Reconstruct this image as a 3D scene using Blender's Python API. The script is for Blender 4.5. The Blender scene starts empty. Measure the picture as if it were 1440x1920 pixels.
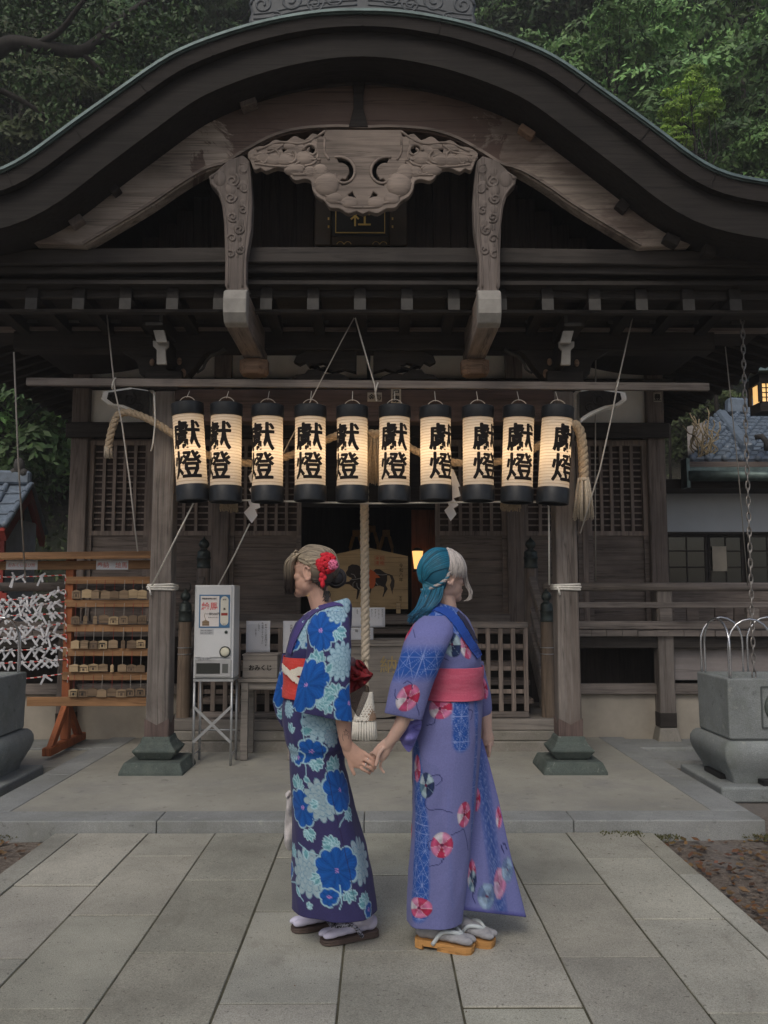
import bpy, bmesh, math, random
import numpy as np
from mathutils import Vector, Matrix, Euler, noise as mnoise
R = math.radians
PI = math.pi
random.seed(7)
scene = bpy.context.scene
COL = scene.collection

# ------------------------------------------------------------------ camera
CAM_Z, FPX, PITCH, YAW = 1.45, 1600.0, R(5.53), R(-0.322)
cam_d = bpy.data.cameras.new('camera')
cam_d.sensor_fit = 'VERTICAL'
cam_d.sensor_height = 36
cam_d.lens = FPX / 1920 * 36
cam_d.clip_start = 0.05
cam_d.clip_end = 500
cam = bpy.data.objects.new('camera', cam_d)
cam.location = (0, 0, CAM_Z)
cam.rotation_euler = (R(90) + PITCH, 0, YAW)
COL.objects.link(cam)
scene.camera = cam

# ------------------------------------------------------------------ sky, sun, exposure
SUN_EL, SUN_AZ = R(48), R(-150)
world = bpy.data.worlds.new('World')
scene.world = world
world.use_nodes = True
wn = world.node_tree
bg = wn.nodes['Background']
sky = wn.nodes.new('ShaderNodeTexSky')
sky.sky_type = 'NISHITA'
sky.sun_disc = False
sky.sun_elevation = SUN_EL
sky.sun_rotation = R(200)
sky.air_density = 1.0
sky.dust_density = 4.0
sky.ozone_density = 1.0
wn.links.new(sky.outputs[0], bg.inputs[0])
bg.inputs[1].default_value = 0.096
sun_d = bpy.data.lights.new('sun', 'SUN')
sun_d.energy = 0.72
sun_d.angle = R(24)
sun_d.color = (1.0, 0.985, 0.90)
sun = bpy.data.objects.new('sun', sun_d)
sun.rotation_euler = (R(42), 0, R(-20))
COL.objects.link(sun)
scene.view_settings.view_transform = 'Standard'
scene.view_settings.look = 'None'
scene.view_settings.exposure = 0.34
scene.view_settings.gamma = 1
scene.cycles.max_bounces = 8
scene.cycles.diffuse_bounces = 4
scene.cycles.transmission_bounces = 6
scene.cycles.transparent_max_bounces = 8
scene.cycles.caustics_reflective = False
scene.cycles.caustics_refractive = False
scene.cycles.sample_clamp_indirect = 4

# ------------------------------------------------------------------ measuring helpers (pixel of the 1440x1920 photo + depth Y -> point)
_f = Vector((-math.sin(YAW) * math.cos(PITCH), math.cos(YAW) * math.cos(PITCH), math.sin(PITCH)))
_r = Vector((math.cos(YAW), math.sin(YAW), 0))
_u = _r.cross(_f)
def at(px, py, Y):
    d = _f * FPX + _r * (px - 720) + _u * (960 - py)
    return Vector((0, 0, CAM_Z)) + d * (Y / d.y)
def ax(px, py, Y): return at(px, py, Y).x
def az(py, Y, px=700): return at(px, py, Y).z
def ground(px, py, z=0.0):
    d = _f * FPX + _r * (px - 720) + _u * (960 - py)
    return Vector((0, 0, CAM_Z)) + d * ((z - CAM_Z) / d.z)
def gy(py, z=0.0): return ground(711, py, z).y
X0 = -0.12          # the shrine's axis of symmetry

# ------------------------------------------------------------------ objects
def tag(o, label=None, cat=None, group=None, kind=None):
    if label: o['label'] = label
    if cat: o['category'] = cat
    if group: o['group'] = group
    if kind: o['kind'] = kind
    return o
def thing(name, label, cat, loc=(0, 0, 0), group=None):
    o = bpy.data.objects.new(name, None)
    o.empty_display_size = 0.1
    COL.objects.link(o)
    o.location = loc
    return tag(o, label, cat, group)
def origin_of(o):
    v = Vector((0, 0, 0))
    while o is not None:
        v = v + o.location
        o = o.parent
    return v
def copy_tree(o, parent=None):
    c = o.copy()
    COL.objects.link(c)
    c.parent = parent
    for ch in list(o.children): copy_tree(ch, c)
    return c

class MB:
    """collects shapes in world coordinates, then becomes one mesh object"""
    def __init__(s): s.v = []; s.f = []; s.mi = []; s.cur = 0
    def add(s, vs, fs):
        n = len(s.v)
        s.v += [tuple(p) for p in vs]
        s.f += [tuple(i + n for i in f) for f in fs]
        s.mi += [s.cur] * len(fs)
        return s
    def box(s, lo, hi):
        (a, b, c), (d, e, f) = lo, hi
        vs = [(a,b,c),(d,b,c),(d,e,c),(a,e,c),(a,b,f),(d,b,f),(d,e,f),(a,e,f)]
        return s.add(vs, [(0,3,2,1),(4,5,6,7),(0,1,5,4),(1,2,6,5),(2,3,7,6),(3,0,4,7)])
    def cbox(s, c, size, rot=None, taper=None):
        hx, hy, hz = [q / 2 for q in size]
        vs = []
        for z in (-1, 1):
            k = (taper if (taper and z > 0) else 1)
            for x, y in ((-1,-1),(1,-1),(1,1),(-1,1)):
                vs.append(Vector((x*hx*k, y*hy*k, z*hz)))
        if rot is not None:
            m = rot if isinstance(rot, Matrix) else Euler(rot).to_matrix()
            vs = [m @ q for q in vs]
        c = Vector(c)
        return s.add([q + c for q in vs], [(0,3,2,1),(4,5,6,7),(0,1,5,4),(1,2,6,5),(2,3,7,6),(3,0,4,7)])
    def bar(s, a, b, w, h, up=(0, 0, 1)):
        a, b = Vector(a), Vector(b)
        d = (b - a); L = d.length; d.normalize()
        u = Vector(up)
        if abs(d.dot(u)) > 0.99: u = Vector((0, 1, 0))
        x = d.cross(u).normalized(); z = x.cross(d).normalized()
        m = Matrix((x, d, z)).transposed()
        return s.cbox((a + b) / 2, (w, L, h), m)
    def prism(s, poly, y0, y1):
        """poly: (x, z) outline; extruded from depth y0 to y1"""
        n = len(poly)
        vs = [(x, y0, z) for x, z in poly] + [(x, y1, z) for x, z in poly]
        fs = [tuple(range(n)), tuple(range(2*n-1, n-1, -1))]
        fs += [(i, i + n, (i+1) % n + n, (i+1) % n) for i in range(n)]
        return s.add(vs, fs)
    def band(s, top, bot, y0, y1):
        """closed strip between two (x, z) polylines of equal length"""
        n = len(top)
        vs = [(x, y0, z) for x, z in top] + [(x, y0, z) for x, z in bot] + [(x, y1, z) for x, z in top] + [(x, y1, z) for x, z in bot]
        fs = []
        for i in range(n - 1):
            fs += [(i, n+i, n+i+1, i+1), (2*n+i, 2*n+i+1, 3*n+i+1, 3*n+i), (i, i+1, 2*n+i+1, 2*n+i), (n+i, 3*n+i, 3*n+i+1, n+i+1)]
        fs += [(0, 2*n, 3*n, n), (n-1, 2*n-1, 4*n-1, 3*n-1)]
        return s.add(vs, fs)
    def tube(s, pts, r, n=8, cap=True, closed=False):
        pts = [Vector(p) for p in pts]
        m = len(pts)
        rs = r if isinstance(r, (list, tuple)) else [r] * m
        t0 = (pts[1] - pts[0]).normalized()
        u = Vector((0, 0, 1)) if abs(t0.z) < 0.9 else Vector((1, 0, 0))
        u = (u - t0 * u.dot(t0)).normalized()
        vs = []
        for i, p in enumerate(pts):
            if closed: t = pts[(i+1) % m] - pts[i-1]
            else: t = pts[min(i+1, m-1)] - pts[max(i-1, 0)]
            t.normalize()
            u = (u - t * u.dot(t))
            u = u.normalized() if u.length > 1e-6 else t.orthogonal().normalized()
            w = t.cross(u)
            for k in range(n):
                a = 2 * PI * k / n
                vs.append(p + (u * math.cos(a) + w * math.sin(a)) * rs[i])
        fs = []
        for i in range(m if closed else m - 1):
            j = (i + 1) % m
            for k in range(n):
                fs.append((i*n+k, i*n+(k+1) % n, j*n+(k+1) % n, j*n+k))
        if cap and not closed:
            fs += [tuple(range(n-1, -1, -1)), tuple(range((m-1)*n, m*n))]
        return s.add(vs, fs)
    def rope(s, pts, r, strands=3, pitch=0.12, n=6, k=0.62):
        """twisted rope: strands winding round a centre line"""
        pts = resample([Vector(p) for p in pts], pitch / 10)
        m = len(pts)
        t0 = (pts[1] - pts[0]).normalized()
        u = t0.orthogonal().normalized()
        fr = []
        L = 0
        for i, p in enumerate(pts):
            t = (pts[min(i+1, m-1)] - pts[max(i-1, 0)]).normalized()
            u = (u - t * u.dot(t)).normalized()
            if i: L += (p - pts[i-1]).length
            fr.append((p, u.copy(), t.cross(u), L))
        for q in range(strands):
            path = []
            for p, uu, w, l in fr:
                a = 2*PI*q/strands + 2*PI*l/pitch
                path.append(p + (uu*math.cos(a) + w*math.sin(a)) * r * (1-k) * 1.25)
            s.tube(path, r * k, n)
        return s
    def lathe(s, prof, c, n=24, axis='Z', cap=True):
        """prof: (radius, height) list; c: base centre"""
        c = Vector(c); vs = []
        for r, h in prof:
            for k in range(n):
                a = 2*PI*k/n
                vs.append(c + Vector((r*math.cos(a), r*math.sin(a), h)))
        m = len(prof); fs = []
        for i in range(m-1):
            for k in range(n):
                fs.append((i*n+k, i*n+(k+1) % n, (i+1)*n+(k+1) % n, (i+1)*n+k))
        if cap: fs += [tuple(range(n-1, -1, -1)), tuple(range((m-1)*n, m*n))]
        return s.add(vs, fs)
    def loft(s, rings, cap=True):
        n = len(rings[0]); vs = [p for r in rings for p in r]; fs = []
        for i in range(len(rings)-1):
            for k in range(n):
                fs.append((i*n+k, i*n+(k+1) % n, (i+1)*n+(k+1) % n, (i+1)*n+k))
        if cap: fs += [tuple(range(n-1, -1, -1)), tuple(range((len(rings)-1)*n, len(rings)*n))]
        return s.add(vs, fs)
    def sqrings(s, levels, c):
        """stack of square rings: (half x, half y, z)"""
        cx, cy = c
        return s.loft([[(cx-a, cy-b, z), (cx+a, cy-b, z), (cx+a, cy+b, z), (cx-a, cy+b, z)] for a, b, z in levels])
    def blob(s, c, r, seg=12, ring=8, sq=(1, 1, 1), jitter=0):
        c = Vector(c); vs = [c + Vector((0, 0, -r*sq[2]))]; fs = []
        for i in range(1, ring):
            th = PI*i/ring
            for k in range(seg):
                a = 2*PI*k/seg
                j = 1 + jitter*(random.random()-.5)
                vs.append(c + Vector((r*sq[0]*math.sin(th)*math.cos(a)*j, r*sq[1]*math.sin(th)*math.sin(a)*j, -r*sq[2]*math.cos(th)*j)))
        vs.append(c + Vector((0, 0, r*sq[2])))
        for k in range(seg): fs.append((0, 1+(k+1) % seg, 1+k))
        for i in range(ring-2):
            for k in range(seg):
                a, b = 1+i*seg+k, 1+i*seg+(k+1) % seg
                fs.append((a, b, b+seg, a+seg))
        o = 1+(ring-2)*seg
        for k in range(seg): fs.append((o+k, o+(k+1) % seg, len(vs)-1))
        return s.add(vs, fs)
    def text(s, body, size, fn, bold=0.0, maxedge=None):
        vs, fs = text_geo(body, size, bold, maxedge)
        return s.add([fn(x, y) for x, y in vs], fs)
    def build(s, name, mats, parent=None, smooth=False, bevel=0.0, autosmooth=None, seg=1, loc=None, label=None):
        off = origin_of(parent) if parent is not None else Vector((0, 0, 0))
        if loc is not None: off = off + Vector(loc)
        me = bpy.data.meshes.new(name)
        a = np.array(s.v, dtype=np.float64).reshape(-1, 3) - np.array(off)
        me.from_pydata(a.tolist(), [], s.f)
        mats = mats if isinstance(mats, (list, tuple)) else [mats]
        for m in mats: me.materials.append(m)
        if len(mats) > 1: me.polygons.foreach_set('material_index', s.mi)
        if smooth: me.polygons.foreach_set('use_smooth', [True]*len(me.polygons))
        me.update()
        o = bpy.data.objects.new(name, me)
        COL.objects.link(o)
        if parent is not None: o.parent = parent
        if loc is not None: o.location = loc
        if autosmooth:
            me.polygons.foreach_set('use_smooth', [True]*len(me.polygons))
            bm = bmesh.new(); bm.from_mesh(me)
            bmesh.ops.recalc_face_normals(bm, faces=bm.faces)
            for e in bm.edges:
                if len(e.link_faces) == 2 and e.calc_face_angle(0) > autosmooth: e.smooth = False
            bm.to_mesh(me); bm.free()
        else:
            bm = bmesh.new(); bm.from_mesh(me)
            bmesh.ops.recalc_face_normals(bm, faces=bm.faces)
            bm.to_mesh(me); bm.free()
        if bevel:
            b = o.modifiers.new('bevel', 'BEVEL'); b.width = bevel; b.segments = seg; b.limit_method = 'ANGLE'; b.angle_limit = R(40)
        if label: o['label'] = label
        return o

def resample(pts, step):
    out = [pts[0].copy()]
    for a, b in zip(pts[:-1], pts[1:]):
        n = max(1, int(round((b-a).length / step)))
        for i in range(1, n+1): out.append(a.lerp(b, i/n))
    return out
def spline(pts, n=10):
    """Catmull-Rom through the points (any tuple length)"""
    P = [np.array(p, dtype=float) for p in pts]
    P = [2*P[0]-P[1]] + P + [2*P[-1]-P[-2]]
    out = []
    for i in range(1, len(P)-2):
        a, b, c, d = P[i-1], P[i], P[i+1], P[i+2]
        for k in range(n):
            t = k/n
            out.append(0.5*((2*b) + (c-a)*t + (2*a-5*b+4*c-d)*t*t + (3*b-a-3*c+d)*t**3))
    out.append(P[-2])
    return [tuple(p) for p in out]
def interp(x, xs, ys): return float(np.interp(x, xs, ys))

_tc = {}
def text_geo(body, size, bold=0.0, maxedge=None):
    """flat triangulated lettering, centred on its own box: 2-D points and faces"""
    key = (body, round(bold, 4), maxedge and round(maxedge/size, 4))
    if key not in _tc:
        c = bpy.data.curves.new('lettering', 'FONT')
        c.body = body; c.align_x = 'CENTER'; c.offset = bold; c.resolution_u = 3
        o = bpy.data.objects.new('lettering', c); COL.objects.link(o)
        dg = bpy.context.evaluated_depsgraph_get()
        me = bpy.data.meshes.new_from_object(o.evaluated_get(dg))
        bpy.data.objects.remove(o); bpy.data.curves.remove(c)
        bm = bmesh.new(); bm.from_mesh(me); bpy.data.meshes.remove(me)
        bmesh.ops.triangulate(bm, faces=bm.faces)
        if maxedge:
            for _ in range(3):
                es = [e for e in bm.edges if e.calc_length() > maxedge/size]
                if not es: break
                bmesh.ops.subdivide_edges(bm, edges=es, cuts=1)
                bmesh.ops.triangulate(bm, faces=bm.faces)
        bm.verts.index_update()
        vs = np.array([(v.co.x, v.co.y) for v in bm.verts]); fs = [tuple(v.index for v in f.verts) for f in bm.faces]
        bm.free()
        if len(vs): vs = vs - (vs.max(0)+vs.min(0))/2
        _tc[key] = (vs, fs)
    vs, fs = _tc[key]
    return [(x*size, y*size) for x, y in vs], fs

# ------------------------------------------------------------------ materials
def nodes_of(name):
    m = bpy.data.materials.new(name); m.use_nodes = True
    nt = m.node_tree; return m, nt, nt.nodes, nt.links, nt.nodes['Principled BSDF']
def setin(b, **k):
    for a, v in k.items(): b.inputs[a.replace('_', ' ')].default_value = v
def c4(c): return (c[0], c[1], c[2], 1)
def mix(nt, a, b, fac, mode='MIX'):
    n = nt.nodes.new('ShaderNodeMix'); n.data_type = 'RGBA'; n.blend_type = mode
    for sock, v in ((n.inputs[6], a), (n.inputs[7], b), (n.inputs[0], fac)):
        if hasattr(v, 'is_output'): nt.links.new(v, sock)
        elif isinstance(v, (int, float)): sock.default_value = v
        else: sock.default_value = c4(v)
    return n.outputs[2]
def ramp(nt, src, stops):
    n = nt.nodes.new('ShaderNodeValToRGB')
    e = n.color_ramp.elements
    while len(e) < len(stops): e.new(0.5)
    for el, (p, c) in zip(e, stops):
        el.position = p
        el.color = c4(c) if not isinstance(c, (int, float)) else (c, c, c, 1)
    nt.links.new(src, n.inputs[0]); return n.outputs[0]
def noise(nt, scale=(1, 1, 1), s=5.0, detail=5.0, rough=0.6, coord='Object', dist=0.0):
    tc = nt.nodes.new('ShaderNodeTexCoord'); mp = nt.nodes.new('ShaderNodeMapping')
    mp.inputs['Scale'].default_value = scale
    nt.links.new(tc.outputs[coord], mp.inputs[0])
    oi = nt.nodes.new('ShaderNodeObjectInfo')
    mm = nt.nodes.new('ShaderNodeMath'); mm.operation = 'MULTIPLY'; mm.inputs[1].default_value = 37.0
    nt.links.new(oi.outputs['Random'], mm.inputs[0])
    cb = nt.nodes.new('ShaderNodeCombineXYZ')
    for i in range(3): nt.links.new(mm.outputs[0], cb.inputs[i])
    nt.links.new(cb.outputs[0], mp.inputs['Location'])
    n = nt.nodes.new('ShaderNodeTexNoise')
    n.inputs['Scale'].default_value = s; n.inputs['Detail'].default_value = detail
    n.inputs['Roughness'].default_value = rough; n.inputs['Distortion'].default_value = dist
    nt.links.new(mp.outputs[0], n.inputs[0]); return n.outputs[0]
def bump(nt, b, h, strength=0.3, dist=0.01):
    n = nt.nodes.new('ShaderNodeBump'); n.inputs['Strength'].default_value = strength; n.inputs['Distance'].default_value = dist
    nt.links.new(h, n.inputs['Height']); nt.links.new(n.outputs[0], b.inputs['Normal'])
def sc(c, k): return tuple(x*k for x in c)
def wood(name, c, axis='X', rough=0.75, var=0.45, grain=26, stain=None, stainamt=0.5, bstr=0.35, wear=None):
    m, nt, N, L, b = nodes_of(name)
    s = {'X': (0.06, 1, 1), 'Y': (1, 0.06, 1), 'Z': (1, 1, 0.06)}[axis]
    g = noise(nt, s, grain, 6, 0.65, dist=0.6)
    col = ramp(nt, g, [(0.28, sc(c, 1-var)), (0.5, c), (0.75, sc(c, 1+var*0.8))])
    w = noise(nt, (1, 1, 1), 1.7, 4, 0.6)
    col = mix(nt, col, ramp(nt, w, [(0.3, 0.62), (0.7, 1.25)]), 0.75, 'MULTIPLY')
    if stain:
        w2 = noise(nt, {'X': (0.35, 1, 1), 'Y': (1, 0.35, 1), 'Z': (1, 1, 0.35)}[axis], 1.6, 6, 0.7, dist=1.0)
        col = mix(nt, col, stain, ramp(nt, w2, [(0.5, 0.0), (0.58, stainamt)]))
    if wear:        # rain-bleached outer lengths, darker sheltered middle, with a ragged border
        tc = N.new('ShaderNodeTexCoord'); sp = N.new('ShaderNodeSeparateXYZ'); L.new(tc.outputs['Object'], sp.inputs[0])
        ab = N.new('ShaderNodeMath'); ab.operation = 'ABSOLUTE'; L.new(sp.outputs['X'], ab.inputs[0])
        wn_ = noise(nt, (1, 1, 1), 2.2, 6, .7, dist=.8); ad = N.new('ShaderNodeMath'); ad.operation = 'MULTIPLY_ADD'; ad.inputs[1].default_value = 2.4; L.new(wn_, ad.inputs[0]); L.new(ab.outputs[0], ad.inputs[2])
        col = mix(nt, col, wear[0], ramp(nt, sc_node(nt, ad.outputs[0], .25), [(wear[1]*.25, wear[2]), (wear[1]*.25+.02, 0.0)]))
    ck = noise(nt, {'X': (0.03, 1, 1), 'Y': (1, 0.03, 1), 'Z': (1, 1, 0.03)}[axis], 9, 4, 0.6, dist=0.4)
    col = mix(nt, col, ramp(nt, ck, [(.472, 1.0), (.487, .42), (.502, 1.0)]), .8, 'MULTIPLY')
    L.new(col, b.inputs['Base Color'])
    setin(b, Roughness=rough); b.inputs['Specular IOR Level'].default_value = 0.25
    bump(nt, b, g, bstr, 0.006); return m
def sc_node(nt, s, k):
    n = nt.nodes.new('ShaderNodeMath'); n.operation = 'MULTIPLY'; n.inputs[1].default_value = k; nt.links.new(s, n.inputs[0]); return n.outputs[0]
def stone(name, c, var=0.3, speck=160, blot=2.0, rough=0.85, moss=None, bstr=0.25, mossamt=0.5):
    m, nt, N, L, b = nodes_of(name)
    f = noise(nt, (1, 1, 1), speck, 3, 0.7)
    g = noise(nt, (1, 1, 1), blot, 6, 0.65)
    col = ramp(nt, f, [(0.3, sc(c, 1-var)), (0.5, c), (0.7, sc(c, 1+var))])
    col = mix(nt, col, ramp(nt, g, [(0.3, 0.7), (0.7, 1.22)]), 0.8, 'MULTIPLY')
    if moss:
        g2 = noise(nt, (1, 1, 1), blot*1.7, 7, 0.7)
        col = mix(nt, col, moss, ramp(nt, g2, [(0.48, 0.0), (0.66, mossamt)]))
    li = noise(nt, (1, 1, 1), 11, 6, .7); col = mix(nt, col, (.42, .43, .38), ramp(nt, li, [(.60, 0), (.68, .45)])); col = mix(nt, col, sc(c, .35), ramp(nt, li, [(.30, .55), (.40, 0)]))
    L.new(col, b.inputs['Base Color']); setin(b, Roughness=rough)
    b.inputs['Specular IOR Level'].default_value = 0.3
    bump(nt, b, f, bstr, 0.003); return m
def plain(name, c, rough=0.6, metal=0.0, var=0.12, s=8, spec=0.4, bstr=0.0, fine=None, sheen=0):
    m, nt, N, L, b = nodes_of(name)
    g = noise(nt, (1, 1, 1), s, 5, 0.6)
    col = ramp(nt, g, [(0.3, sc(c, 1-var)), (0.7, sc(c, 1+var))])
    L.new(col, b.inputs['Base Color']); setin(b, Roughness=rough, Metallic=metal)
    b.inputs['Specular IOR Level'].default_value = spec
    if sheen: b.inputs['Sheen Weight'].default_value = sheen
    if bstr:
        h = noise(nt, (1, 1, 1), fine or 120, 4, 0.6); bump(nt, b, h, bstr, 0.003)
    return m

M = {}
M['pillar'] = wood('pillar_wood', (0.205, 0.18, 0.162), 'Z', stain=(0.10, 0.075, 0.062), stainamt=0.45)
M['post'] = wood('post_wood', (0.19, 0.155, 0.135), 'Z')
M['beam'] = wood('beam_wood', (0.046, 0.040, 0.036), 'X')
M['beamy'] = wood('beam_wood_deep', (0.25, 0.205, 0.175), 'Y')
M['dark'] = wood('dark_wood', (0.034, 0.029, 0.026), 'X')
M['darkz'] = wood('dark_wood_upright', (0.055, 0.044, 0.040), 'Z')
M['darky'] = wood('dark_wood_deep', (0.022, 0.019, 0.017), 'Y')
M['barge'] = wood('weathered_bargeboard', (0.33, 0.275, 0.23), 'X', grain=18, stain=(0.085, 0.05, 0.042), stainamt=0.5, bstr=0.6, var=.5, wear=((.105, .068, .056), 2.25, .85))
M['carve'] = wood('carved_wood', (0.245, 0.20, 0.17), 'X', grain=20, bstr=0.4)
M['carvez'] = wood('carved_wood_upright', (0.17, 0.143, 0.128), 'Z', grain=20, bstr=0.4)
M['fascia'] = wood('roof_edge_wood', (0.026, 0.022, 0.020), 'X', grain=40)
M['fascia2'] = wood('roof_edge_wood_lower', (0.022, 0.019, 0.017), 'X', grain=40)
M['board'] = wood('board_wood', (0.20, 0.165, 0.145), 'X')
M['lattice'] = wood('lattice_wood', (0.26, 0.21, 0.18), 'Z')
M['rail'] = wood('railing_wood', (0.22, 0.19, 0.17), 'X')
M['endgrain'] = plain('pale_end_grain', (0.060, 0.057, 0.053), 0.8, var=0.25, s=14)
M['cut'] = plain('pale_cut_wood', (0.30, 0.285, 0.26), 0.8, var=0.2, s=10)
M['tan'] = wood('tan_block_wood', (0.30, 0.20, 0.14), 'X')
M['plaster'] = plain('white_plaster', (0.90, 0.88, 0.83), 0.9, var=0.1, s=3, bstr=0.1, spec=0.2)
M['copper'] = plain('green_copper', (0.14, 0.19, 0.18), 0.5, 0.5, var=0.4, s=5)
M['coppertrim'] = plain('pale_copper_trim', (0.12, 0.165, 0.165), 0.45, 0.4, var=0.3, s=9)
M['bronze'] = plain('dark_bronze', (0.050, 0.062, 0.058), 0.45, 0.6, var=0.4, s=12)
M['tile'] = plain('ridge_tile', (0.085, 0.095, 0.105), 0.5, var=0.25, s=10)
M['rooftile'] = plain('blue_roof_tile', (0.16, 0.20, 0.25), 0.4, var=0.25, s=12, spec=0.5)
M['gold'] = plain('gold_leaf', (0.75, 0.52, 0.16), 0.4, 0.4)
M['black'] = plain('black_paint', (0.012, 0.012, 0.013), 0.5)
M['ink'] = plain('black_ink', (0.014, 0.012, 0.012), 0.8, spec=0.1)
M['lacquer'] = plain('black_lacquer', (0.016, 0.018, 0.021), 0.38, var=0.3, s=20)
M['platform'] = stone('platform_stone', (0.345, 0.335, 0.29), blot=0.9, var=0.14, moss=(0.24, 0.24, 0.235), mossamt=0.6)
M['curb'] = stone('kerb_stone', (0.28, 0.29, 0.285), blot=1.6, var=0.22, moss=(0.17, 0.18, 0.15), mossamt=0.4)
M['step'] = stone('step_stone', (0.27, 0.25, 0.22), blot=1.4, var=0.2, moss=(0.15, 0.15, 0.11))
M['basin'] = stone('basin_stone', (0.25, 0.27, 0.27), blot=2.2, var=0.3, moss=(0.16, 0.18, 0.15), bstr=0.4)
M['greenstone'] = stone('green_stone', (0.085, 0.105, 0.095), blot=4, var=0.35, moss=(0.14, 0.16, 0.14), bstr=0.4)
M['bare'] = plain('bare_concrete', (0.40, 0.36, 0.30), 0.9, var=0.2, s=2.5, bstr=0.15)
M['paper'] = plain('white_paper', (0.72, 0.73, 0.77), 0.9, var=0.04, spec=0.1)
M['straw'] = plain('straw_rope', (0.42, 0.33, 0.23), 0.9, var=0.3, s=60, spec=0.1, bstr=0.4, fine=200)
M['hemp'] = plain('hemp_rope', (0.50, 0.43, 0.34), 0.9, var=0.2, s=60, spec=0.1, bstr=0.4, fine=250)
M['cotton'] = plain('white_cotton_cord', (0.72, 0.69, 0.63), 0.9, var=0.1, s=60, spec=0.1)
M['string'] = plain('grey_string', (0.42, 0.39, 0.35), 0.9, var=0.1)
M['steel'] = plain('galvanised_steel', (0.42, 0.43, 0.44), 0.4, 0.6, var=0.15, s=20)
M['chrome'] = plain('bright_steel', (0.62, 0.63, 0.65), 0.25, 0.9, var=0.1)
M['iron'] = plain('chain_iron', (0.30, 0.28, 0.26), 0.45, 0.7, var=0.4, s=40)
M['enamel'] = plain('grey_enamel', (0.60, 0.61, 0.62), 0.45, var=0.05, s=3)
M['orange'] = wood('orange_painted_wood', (0.34, 0.11, 0.045), 'Z', var=0.25)
M['rack'] = wood('rack_wood', (0.32, 0.175, 0.085), 'X', var=0.35)
M['ema'] = wood('pale_cypress', (0.50, 0.37, 0.22), 'X', var=0.18, grain=30)
M['ema2'] = wood('aged_cypress', (0.30, 0.215, 0.135), 'X', var=0.25, grain=30)
M['ema3'] = wood('dark_cypress', (0.20, 0.14, 0.09), 'X', var=0.25, grain=30)
M['boxgrey'] = wood('grey_box_wood', (0.25, 0.225, 0.20), 'X', var=0.22)
M['red'] = plain('red_ink', (0.55, 0.07, 0.05), 0.7)
M['redwood'] = plain('vermilion_wood', (0.28, 0.035, 0.025), 0.6, var=0.2)
M['blueframe'] = plain('blue_print', (0.06, 0.16, 0.30), 0.6)
M['earth'] = None
# ================================================================== the ground
def earth_mat():
    m, nt, N, L, b = nodes_of('bare_earth')
    a = noise(nt, (1, 1, 1), 0.9, 6, 0.65); f = noise(nt, (1, 1, 1), 45, 5, 0.75)
    col = ramp(nt, f, [(0.3, (0.075, 0.058, 0.045)), (0.5, (0.18, 0.145, 0.115)), (0.7, (0.32, 0.275, 0.23))])
    col = mix(nt, col, (0.21, 0.195, 0.18), ramp(nt, a, [(0.48, 0), (0.56, 0.7)]))
    L.new(col, b.inputs['Base Color']); setin(b, Roughness=0.95); bump(nt, b, f, 0.9, 0.02); return m
M['earth'] = earth_mat()
g = MB()
xs = np.concatenate([np.linspace(-160, -9, 12), np.linspace(-8, 8, 81), np.linspace(9, 160, 12)])
ys = np.concatenate([np.linspace(-120, -4, 10), np.linspace(-3, 12, 76), np.linspace(13, 200, 16)])
vs = []
for y in ys:
    for x in xs:
        near = 1.0 if abs(x) < 9 and -4 < y < 13 else 0.0
        z = -0.055 + near * 0.018 * mnoise.noise(Vector((x*1.9, y*1.9, 0))) + near*0.008*mnoise.noise(Vector((x*7, y*7, 3)))
        vs.append((x, y, z))
nx = len(xs)
g.add(vs, [(j*nx+i, j*nx+i+1, (j+1)*nx+i+1, (j+1)*nx+i) for j in range(len(ys)-1) for i in range(nx-1)])
tag(g.build('ground', M['earth'], smooth=True), kind='structure')

# paving: granite slabs with open joints over a mortar bed
PX = [-1.98, -1.836, -1.408, -1.0, -0.574, -0.145, 0.293, 0.725, 1.144, 1.557, 1.68]
def paving_mat():
    m, nt, N, L, b = nodes_of('granite_paving')
    f = noise(nt, (1, 1, 1), 210, 3, 0.75); g = noise(nt, (1, 1, 1), 1.3, 7, 0.65); h = noise(nt, (1, 1, 1), 18, 4, 0.6)
    c = (0.395, 0.385, 0.328)
    col = ramp(nt, f, [(0.32, sc(c, 0.62)), (0.5, c), (0.68, sc(c, 1.35))])
    at_ = N.new('ShaderNodeAttribute'); at_.attribute_name = 'tone'
    col = mix(nt, col, at_.outputs['Color'], 1.0, 'MULTIPLY')
    col = mix(nt, col, ramp(nt, g, [(0.28, 0.58), (0.72, 1.22)]), 0.95, 'MULTIPLY')
    col = mix(nt, col, (0.12, 0.11, 0.09), ramp(nt, h, [(0.62, 0), (0.82, 0.4)]))
    sp = noise(nt, (1, 1, 1), 60, 2, 0.5)
    col = mix(nt, col, (0.09, 0.08, 0.07), ramp(nt, sp, [(0.66, 0), (0.72, 0.6)]))
    st = noise(nt, (1, .45, 1), 2.6, 8, .75, dist=1.2); col = mix(nt, col, (.17, .155, .125), ramp(nt, st, [(.57, 0), (.70, .40)]))
    L.new(col, b.inputs['Base Color']); setin(b, Roughness=0.8); b.inputs['Specular IOR Level'].default_value = 0.3
    bump(nt, b, f, 0.3, 0.002); return m
M['paving'] = paving_mat()
M['joint'] = plain('mossy_joint', (0.085, 0.08, 0.052), 0.95, var=0.5, s=9)
YEND = gy(1561)
cross = {0: [1700, 1850], 1: [1659, 1795], 2: [1604, 1715, 1890], 3: [1650, 1786], 4: [1608, 1708, 1881], 5: [1640, 1783],
         6: [1622, 1717, 1889], 7: [1657, 1795], 8: [1611, 1725, 1902], 9: [1640, 1800]}
pv = MB(); tones = []
rnd = random.Random(3)
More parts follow.
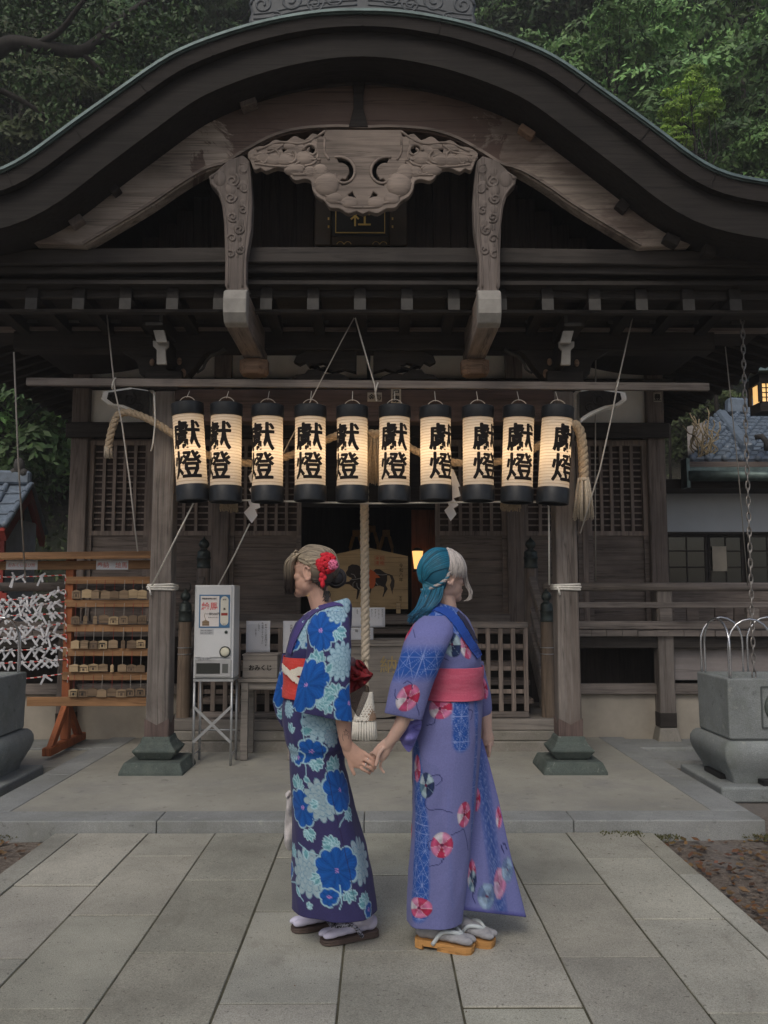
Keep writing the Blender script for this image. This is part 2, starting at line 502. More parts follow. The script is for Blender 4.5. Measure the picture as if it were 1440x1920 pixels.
for c in range(10):
    cuts = sorted([gy(p) for p in cross[c]], reverse=True)
    last = cuts[-1]
    while last > -2.5:
        last -= 0.86 + rnd.uniform(-.04, .04); cuts.append(last)
    edges = [YEND - 0.004] + cuts
    for a, b_ in zip(edges[:-1], edges[1:]):
        ga = 0.0042
        dz = rnd.uniform(-.0025, .0025)
        x0, x1, y0, y1 = PX[c]+ga, PX[c+1]-ga, b_+.0055, a-.0055
        n = len(pv.v)
        pv.cbox(((x0+x1)/2, (y0+y1)/2, -0.03+dz), (x1-x0, y1-y0, 0.06))
        t = rnd.uniform(0.80, 1.14)
        tones += [(t*rnd.uniform(.985, 1.015), t, t*rnd.uniform(.97, 1.02), 1)] * 8
o = pv.build('paving', M['paving'], bevel=0.004, seg=2)
ca = o.data.color_attributes.new('tone', 'FLOAT_COLOR', 'POINT')
ca.data.foreach_set('color', np.array(tones).ravel())
tag(o, kind='structure')
tag(MB().box((PX[0]+.01, -3, -0.07), (PX[-1]-.01, YEND, -0.0045)).build('paving_bed', M['joint']), kind='structure')

# the raised stone terrace under the porch: kerb stones round a cement field
PTOP = 0.07
PL, PR = ax(-85, 1538, gy(1560)), ax(1435, 1538, gy(1560))
PF = YEND + 0.006
PB = 7.72
kerb = MB()
kw = 0.24
rk = random.Random(5)
x = PL
while x < PR - 0.01:
    x2 = min(PR, x + rk.uniform(1.05, 1.35))
    if PR - x2 < 0.5: x2 = PR
    kerb.box((x+.002, PF, -0.14), (x2-.002, PF+kw, PTOP)); x = x2
for X, s in ((PL, 1), (PR, -1)):
    y = PF + kw
    while y < PB + 0.3:
        y2 = y + rk.uniform(.9, 1.2)
        kerb.box((min(X, X+s*kw), y+.002, -0.14), (max(X, X+s*kw), y2-.002, PTOP)); y = y2
tag(kerb.build('terrace_kerb', M['curb'], bevel=0.008, seg=2), kind='structure')
tag(MB().box((PL+kw+.002, PF+kw+.002, -0.14), (PR-kw-.002, 8.6, PTOP-0.004)).build('terrace_floor', M['platform']), kind='structure')
# lower concrete apron right and left of the terrace
tag(MB().box((PR+.005, 7.55, -0.1), (9, 9.6, 0.02)).build('apron_path', M['curb']), kind='structure')
ap = tag(MB().box((-9, 7.2, -0.1), (PL-.005, 9.6, 0.035)).build('apron_path', M['platform']), kind='structure')
# ================================================================== the shrine hall with its porch
SH = thing('shrine_building', 'weathered dark wooden shrine hall with a curved gable porch on two square pillars', 'shrine', (X0, 9.4, 0))
def mirror(p): return (2*X0 - p[0],) + tuple(p[1:])
def half(pxlist, Y):
    """right-half pixel outline -> (x, z) points at depth Y"""
    out = []
    for px, py in pxlist:
        p = at(px, py, Y); out.append((p.x, p.z))
    return out
def both(r):
    """right-half points starting on the axis -> full left-to-right list"""
    return [(2*X0 - x, z) for x, z in reversed(r[1:])] + [(X0, r[0][1])] + list(r[1:])
def rs(poly, n):
    """resample an (x, z) polyline to n points by length"""
    P = np.array(spline(poly, 12)); s = np.concatenate([[0], np.cumsum(np.hypot(*np.diff(P, axis=0).T))])
    t = np.linspace(0, s[-1], n)
    return list(zip(np.interp(t, s, P[:, 0]), np.interp(t, s, P[:, 1])))
def offset_down(poly, d):
    out = []
    for i, (x, z) in enumerate(poly):
        a, b = poly[max(i-1, 0)], poly[min(i+1, len(poly)-1)]
        tx, tz = b[0]-a[0], b[1]-a[1]; l = math.hypot(tx, tz)
        dd = d(x) if callable(d) else d
        out.append((x + tz/l*dd, z - tx/l*dd))
    return out
def plate(polys, y0, y1, bev=0.006, mb=None):
    """flat board with a cut-out outline (first polygon) and holes, edges eased"""
    c = bpy.data.curves.new('cut', 'CURVE'); c.dimensions = '2D'; c.fill_mode = 'BOTH'
    th = abs(y1-y0)/2
    c.extrude = max(th-bev, 0.001); c.bevel_depth = bev; c.bevel_resolution = 1; c.offset = -bev
    for pl in polys:
        s = c.splines.new('POLY'); s.points.add(len(pl)-1); s.use_cyclic_u = True
        for p, q in zip(s.points, pl): p.co = (q[0], q[1], 0, 1)
    o = bpy.data.objects.new('cut', c); COL.objects.link(o)
    me = bpy.data.meshes.new_from_object(o.evaluated_get(bpy.context.evaluated_depsgraph_get()))
    bpy.data.objects.remove(o); bpy.data.curves.remove(c)
    ym = (y0+y1)/2
    mb = mb or MB()
    mb.add([(v.co.x, ym - v.co.z, v.co.y) for v in me.vertices], [tuple(p.vertices) for p in me.polygons])
    bpy.data.meshes.remove(me); return mb
def circ(cx, cz, r, n=16, a0=0, a1=2*PI, sx=1):
    return [(cx + sx*r*math.cos(a0+(a1-a0)*k/n), cz + r*math.sin(a0+(a1-a0)*k/n)) for k in range(n + (0 if abs(a1-a0) > 6.2 else 1))]
def spiral(cx, cz, r0, r1, a0, turns, Y, n=26):
    return [(cx + (r0+(r1-r0)*k/n)*math.cos(a0+turns*2*PI*k/n), Y, cz + (r0+(r1-r0)*k/n)*math.sin(a0+turns*2*PI*k/n)) for k in range(n+1)]

# ---- curved porch roof
YR = 5.6
top_px = [(672, 27), (760, 31), (860, 49), (960, 80), (1040, 116), (1130, 178), (1220, 243), (1300, 302), (1360, 332), (1440, 348), (1520, 353), (1590, 350)]
top_r = half(top_px, YR)
roof = rs(both(top_r), 81)
thick1 = lambda x: 0.085 + 0.012*abs(x-X0)
thick2 = lambda x: 0.27 + 0.028*abs(x-X0)
cap_hi = offset_down(roof, -0.022)
RT = MB().band(cap_hi, offset_down(roof, 0.0), YR-0.012, 9.3).build('porch_roof', M['copper'], SH, autosmooth=R(35))
MB().band(offset_down(roof, -0.027), offset_down(roof, -0.008), YR-0.03, YR-0.0125).build('roof_edge_trim', M['coppertrim'], RT, autosmooth=R(35))
MB().band(offset_down(roof, 0.003), offset_down(roof, thick1), YR, YR+0.16).build('upper_fascia', M['fascia'], RT, autosmooth=R(35))
MB().band(offset_down(roof, thick1), offset_down(roof, thick2), YR+0.06, YR+0.30).build('lower_fascia', M['fascia2'], RT, autosmooth=R(35))
# seams in the metal edge
sm = MB()
for k in range(4, 78, 6):
    x, z = roof[k]; q = offset_down(roof, lambda _x: thick1(_x))[k]
    MB().bar((x, YR-.003, z), (q[0], YR-.003, q[1]), 0.008, 0.008, up=(0, 1, 0)).build('edge_seam', M['fascia2'], RT)
# soffit closing the underside back to the hall
sof = offset_down(roof, lambda x: thick2(x)-0.012)
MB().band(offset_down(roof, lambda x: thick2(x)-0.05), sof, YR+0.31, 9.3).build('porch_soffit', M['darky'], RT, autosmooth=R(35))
# blocks under the eave, glimpsed in the gap above the bargeboard
gap = offset_down(roof, lambda x: thick2(x)+0.03)
rb = random.Random(11)
bl = MB()
for k in range(8, 73, 2):
    if 34 < k < 46: continue
    x, z = gap[k]
    t = math.atan2(gap[k+1][1]-gap[k-1][1], gap[k+1][0]-gap[k-1][0])
    if rb.random() < (.75 if x < X0 else .5): continue
    MB().cbox((x+rb.uniform(-.05, .05), YR+0.37+rb.uniform(-.02, .03), z+.01), (0.06+rb.uniform(0, .07), 0.1, 0.05+rb.uniform(0, .03)), Matrix.Rotation(-t, 3, 'Y')).build('eave_block', rb.choice([M['dark'], M['beam'], M['tan'], M['post']]), RT, bevel=0.006)

# ---- bargeboard
YB = 6.0
bt = rs(both(half([(672, 149), (760, 156), (810, 164), (870, 180), (935, 202), (1000, 232), (1070, 280), (1120, 322), (1170, 361), (1220, 398), (1270, 427), (1330, 456)], YB)), 71)
bb = rs(both(half([(672, 245), (730, 243), (800, 248), (850, 262), (897, 287), (940, 313), (972, 322), (1020, 350), (1070, 385), (1120, 416), (1160, 440), (1200, 464)], YB)), 71)
BG = MB().band(bt, bb, YB, YB+0.11).build('bargeboard', M['barge'], SH, bevel=0.008)
MB().band([(x, z-.02) for x, z in bt], offset_down(bt, 0.045), YB-0.03, YB-0.001).build('bargeboard_lip', M['dark'], BG)
MB().band(offset_down(bb, -0.028), offset_down(bb, -0.008), YB-0.022, YB-0.001).build('bargeboard_bead', M['carve'], BG)
# dark strap over the joint at the crown
cx = X0
pl = half([(672-12, 152), (672+14, 152), (672+9, 180), (672+9, 205), (672+18, 240), (672-18, 240), (672-9, 205), (672-9, 180)], YB-.01)
plate([pl], YB-0.03, YB-0.003, 0.004).build('crown_strap', M['dark'], BG)
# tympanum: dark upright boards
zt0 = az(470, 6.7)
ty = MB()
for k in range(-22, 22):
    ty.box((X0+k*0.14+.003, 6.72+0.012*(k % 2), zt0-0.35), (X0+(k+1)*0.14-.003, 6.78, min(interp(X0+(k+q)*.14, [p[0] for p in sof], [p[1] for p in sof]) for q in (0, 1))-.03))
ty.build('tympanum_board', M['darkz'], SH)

# ---- carved pendant under the crown
YG = 5.93
gp = [(681, 243), (752, 243), (756, 256), (775, 250), (790, 262), (809, 255), (826, 266), (845, 262), (862, 273), (880, 276), (896, 287), (892, 300), (884, 319), (872, 316), (862, 322),
      (843, 315), (824, 319), (816, 332), (806, 339), (790, 336), (778, 340), (775, 355), (766, 369), (752, 377), (742, 389), (724, 391), (708, 400), (692, 396), (681, 401)]
gr = [half([p], YG)[0] for p in [gp[0], gp[1]] + spline(gp[1:-1], 3)[1:] + [gp[-1]]]
gr[0] = (X0, gr[0][1]); gr[-1] = (X0, gr[-1][1])
outer = [(x, z) for x, z in gr] + [(2*X0-x, z) for x, z in reversed(gr[1:-1])]
def g2(px, py): return half([(px, py)], YG)[0]
holes = []
for s in (1, -1):
    cxx, czz = g2(721, 321)
    k = 5.93/1600
    ring = circ(cxx, czz, 29*k, 14, R(72), R(268)) + [(cxx+3*k, czz-21*k), (cxx-2*k, czz-15*k), (cxx-9*k, czz-17*k)] + list(reversed(circ(cxx+2*k, czz, 18*k, 12, R(80), R(225))))
    hook = [(cxx-14*k, czz-20*k), (cxx-5*k, czz-27*k), (cxx+3*k, czz-20*k), (cxx-3*k, czz-14*k), (cxx-8*k, czz-14*k)]
    tri = [g2(760, 304), g2(767, 312), g2(760, 315)]
    dot = circ(*g2(778, 281), 10*k, 12)
    dot2 = [g2(700, 359), g2(708, 365), g2(703, 372), g2(694, 371)]
    dot3 = [g2(824, 270), g2(834, 273), g2(830, 286), g2(822, 280)]
    tri2 = []
    for h in (ring, tri, dot, dot2, dot3):
        holes.append(h if s > 0 else [(2*X0-x, z) for x, z in h])
GE = plate([outer] + holes, YG, YG+0.06, 0.007).build('pendant_carving', M['carve'], SH)
rd = MB()
for s in (1, -1):
    def mm(pts): return pts if s > 0 else [(2*X0-x, y, z) for x, y, z in pts]
    k = 5.93/1600
    for px, py, r, a, t in ((721, 326, 36, 1.2, .8), (778, 283, 15, 0, 1.2), (818, 296, 15, 2, 1.1), (850, 296, 18, 1, 1.0), (795, 318, 13, 3, 1), (868, 302, 12, 0, .9), (752, 340, 13, 4.2, .9)):
        c = g2(px, py); rd.tube(mm(spiral(c[0], c[1], r*k, r*k*0.3, a, t, YG+.001)), 0.011, 6)
    for seq in ([(752, 246), (775, 262), (800, 270), (840, 268), (880, 284)], [(760, 300), (790, 300), (815, 312), (850, 312), (882, 308)], [(768, 325), (790, 328), (812, 328)],
                [(770, 342), (762, 360), (748, 368), (736, 378), (720, 381), (704, 388), (681, 389)], [(752, 258), (752, 285), (744, 300)], [(830, 272), (850, 285), (885, 292)], [(845, 306), (862, 300), (884, 303)], [(770, 272), (765, 290), (772, 306), (790, 312)]):
        rd.tube(mm([(q[0], YG+.001, q[1]) for q in spline([g2(*p) for p in seq], 6)]), 0.010, 6)
for s in (1, -1):      # rounded cloud lobes and curling leaves carved in relief
    for px, py, r, sx, sz in ((748, 346, 26, 1, 1), (760, 324, 18, 1, 1.1), (735, 372, 17, 1.1, .8), (705, 380, 17, 1.1, .8), (790, 296, 17, 1.2, .9), (808, 318, 17, 1.3, .8), (780, 322, 14, 1, 1), (826, 300, 17, 1.2, .8), (848, 300, 17, 1.2, .8), (868, 296, 15, 1.2, .9), (884, 294, 11, 1.2, .9), (818, 274, 12, 1.3, .7), (845, 276, 13, 1.4, .6), (772, 266, 11, .8, 1.2), (797, 276, 10, 1, 1)):
        c = g2(px, py); rd.blob((c[0] if s > 0 else 2*X0-c[0], YG+.012, c[1]), r*5.93/1600, 16, 10, sq=(sx, .42, sz))
rd.build('carved_ridge', M['carve'], GE, smooth=True)

# ---- carved S struts and the beam noses that carry them
ZN0, ZN1 = az(608, 5.9), az(540, 5.9)
for s in (1, -1):
    YS = 5.95
    sp = [(893, 302), (905, 292), (932, 300), (955, 322), (969, 331), (967, 345), (952, 362), (944, 388), (940, 420), (938, 480), (938, 536), (932, 548), (900, 550), (893, 543), (898, 535), (898, 485), (889, 430), (887, 380), (890, 335)]
    h = half(sp, YS)
    h = h if s > 0 else [(2*X0-x, z) for x, z in h]
    ST = plate([h], YS, YS+0.1, 0.01).build('carved_strut', M['carvez'], SH)
    rr = MB(); k = 5.95/1600
    for px, py, r, a, t in ((951, 336, 11, 0, 1.3), (905, 318, 9, 1, 1.3), (925, 340, 12, 2, 1.4), (903, 355, 10, 0, 1.3), (928, 372, 10, 3, 1.3), (905, 395, 8, 1, 1.2), (924, 408, 9, 4, 1.3), (912, 432, 9, 2, 1.3), (925, 448, 8, 0, 1.1), (910, 470, 8, 2, 1.2), (927, 478, 7, 1, 1)):
        c = half([(px, py)], YS)[0]
        pts = spiral(c[0], c[1], r*k*1.15, r*k*.25, a, t, YS+.001)
        rr.tube(pts if s > 0 else [(2*X0-x, y, z) for x, y, z in pts], 0.010, 6)
    for seq in ([(897, 305), (895, 360), (899, 430), (904, 490), (905, 540)], [(962, 345), (944, 372), (936, 420), (933, 480), (932, 540)]):
        pts = [(q[0], YS+.002, q[1]) for q in spline(half(seq, YS), 6)]
        rr.tube(pts if s > 0 else [(2*X0-x, y, z) for x, y, z in pts], 0.009, 6)
    for px, py, r in ((948, 336, 17), (905, 318, 14), (926, 322, 12), (905, 350, 14), (928, 356, 15), (906, 384, 12), (926, 392, 12), (908, 418, 11), (924, 426, 11), (911, 450, 10), (926, 460, 9), (914, 482, 9)):
        c = half([(px, py)], YS)[0]; rr.blob((c[0] if s > 0 else 2*X0-c[0], YS+.012, c[1]), r*5.95/1600, 14, 9, sq=(.85, .4, 1.1))
    rr.build('carved_ridge', M['carvez'], ST, smooth=True)
    xa, xb = ax(897, 575, 5.9), ax(939, 575, 5.9)
    if s < 0: xa, xb = 2*X0-xb, 2*X0-xa
    # nose outline in depth/height, rounded at the front
    zz = ZN1-ZN0
    prof = [(7.05, ZN0), (6.02, ZN0), (5.93, ZN0+.02), (5.885, ZN0+.08), (5.88, ZN1-.09), (5.90, ZN1-.03), (5.95, ZN1), (7.05, ZN1)]
    nb = MB(); n = len(prof)
    nb.add([(xa, y, z) for y, z in prof] + [(xb, y, z) for y, z in prof], [tuple(range(n)), tuple(range(2*n-1, n-1, -1))] + [(i, (i+1) % n, (i+1) % n+n, i+n) for i in range(n)])
    BN = nb.build('beam_nose', M['beamy'], SH, bevel=0.012, seg=2)
    fp = [(5.99, ZN0+.004), (5.925, ZN0+.016), (5.878, ZN0+.078), (5.873, ZN1-.088), (5.893, ZN1-.026), (5.95, ZN1+.003), (6.0, ZN1+.003), (6.0, ZN0+.004)]
    n = len(fp); nb = MB()
    nb.add([(xa-.003, y, z) for y, z in fp] + [(xb+.003, y, z) for y, z in fp], [tuple(range(n)), tuple(range(2*n-1, n-1, -1))] + [(i, (i+1) % n, (i+1) % n+n, i+n) for i in range(n)])
    nb.build('nose_end_cap', M['cut'], BN, bevel=0.012, seg=2)
    xm = (xa+xb)/2
    tb = MB(); rr_ = []
    for z, q in ((3.235, .10), (3.27, .118), (ZN0-.003, .118)):
        rr_.append([(xm+q*math.cos(a)*1.06, 6.86+q*math.sin(a), z) for a in [PI/8+PI/4*i for i in range(8)]])
    tb.loft(rr_); tb.build('bearing_block', M['tan'], SH, bevel=0.005)

# ---- cross beam under the gable, eave board and the two rows of rafters
def strip(name, y_c, y_e, thick, Y, dY, mat, hw=3.35, parent=SH, bev=0.008):
    """long beam: y_c = pixel rows (top, bottom) at the centre, y_e at +-640 px"""
    T, B = [], []
    for k in range(-20, 21):
        d = hw*k/20; f = min(1.0, abs(d)/2.4)**2
        T.append((X0+d, az(y_c[0]+(y_e[0]-y_c[0])*f, Y))); B.append((X0+d, az(y_c[1]+(y_e[1]-y_c[1])*f, Y)))
    return MB().band(T, B, Y, Y+dY).build(name, mat, parent, bevel=bev)
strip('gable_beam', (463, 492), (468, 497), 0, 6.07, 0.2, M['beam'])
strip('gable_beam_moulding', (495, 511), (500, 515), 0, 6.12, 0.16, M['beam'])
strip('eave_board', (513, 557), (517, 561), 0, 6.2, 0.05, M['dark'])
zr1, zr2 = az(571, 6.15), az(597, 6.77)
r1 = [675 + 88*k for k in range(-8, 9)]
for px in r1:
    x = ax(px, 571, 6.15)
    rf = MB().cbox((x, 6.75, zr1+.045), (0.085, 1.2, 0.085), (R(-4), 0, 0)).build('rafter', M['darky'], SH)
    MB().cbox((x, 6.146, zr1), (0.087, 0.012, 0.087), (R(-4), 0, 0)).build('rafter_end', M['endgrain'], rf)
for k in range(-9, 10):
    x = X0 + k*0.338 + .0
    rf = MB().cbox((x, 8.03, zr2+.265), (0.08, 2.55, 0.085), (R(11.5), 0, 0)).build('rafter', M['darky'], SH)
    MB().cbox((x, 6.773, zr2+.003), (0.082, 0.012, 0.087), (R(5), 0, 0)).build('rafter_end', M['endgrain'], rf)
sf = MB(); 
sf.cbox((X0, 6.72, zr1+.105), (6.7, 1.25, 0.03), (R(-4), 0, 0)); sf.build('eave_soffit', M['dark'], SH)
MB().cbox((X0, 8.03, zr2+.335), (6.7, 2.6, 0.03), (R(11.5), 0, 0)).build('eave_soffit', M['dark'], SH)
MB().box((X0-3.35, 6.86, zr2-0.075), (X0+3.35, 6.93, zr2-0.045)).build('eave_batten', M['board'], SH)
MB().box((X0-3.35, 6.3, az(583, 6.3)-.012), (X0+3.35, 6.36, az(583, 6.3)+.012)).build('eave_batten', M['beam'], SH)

# ---- pillars
HP = 1.637; YP = 6.97; PW = 0.088
for s in (-1, 1):
    x = X0 + s*HP
    P_ = MB().sqrings([(PW+.004, PW+.004, 0.33), (PW, PW, 1.6), (PW-.005, PW-.005, 3.12)], (x, YP)).build('pillar', M['pillar'], SH, bevel=0.014, seg=2)
    # dark shoe with a dipped top edge
    q = PW+.008; lo = 0.325
    rb_, rt_ = [], []
    for i, (a, b) in enumerate(((-1,-1),(0,-1),(1,-1),(1,0),(1,1),(0,1),(-1,1),(-1,0))):
        rb_.append((x+a*q, YP+b*q, lo)); rt_.append((x+a*q, YP+b*q, 0.475 if i % 2 == 0 else 0.425))
    MB().loft([rb_, rt_]).build('pillar_shoe', wood('shoe_wood', (0.135, 0.098, 0.088), 'Z') if 'shoe' not in M else M['shoe'], P_)
    MB().sqrings([(.115, .115, .158), (.13, .13, .172), (.168, .168, .225), (.17, .17, .238), (.142, .142, .262), (.118, .118, .295), (.106, .106, .335)], (x, YP)).build('pillar_base', M['greenstone'], P_, bevel=0.005)
    MB().sqrings([(.25, .25, .05), (.247, .247, .085), (.215, .215, .158)], (x, YP)).build('plinth', M['greenstone'], P_, bevel=0.01, seg=2)
    # carved beam nose outside the pillar
    npx = [(1086, 735), (1120, 730), (1170, 738), (1173, 752), (1160, 762), (1140, 765), (1128, 770), (1110, 778), (1095, 788), (1086, 795)]
    h = half(npx, 6.95); h = h if s > 0 else [(2*X0-a, z) for a, z in h]
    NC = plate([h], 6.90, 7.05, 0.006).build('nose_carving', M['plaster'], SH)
    cx_ = sum(a for a, _ in h)/len(h); cz_ = sum(z for _, z in h)/len(h)
    h2 = [(cx_+(a-cx_)*.90 - s*.030, cz_+(z-cz_)*.84+.006) for a, z in h]
    plate([h2], 6.885, 6.899, 0.003).build('nose_face', M['darky'], NC)
    cm = MB()
    for px, py, r, a in ((1150, 748, 11, 0), (1122, 750, 13, 2), (1105, 765, 9, 1)):
        c = half([(px, py)], 6.9)[0]; k = 6.9/1600
        pts = spiral(c[0], c[1], r*k, r*k*.25, a, 1.3, 6.884)
        cm.tube(pts if s > 0 else [(2*X0-u_, y, z) for u_, y, z in pts], 0.007, 5)
    cm.build('nose_spiral', M['darky'], NC, smooth=True)
    # bracket set on the pillar: cap block, boat arms, white-tipped projecting arms
    BK = MB().sqrings([(.10, .10, 3.12), (.15, .15, 3.18), (.15, .15, 3.27)], (x, YP)).build('bracket_block', M['dark'], SH, bevel=0.006)
    arm = [(1036, 716), (1066, 716), (1085, 712), (1104, 703), (1108, 684), (1118, 672), (1148, 655), (1148, 640), (955, 640), (962, 655), (985, 668), (1000, 690), (1014, 706)]
    h = half(arm, 6.93); h = h if s > 0 else [(2*X0-a, z) for a, z in h]
    AR = plate([h], 6.90, 7.04, 0.008).build('bracket_arm', M['dark'], BK)
    pale = MB()
    def q4(pts, y0, y1):
        hh = half(pts, y0); hh = hh if s > 0 else [(2*X0-a, z) for a, z in hh]
        pale.prism(hh if s > 0 else hh[::-1], y0, y1)
    q4([(1048, 640), (1077, 640), (1077, 650), (1070, 657), (1070, 684), (1052, 684), (1054, 657), (1048, 650)], 6.5, 6.53)
    q4([(1056, 620), (1076, 620), (1070, 643), (1050, 643)], 6.44, 6.47)
    pale.build('bracket_tip', M['cut'], BK, bevel=0.003)
    dk = MB()
    hh = half([(1056, 628), (1071, 628), (1066, 672), (1056, 672)], 6.53); xs_ = [a if s > 0 else 2*X0-a for a, _ in hh]
    dk.box((min(xs_), 6.535, min(z for _, z in hh)), (max(xs_), 7.0, max(z for _, z in hh)))
    hh = half([(1058, 587), (1097, 612)], 6.42); xs_ = [a if s > 0 else 2*X0-a for a, _ in hh]
    dk.box((min(xs_), 6.42, min(z for _, z in hh)), (max(xs_), 6.9, max(z for _, z in hh)))
    dk.build('bracket_arm', M['dark'], BK, bevel=0.004)
    ed = MB()
    hh = half([(1058, 606), (1090, 611)], 6.41); xs_ = [a if s > 0 else 2*X0-a for a, _ in hh]
    ed.box((min(xs_), 6.405, min(z for _, z in hh)), (max(xs_), 6.419, max(z for _, z in hh)))
    hh = half([(1058, 588), (1064, 604)], 6.41); xs_ = [a if s > 0 else 2*X0-a for a, _ in hh]
    ed.box((min(xs_), 6.405, min(z for _, z in hh)), (max(xs_), 6.419, max(z for _, z in hh)))
    ed.build('bracket_lit_edge', M['endgrain'], BK)  # pale strips paint in the lit lower and side edges of the block
    # pale carved tendril beside the inner arm
    td = MB()
    pts = [half([p], 6.88)[0] for p in ((945, 655), (958, 663), (972, 668), (982, 680), (987, 692), (998, 700))]
    pts = [((a if s > 0 else 2*X0-a), 6.885, z) for a, z in spline(pts, 5)]
    td.tube(pts, [0.02-.012*i/len(pts) for i in range(len(pts))], 6)
    td.build('bracket_tendril', M['endgrain'], BK, smooth=True)
    for px, py, r in ((1031, 678, 5), (1024, 700, 6), (1082, 680, 5)):
        c = half([(px, py)], 6.87)[0]
        MB().blob(((c[0] if s > 0 else 2*X0-c[0]), 6.88, c[1]), r*.0043, 8, 6, sq=(1, .6, 1.5)).build('bracket_bud', M['tan'], BK, smooth=True)
# tie beam between the pillars and purlin above
MB().box((X0-HP+PW-.01, 6.885, 2.86), (X0+HP-PW+.01, 7.055, 3.13)).build('tie_beam', wood('tie_beam_wood', (0.085, 0.058, 0.05), 'X'), SH, bevel=0.012, seg=2)
MB().box((X0-2.9, 6.88, 3.46), (X0+2.9, 7.06, zr2-.07)).build('purlin', M['dark'], SH, bevel=0.01)
# frog-leg carving between the brackets: pine and cloud shapes pierced through
for s in (1, -1):
    pcs = [[(715, 708), (735, 700), (755, 703), (772, 694), (790, 694), (796, 702), (812, 704), (822, 712), (715, 716)],
           [(700, 655), (782, 652), (800, 664), (812, 668), (817, 680), (806, 686), (795, 680), (788, 690), (776, 686), (770, 694), (755, 690), (742, 700), (722, 694), (700, 700)]]
    for pc in pcs:
        h = half(pc, 6.95); h = h if s > 0 else [(2*X0-a, z) for a, z in h]
        hs = []
        if len(pc) > 10:
            hs = [half(q, 6.95) for q in ([(752, 688), (763, 682), (773, 685), (766, 692)],)]
            hs = [q if s > 0 else [(2*X0-a, z) for a, z in q] for q in hs]
        plate([h]+hs, 6.92, 7.0, 0.008).build('frog_leg_carving', M['dark'], SH)

# ---- hall wall behind (Y 9.4)
YW = 9.4
def xw(d): return X0 + d
DP = [3.185, 1.62]           # post distances from the axis
PWD = 0.095
zf, zlin0, zlin1 = 1.07, az(825, YW), az(797, YW)
ztop = 4.3
for d in DP:
    for s in (-1, 1):
        o = MB().box((X0+s*d-PWD, YW-.1, 0.9), (X0+s*d+PWD, YW+.1, ztop)).build('wall_post', M['post'], SH, bevel=0.012, seg=2)
LB = MB().box((X0-3.32, YW-.16, zlin0), (X0+3.32, YW-.101, zlin1)).build('lintel_beam', M['beam'], SH, bevel=0.01)
MB().box((X0-3.4, YW-.12, az(729, YW)-.02), (X0+3.4, YW+.02, az(714, YW))).build('wall_beam', M['dark'], SH, bevel=0.008)
MB().box((X0-3.4, YW-.14, az(657, YW)), (X0+3.4, YW+.02, ztop)).build('wall_plate', M['dark'], SH, bevel=0.008)
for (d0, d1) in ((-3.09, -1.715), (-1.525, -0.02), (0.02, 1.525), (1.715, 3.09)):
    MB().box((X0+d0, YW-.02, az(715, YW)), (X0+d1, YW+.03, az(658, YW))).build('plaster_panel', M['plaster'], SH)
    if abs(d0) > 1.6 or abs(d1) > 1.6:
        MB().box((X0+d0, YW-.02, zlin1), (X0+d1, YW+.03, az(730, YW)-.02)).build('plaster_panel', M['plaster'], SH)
# transom over the doorway
MB().box((X0-1.525, YW-.03, zlin1), (X0+1.525, YW+.03, az(730, YW)-.02)).build('transom_board', wood('transom_wood', (0.075, 0.052, 0.045), 'X'), SH)
zlat0, zlat1 = az(996, YW), az(836, YW)
def lattice(x0, x1, z0, z1, name='lattice_panel', nx=None):
    bd = MB().box((x0, YW+.035, z0-.03), (x1, YW+.06, z1+.05)).build('backing_board', plain('lattice_backing', (0.05, 0.034, 0.03), 0.8, var=0.5, s=6) if 'lb' not in M else M['lb'], SH)
    m = MB(); fw = 0.05
    m.box((x0, YW-.03, z0-fw), (x0+fw, YW+.03, z1+.05)); m.box((x1-fw, YW-.03, z0-fw), (x1, YW+.03, z1+.05))
    m.box((x0+fw, YW-.028, z1), (x1-fw, YW+.03, z1+.05)); m.box((x0+fw, YW-.028, z0-fw), (x1-fw, YW+.03, z0))
    w = x1-x0-2*fw; n = nx or max(3, int(round(w/0.122)))
    for i in range(1, n):
        x = x0+fw+w*i/n; m.box((x-.017, YW-.02, z0), (x+.017, YW+.005, z1))
    k = int(round((z1-z0)/0.068))
    for i in range(1, k):
        z = z0+(z1-z0)*i/k; m.box((x0+fw, YW+.010, z-.008), (x1-fw, YW+.022, z+.008))
    return m.build(name, M['lattice'], SH)
M['lb'] = plain('lattice_backing', (0.05, 0.034, 0.03), 0.8, var=0.5, s=6)
def siding(x0, x1, z0, z1):
    m = MB(); z = z1; n = int(round((z1-z0)/0.145)); h = (z1-z0)/n
    for i in range(n):
        zc = z1-h*(i+.5)
        m.cbox(((x0+x1)/2, YW+.015, zc), (x1-x0-.1, 0.022, h*1.06), (R(11), 0, 0))
    m.box((x0, YW-.035, z0), (x0+.05, YW+.04, z1)); m.box((x1-.05, YW-.035, z0), (x1, YW+.04, z1))
    return m.build('lap_siding', M['board'], SH)
DO0, DO1 = ax(560, 1000, YW)-X0, ax(811, 1000, YW)-X0
DO = (DO1-DO0)/2; DOc = X0
bays = [(-3.09, -2.42), (-2.36, -1.715), (-1.525, -DO), (DO, 1.525), (1.715, 2.36), (2.42, 3.09)]
for a, b in bays:
    lattice(X0+a, X0+b, zlat0, zlat1)
    siding(X0+a, X0+b, 1.13, zlat0-.05)
    MB().box((X0+a, YW-.03, zlat1+.05), (X0+b, YW+.03, zlin0)).build('head_board', M['board'], SH)
for s in (-1, 1):
    MB().box((X0+s*2.39-.03, YW-.05, 1.1), (X0+s*2.39+.03, YW+.05, zlin0)).build('mullion', M['lattice'], SH)
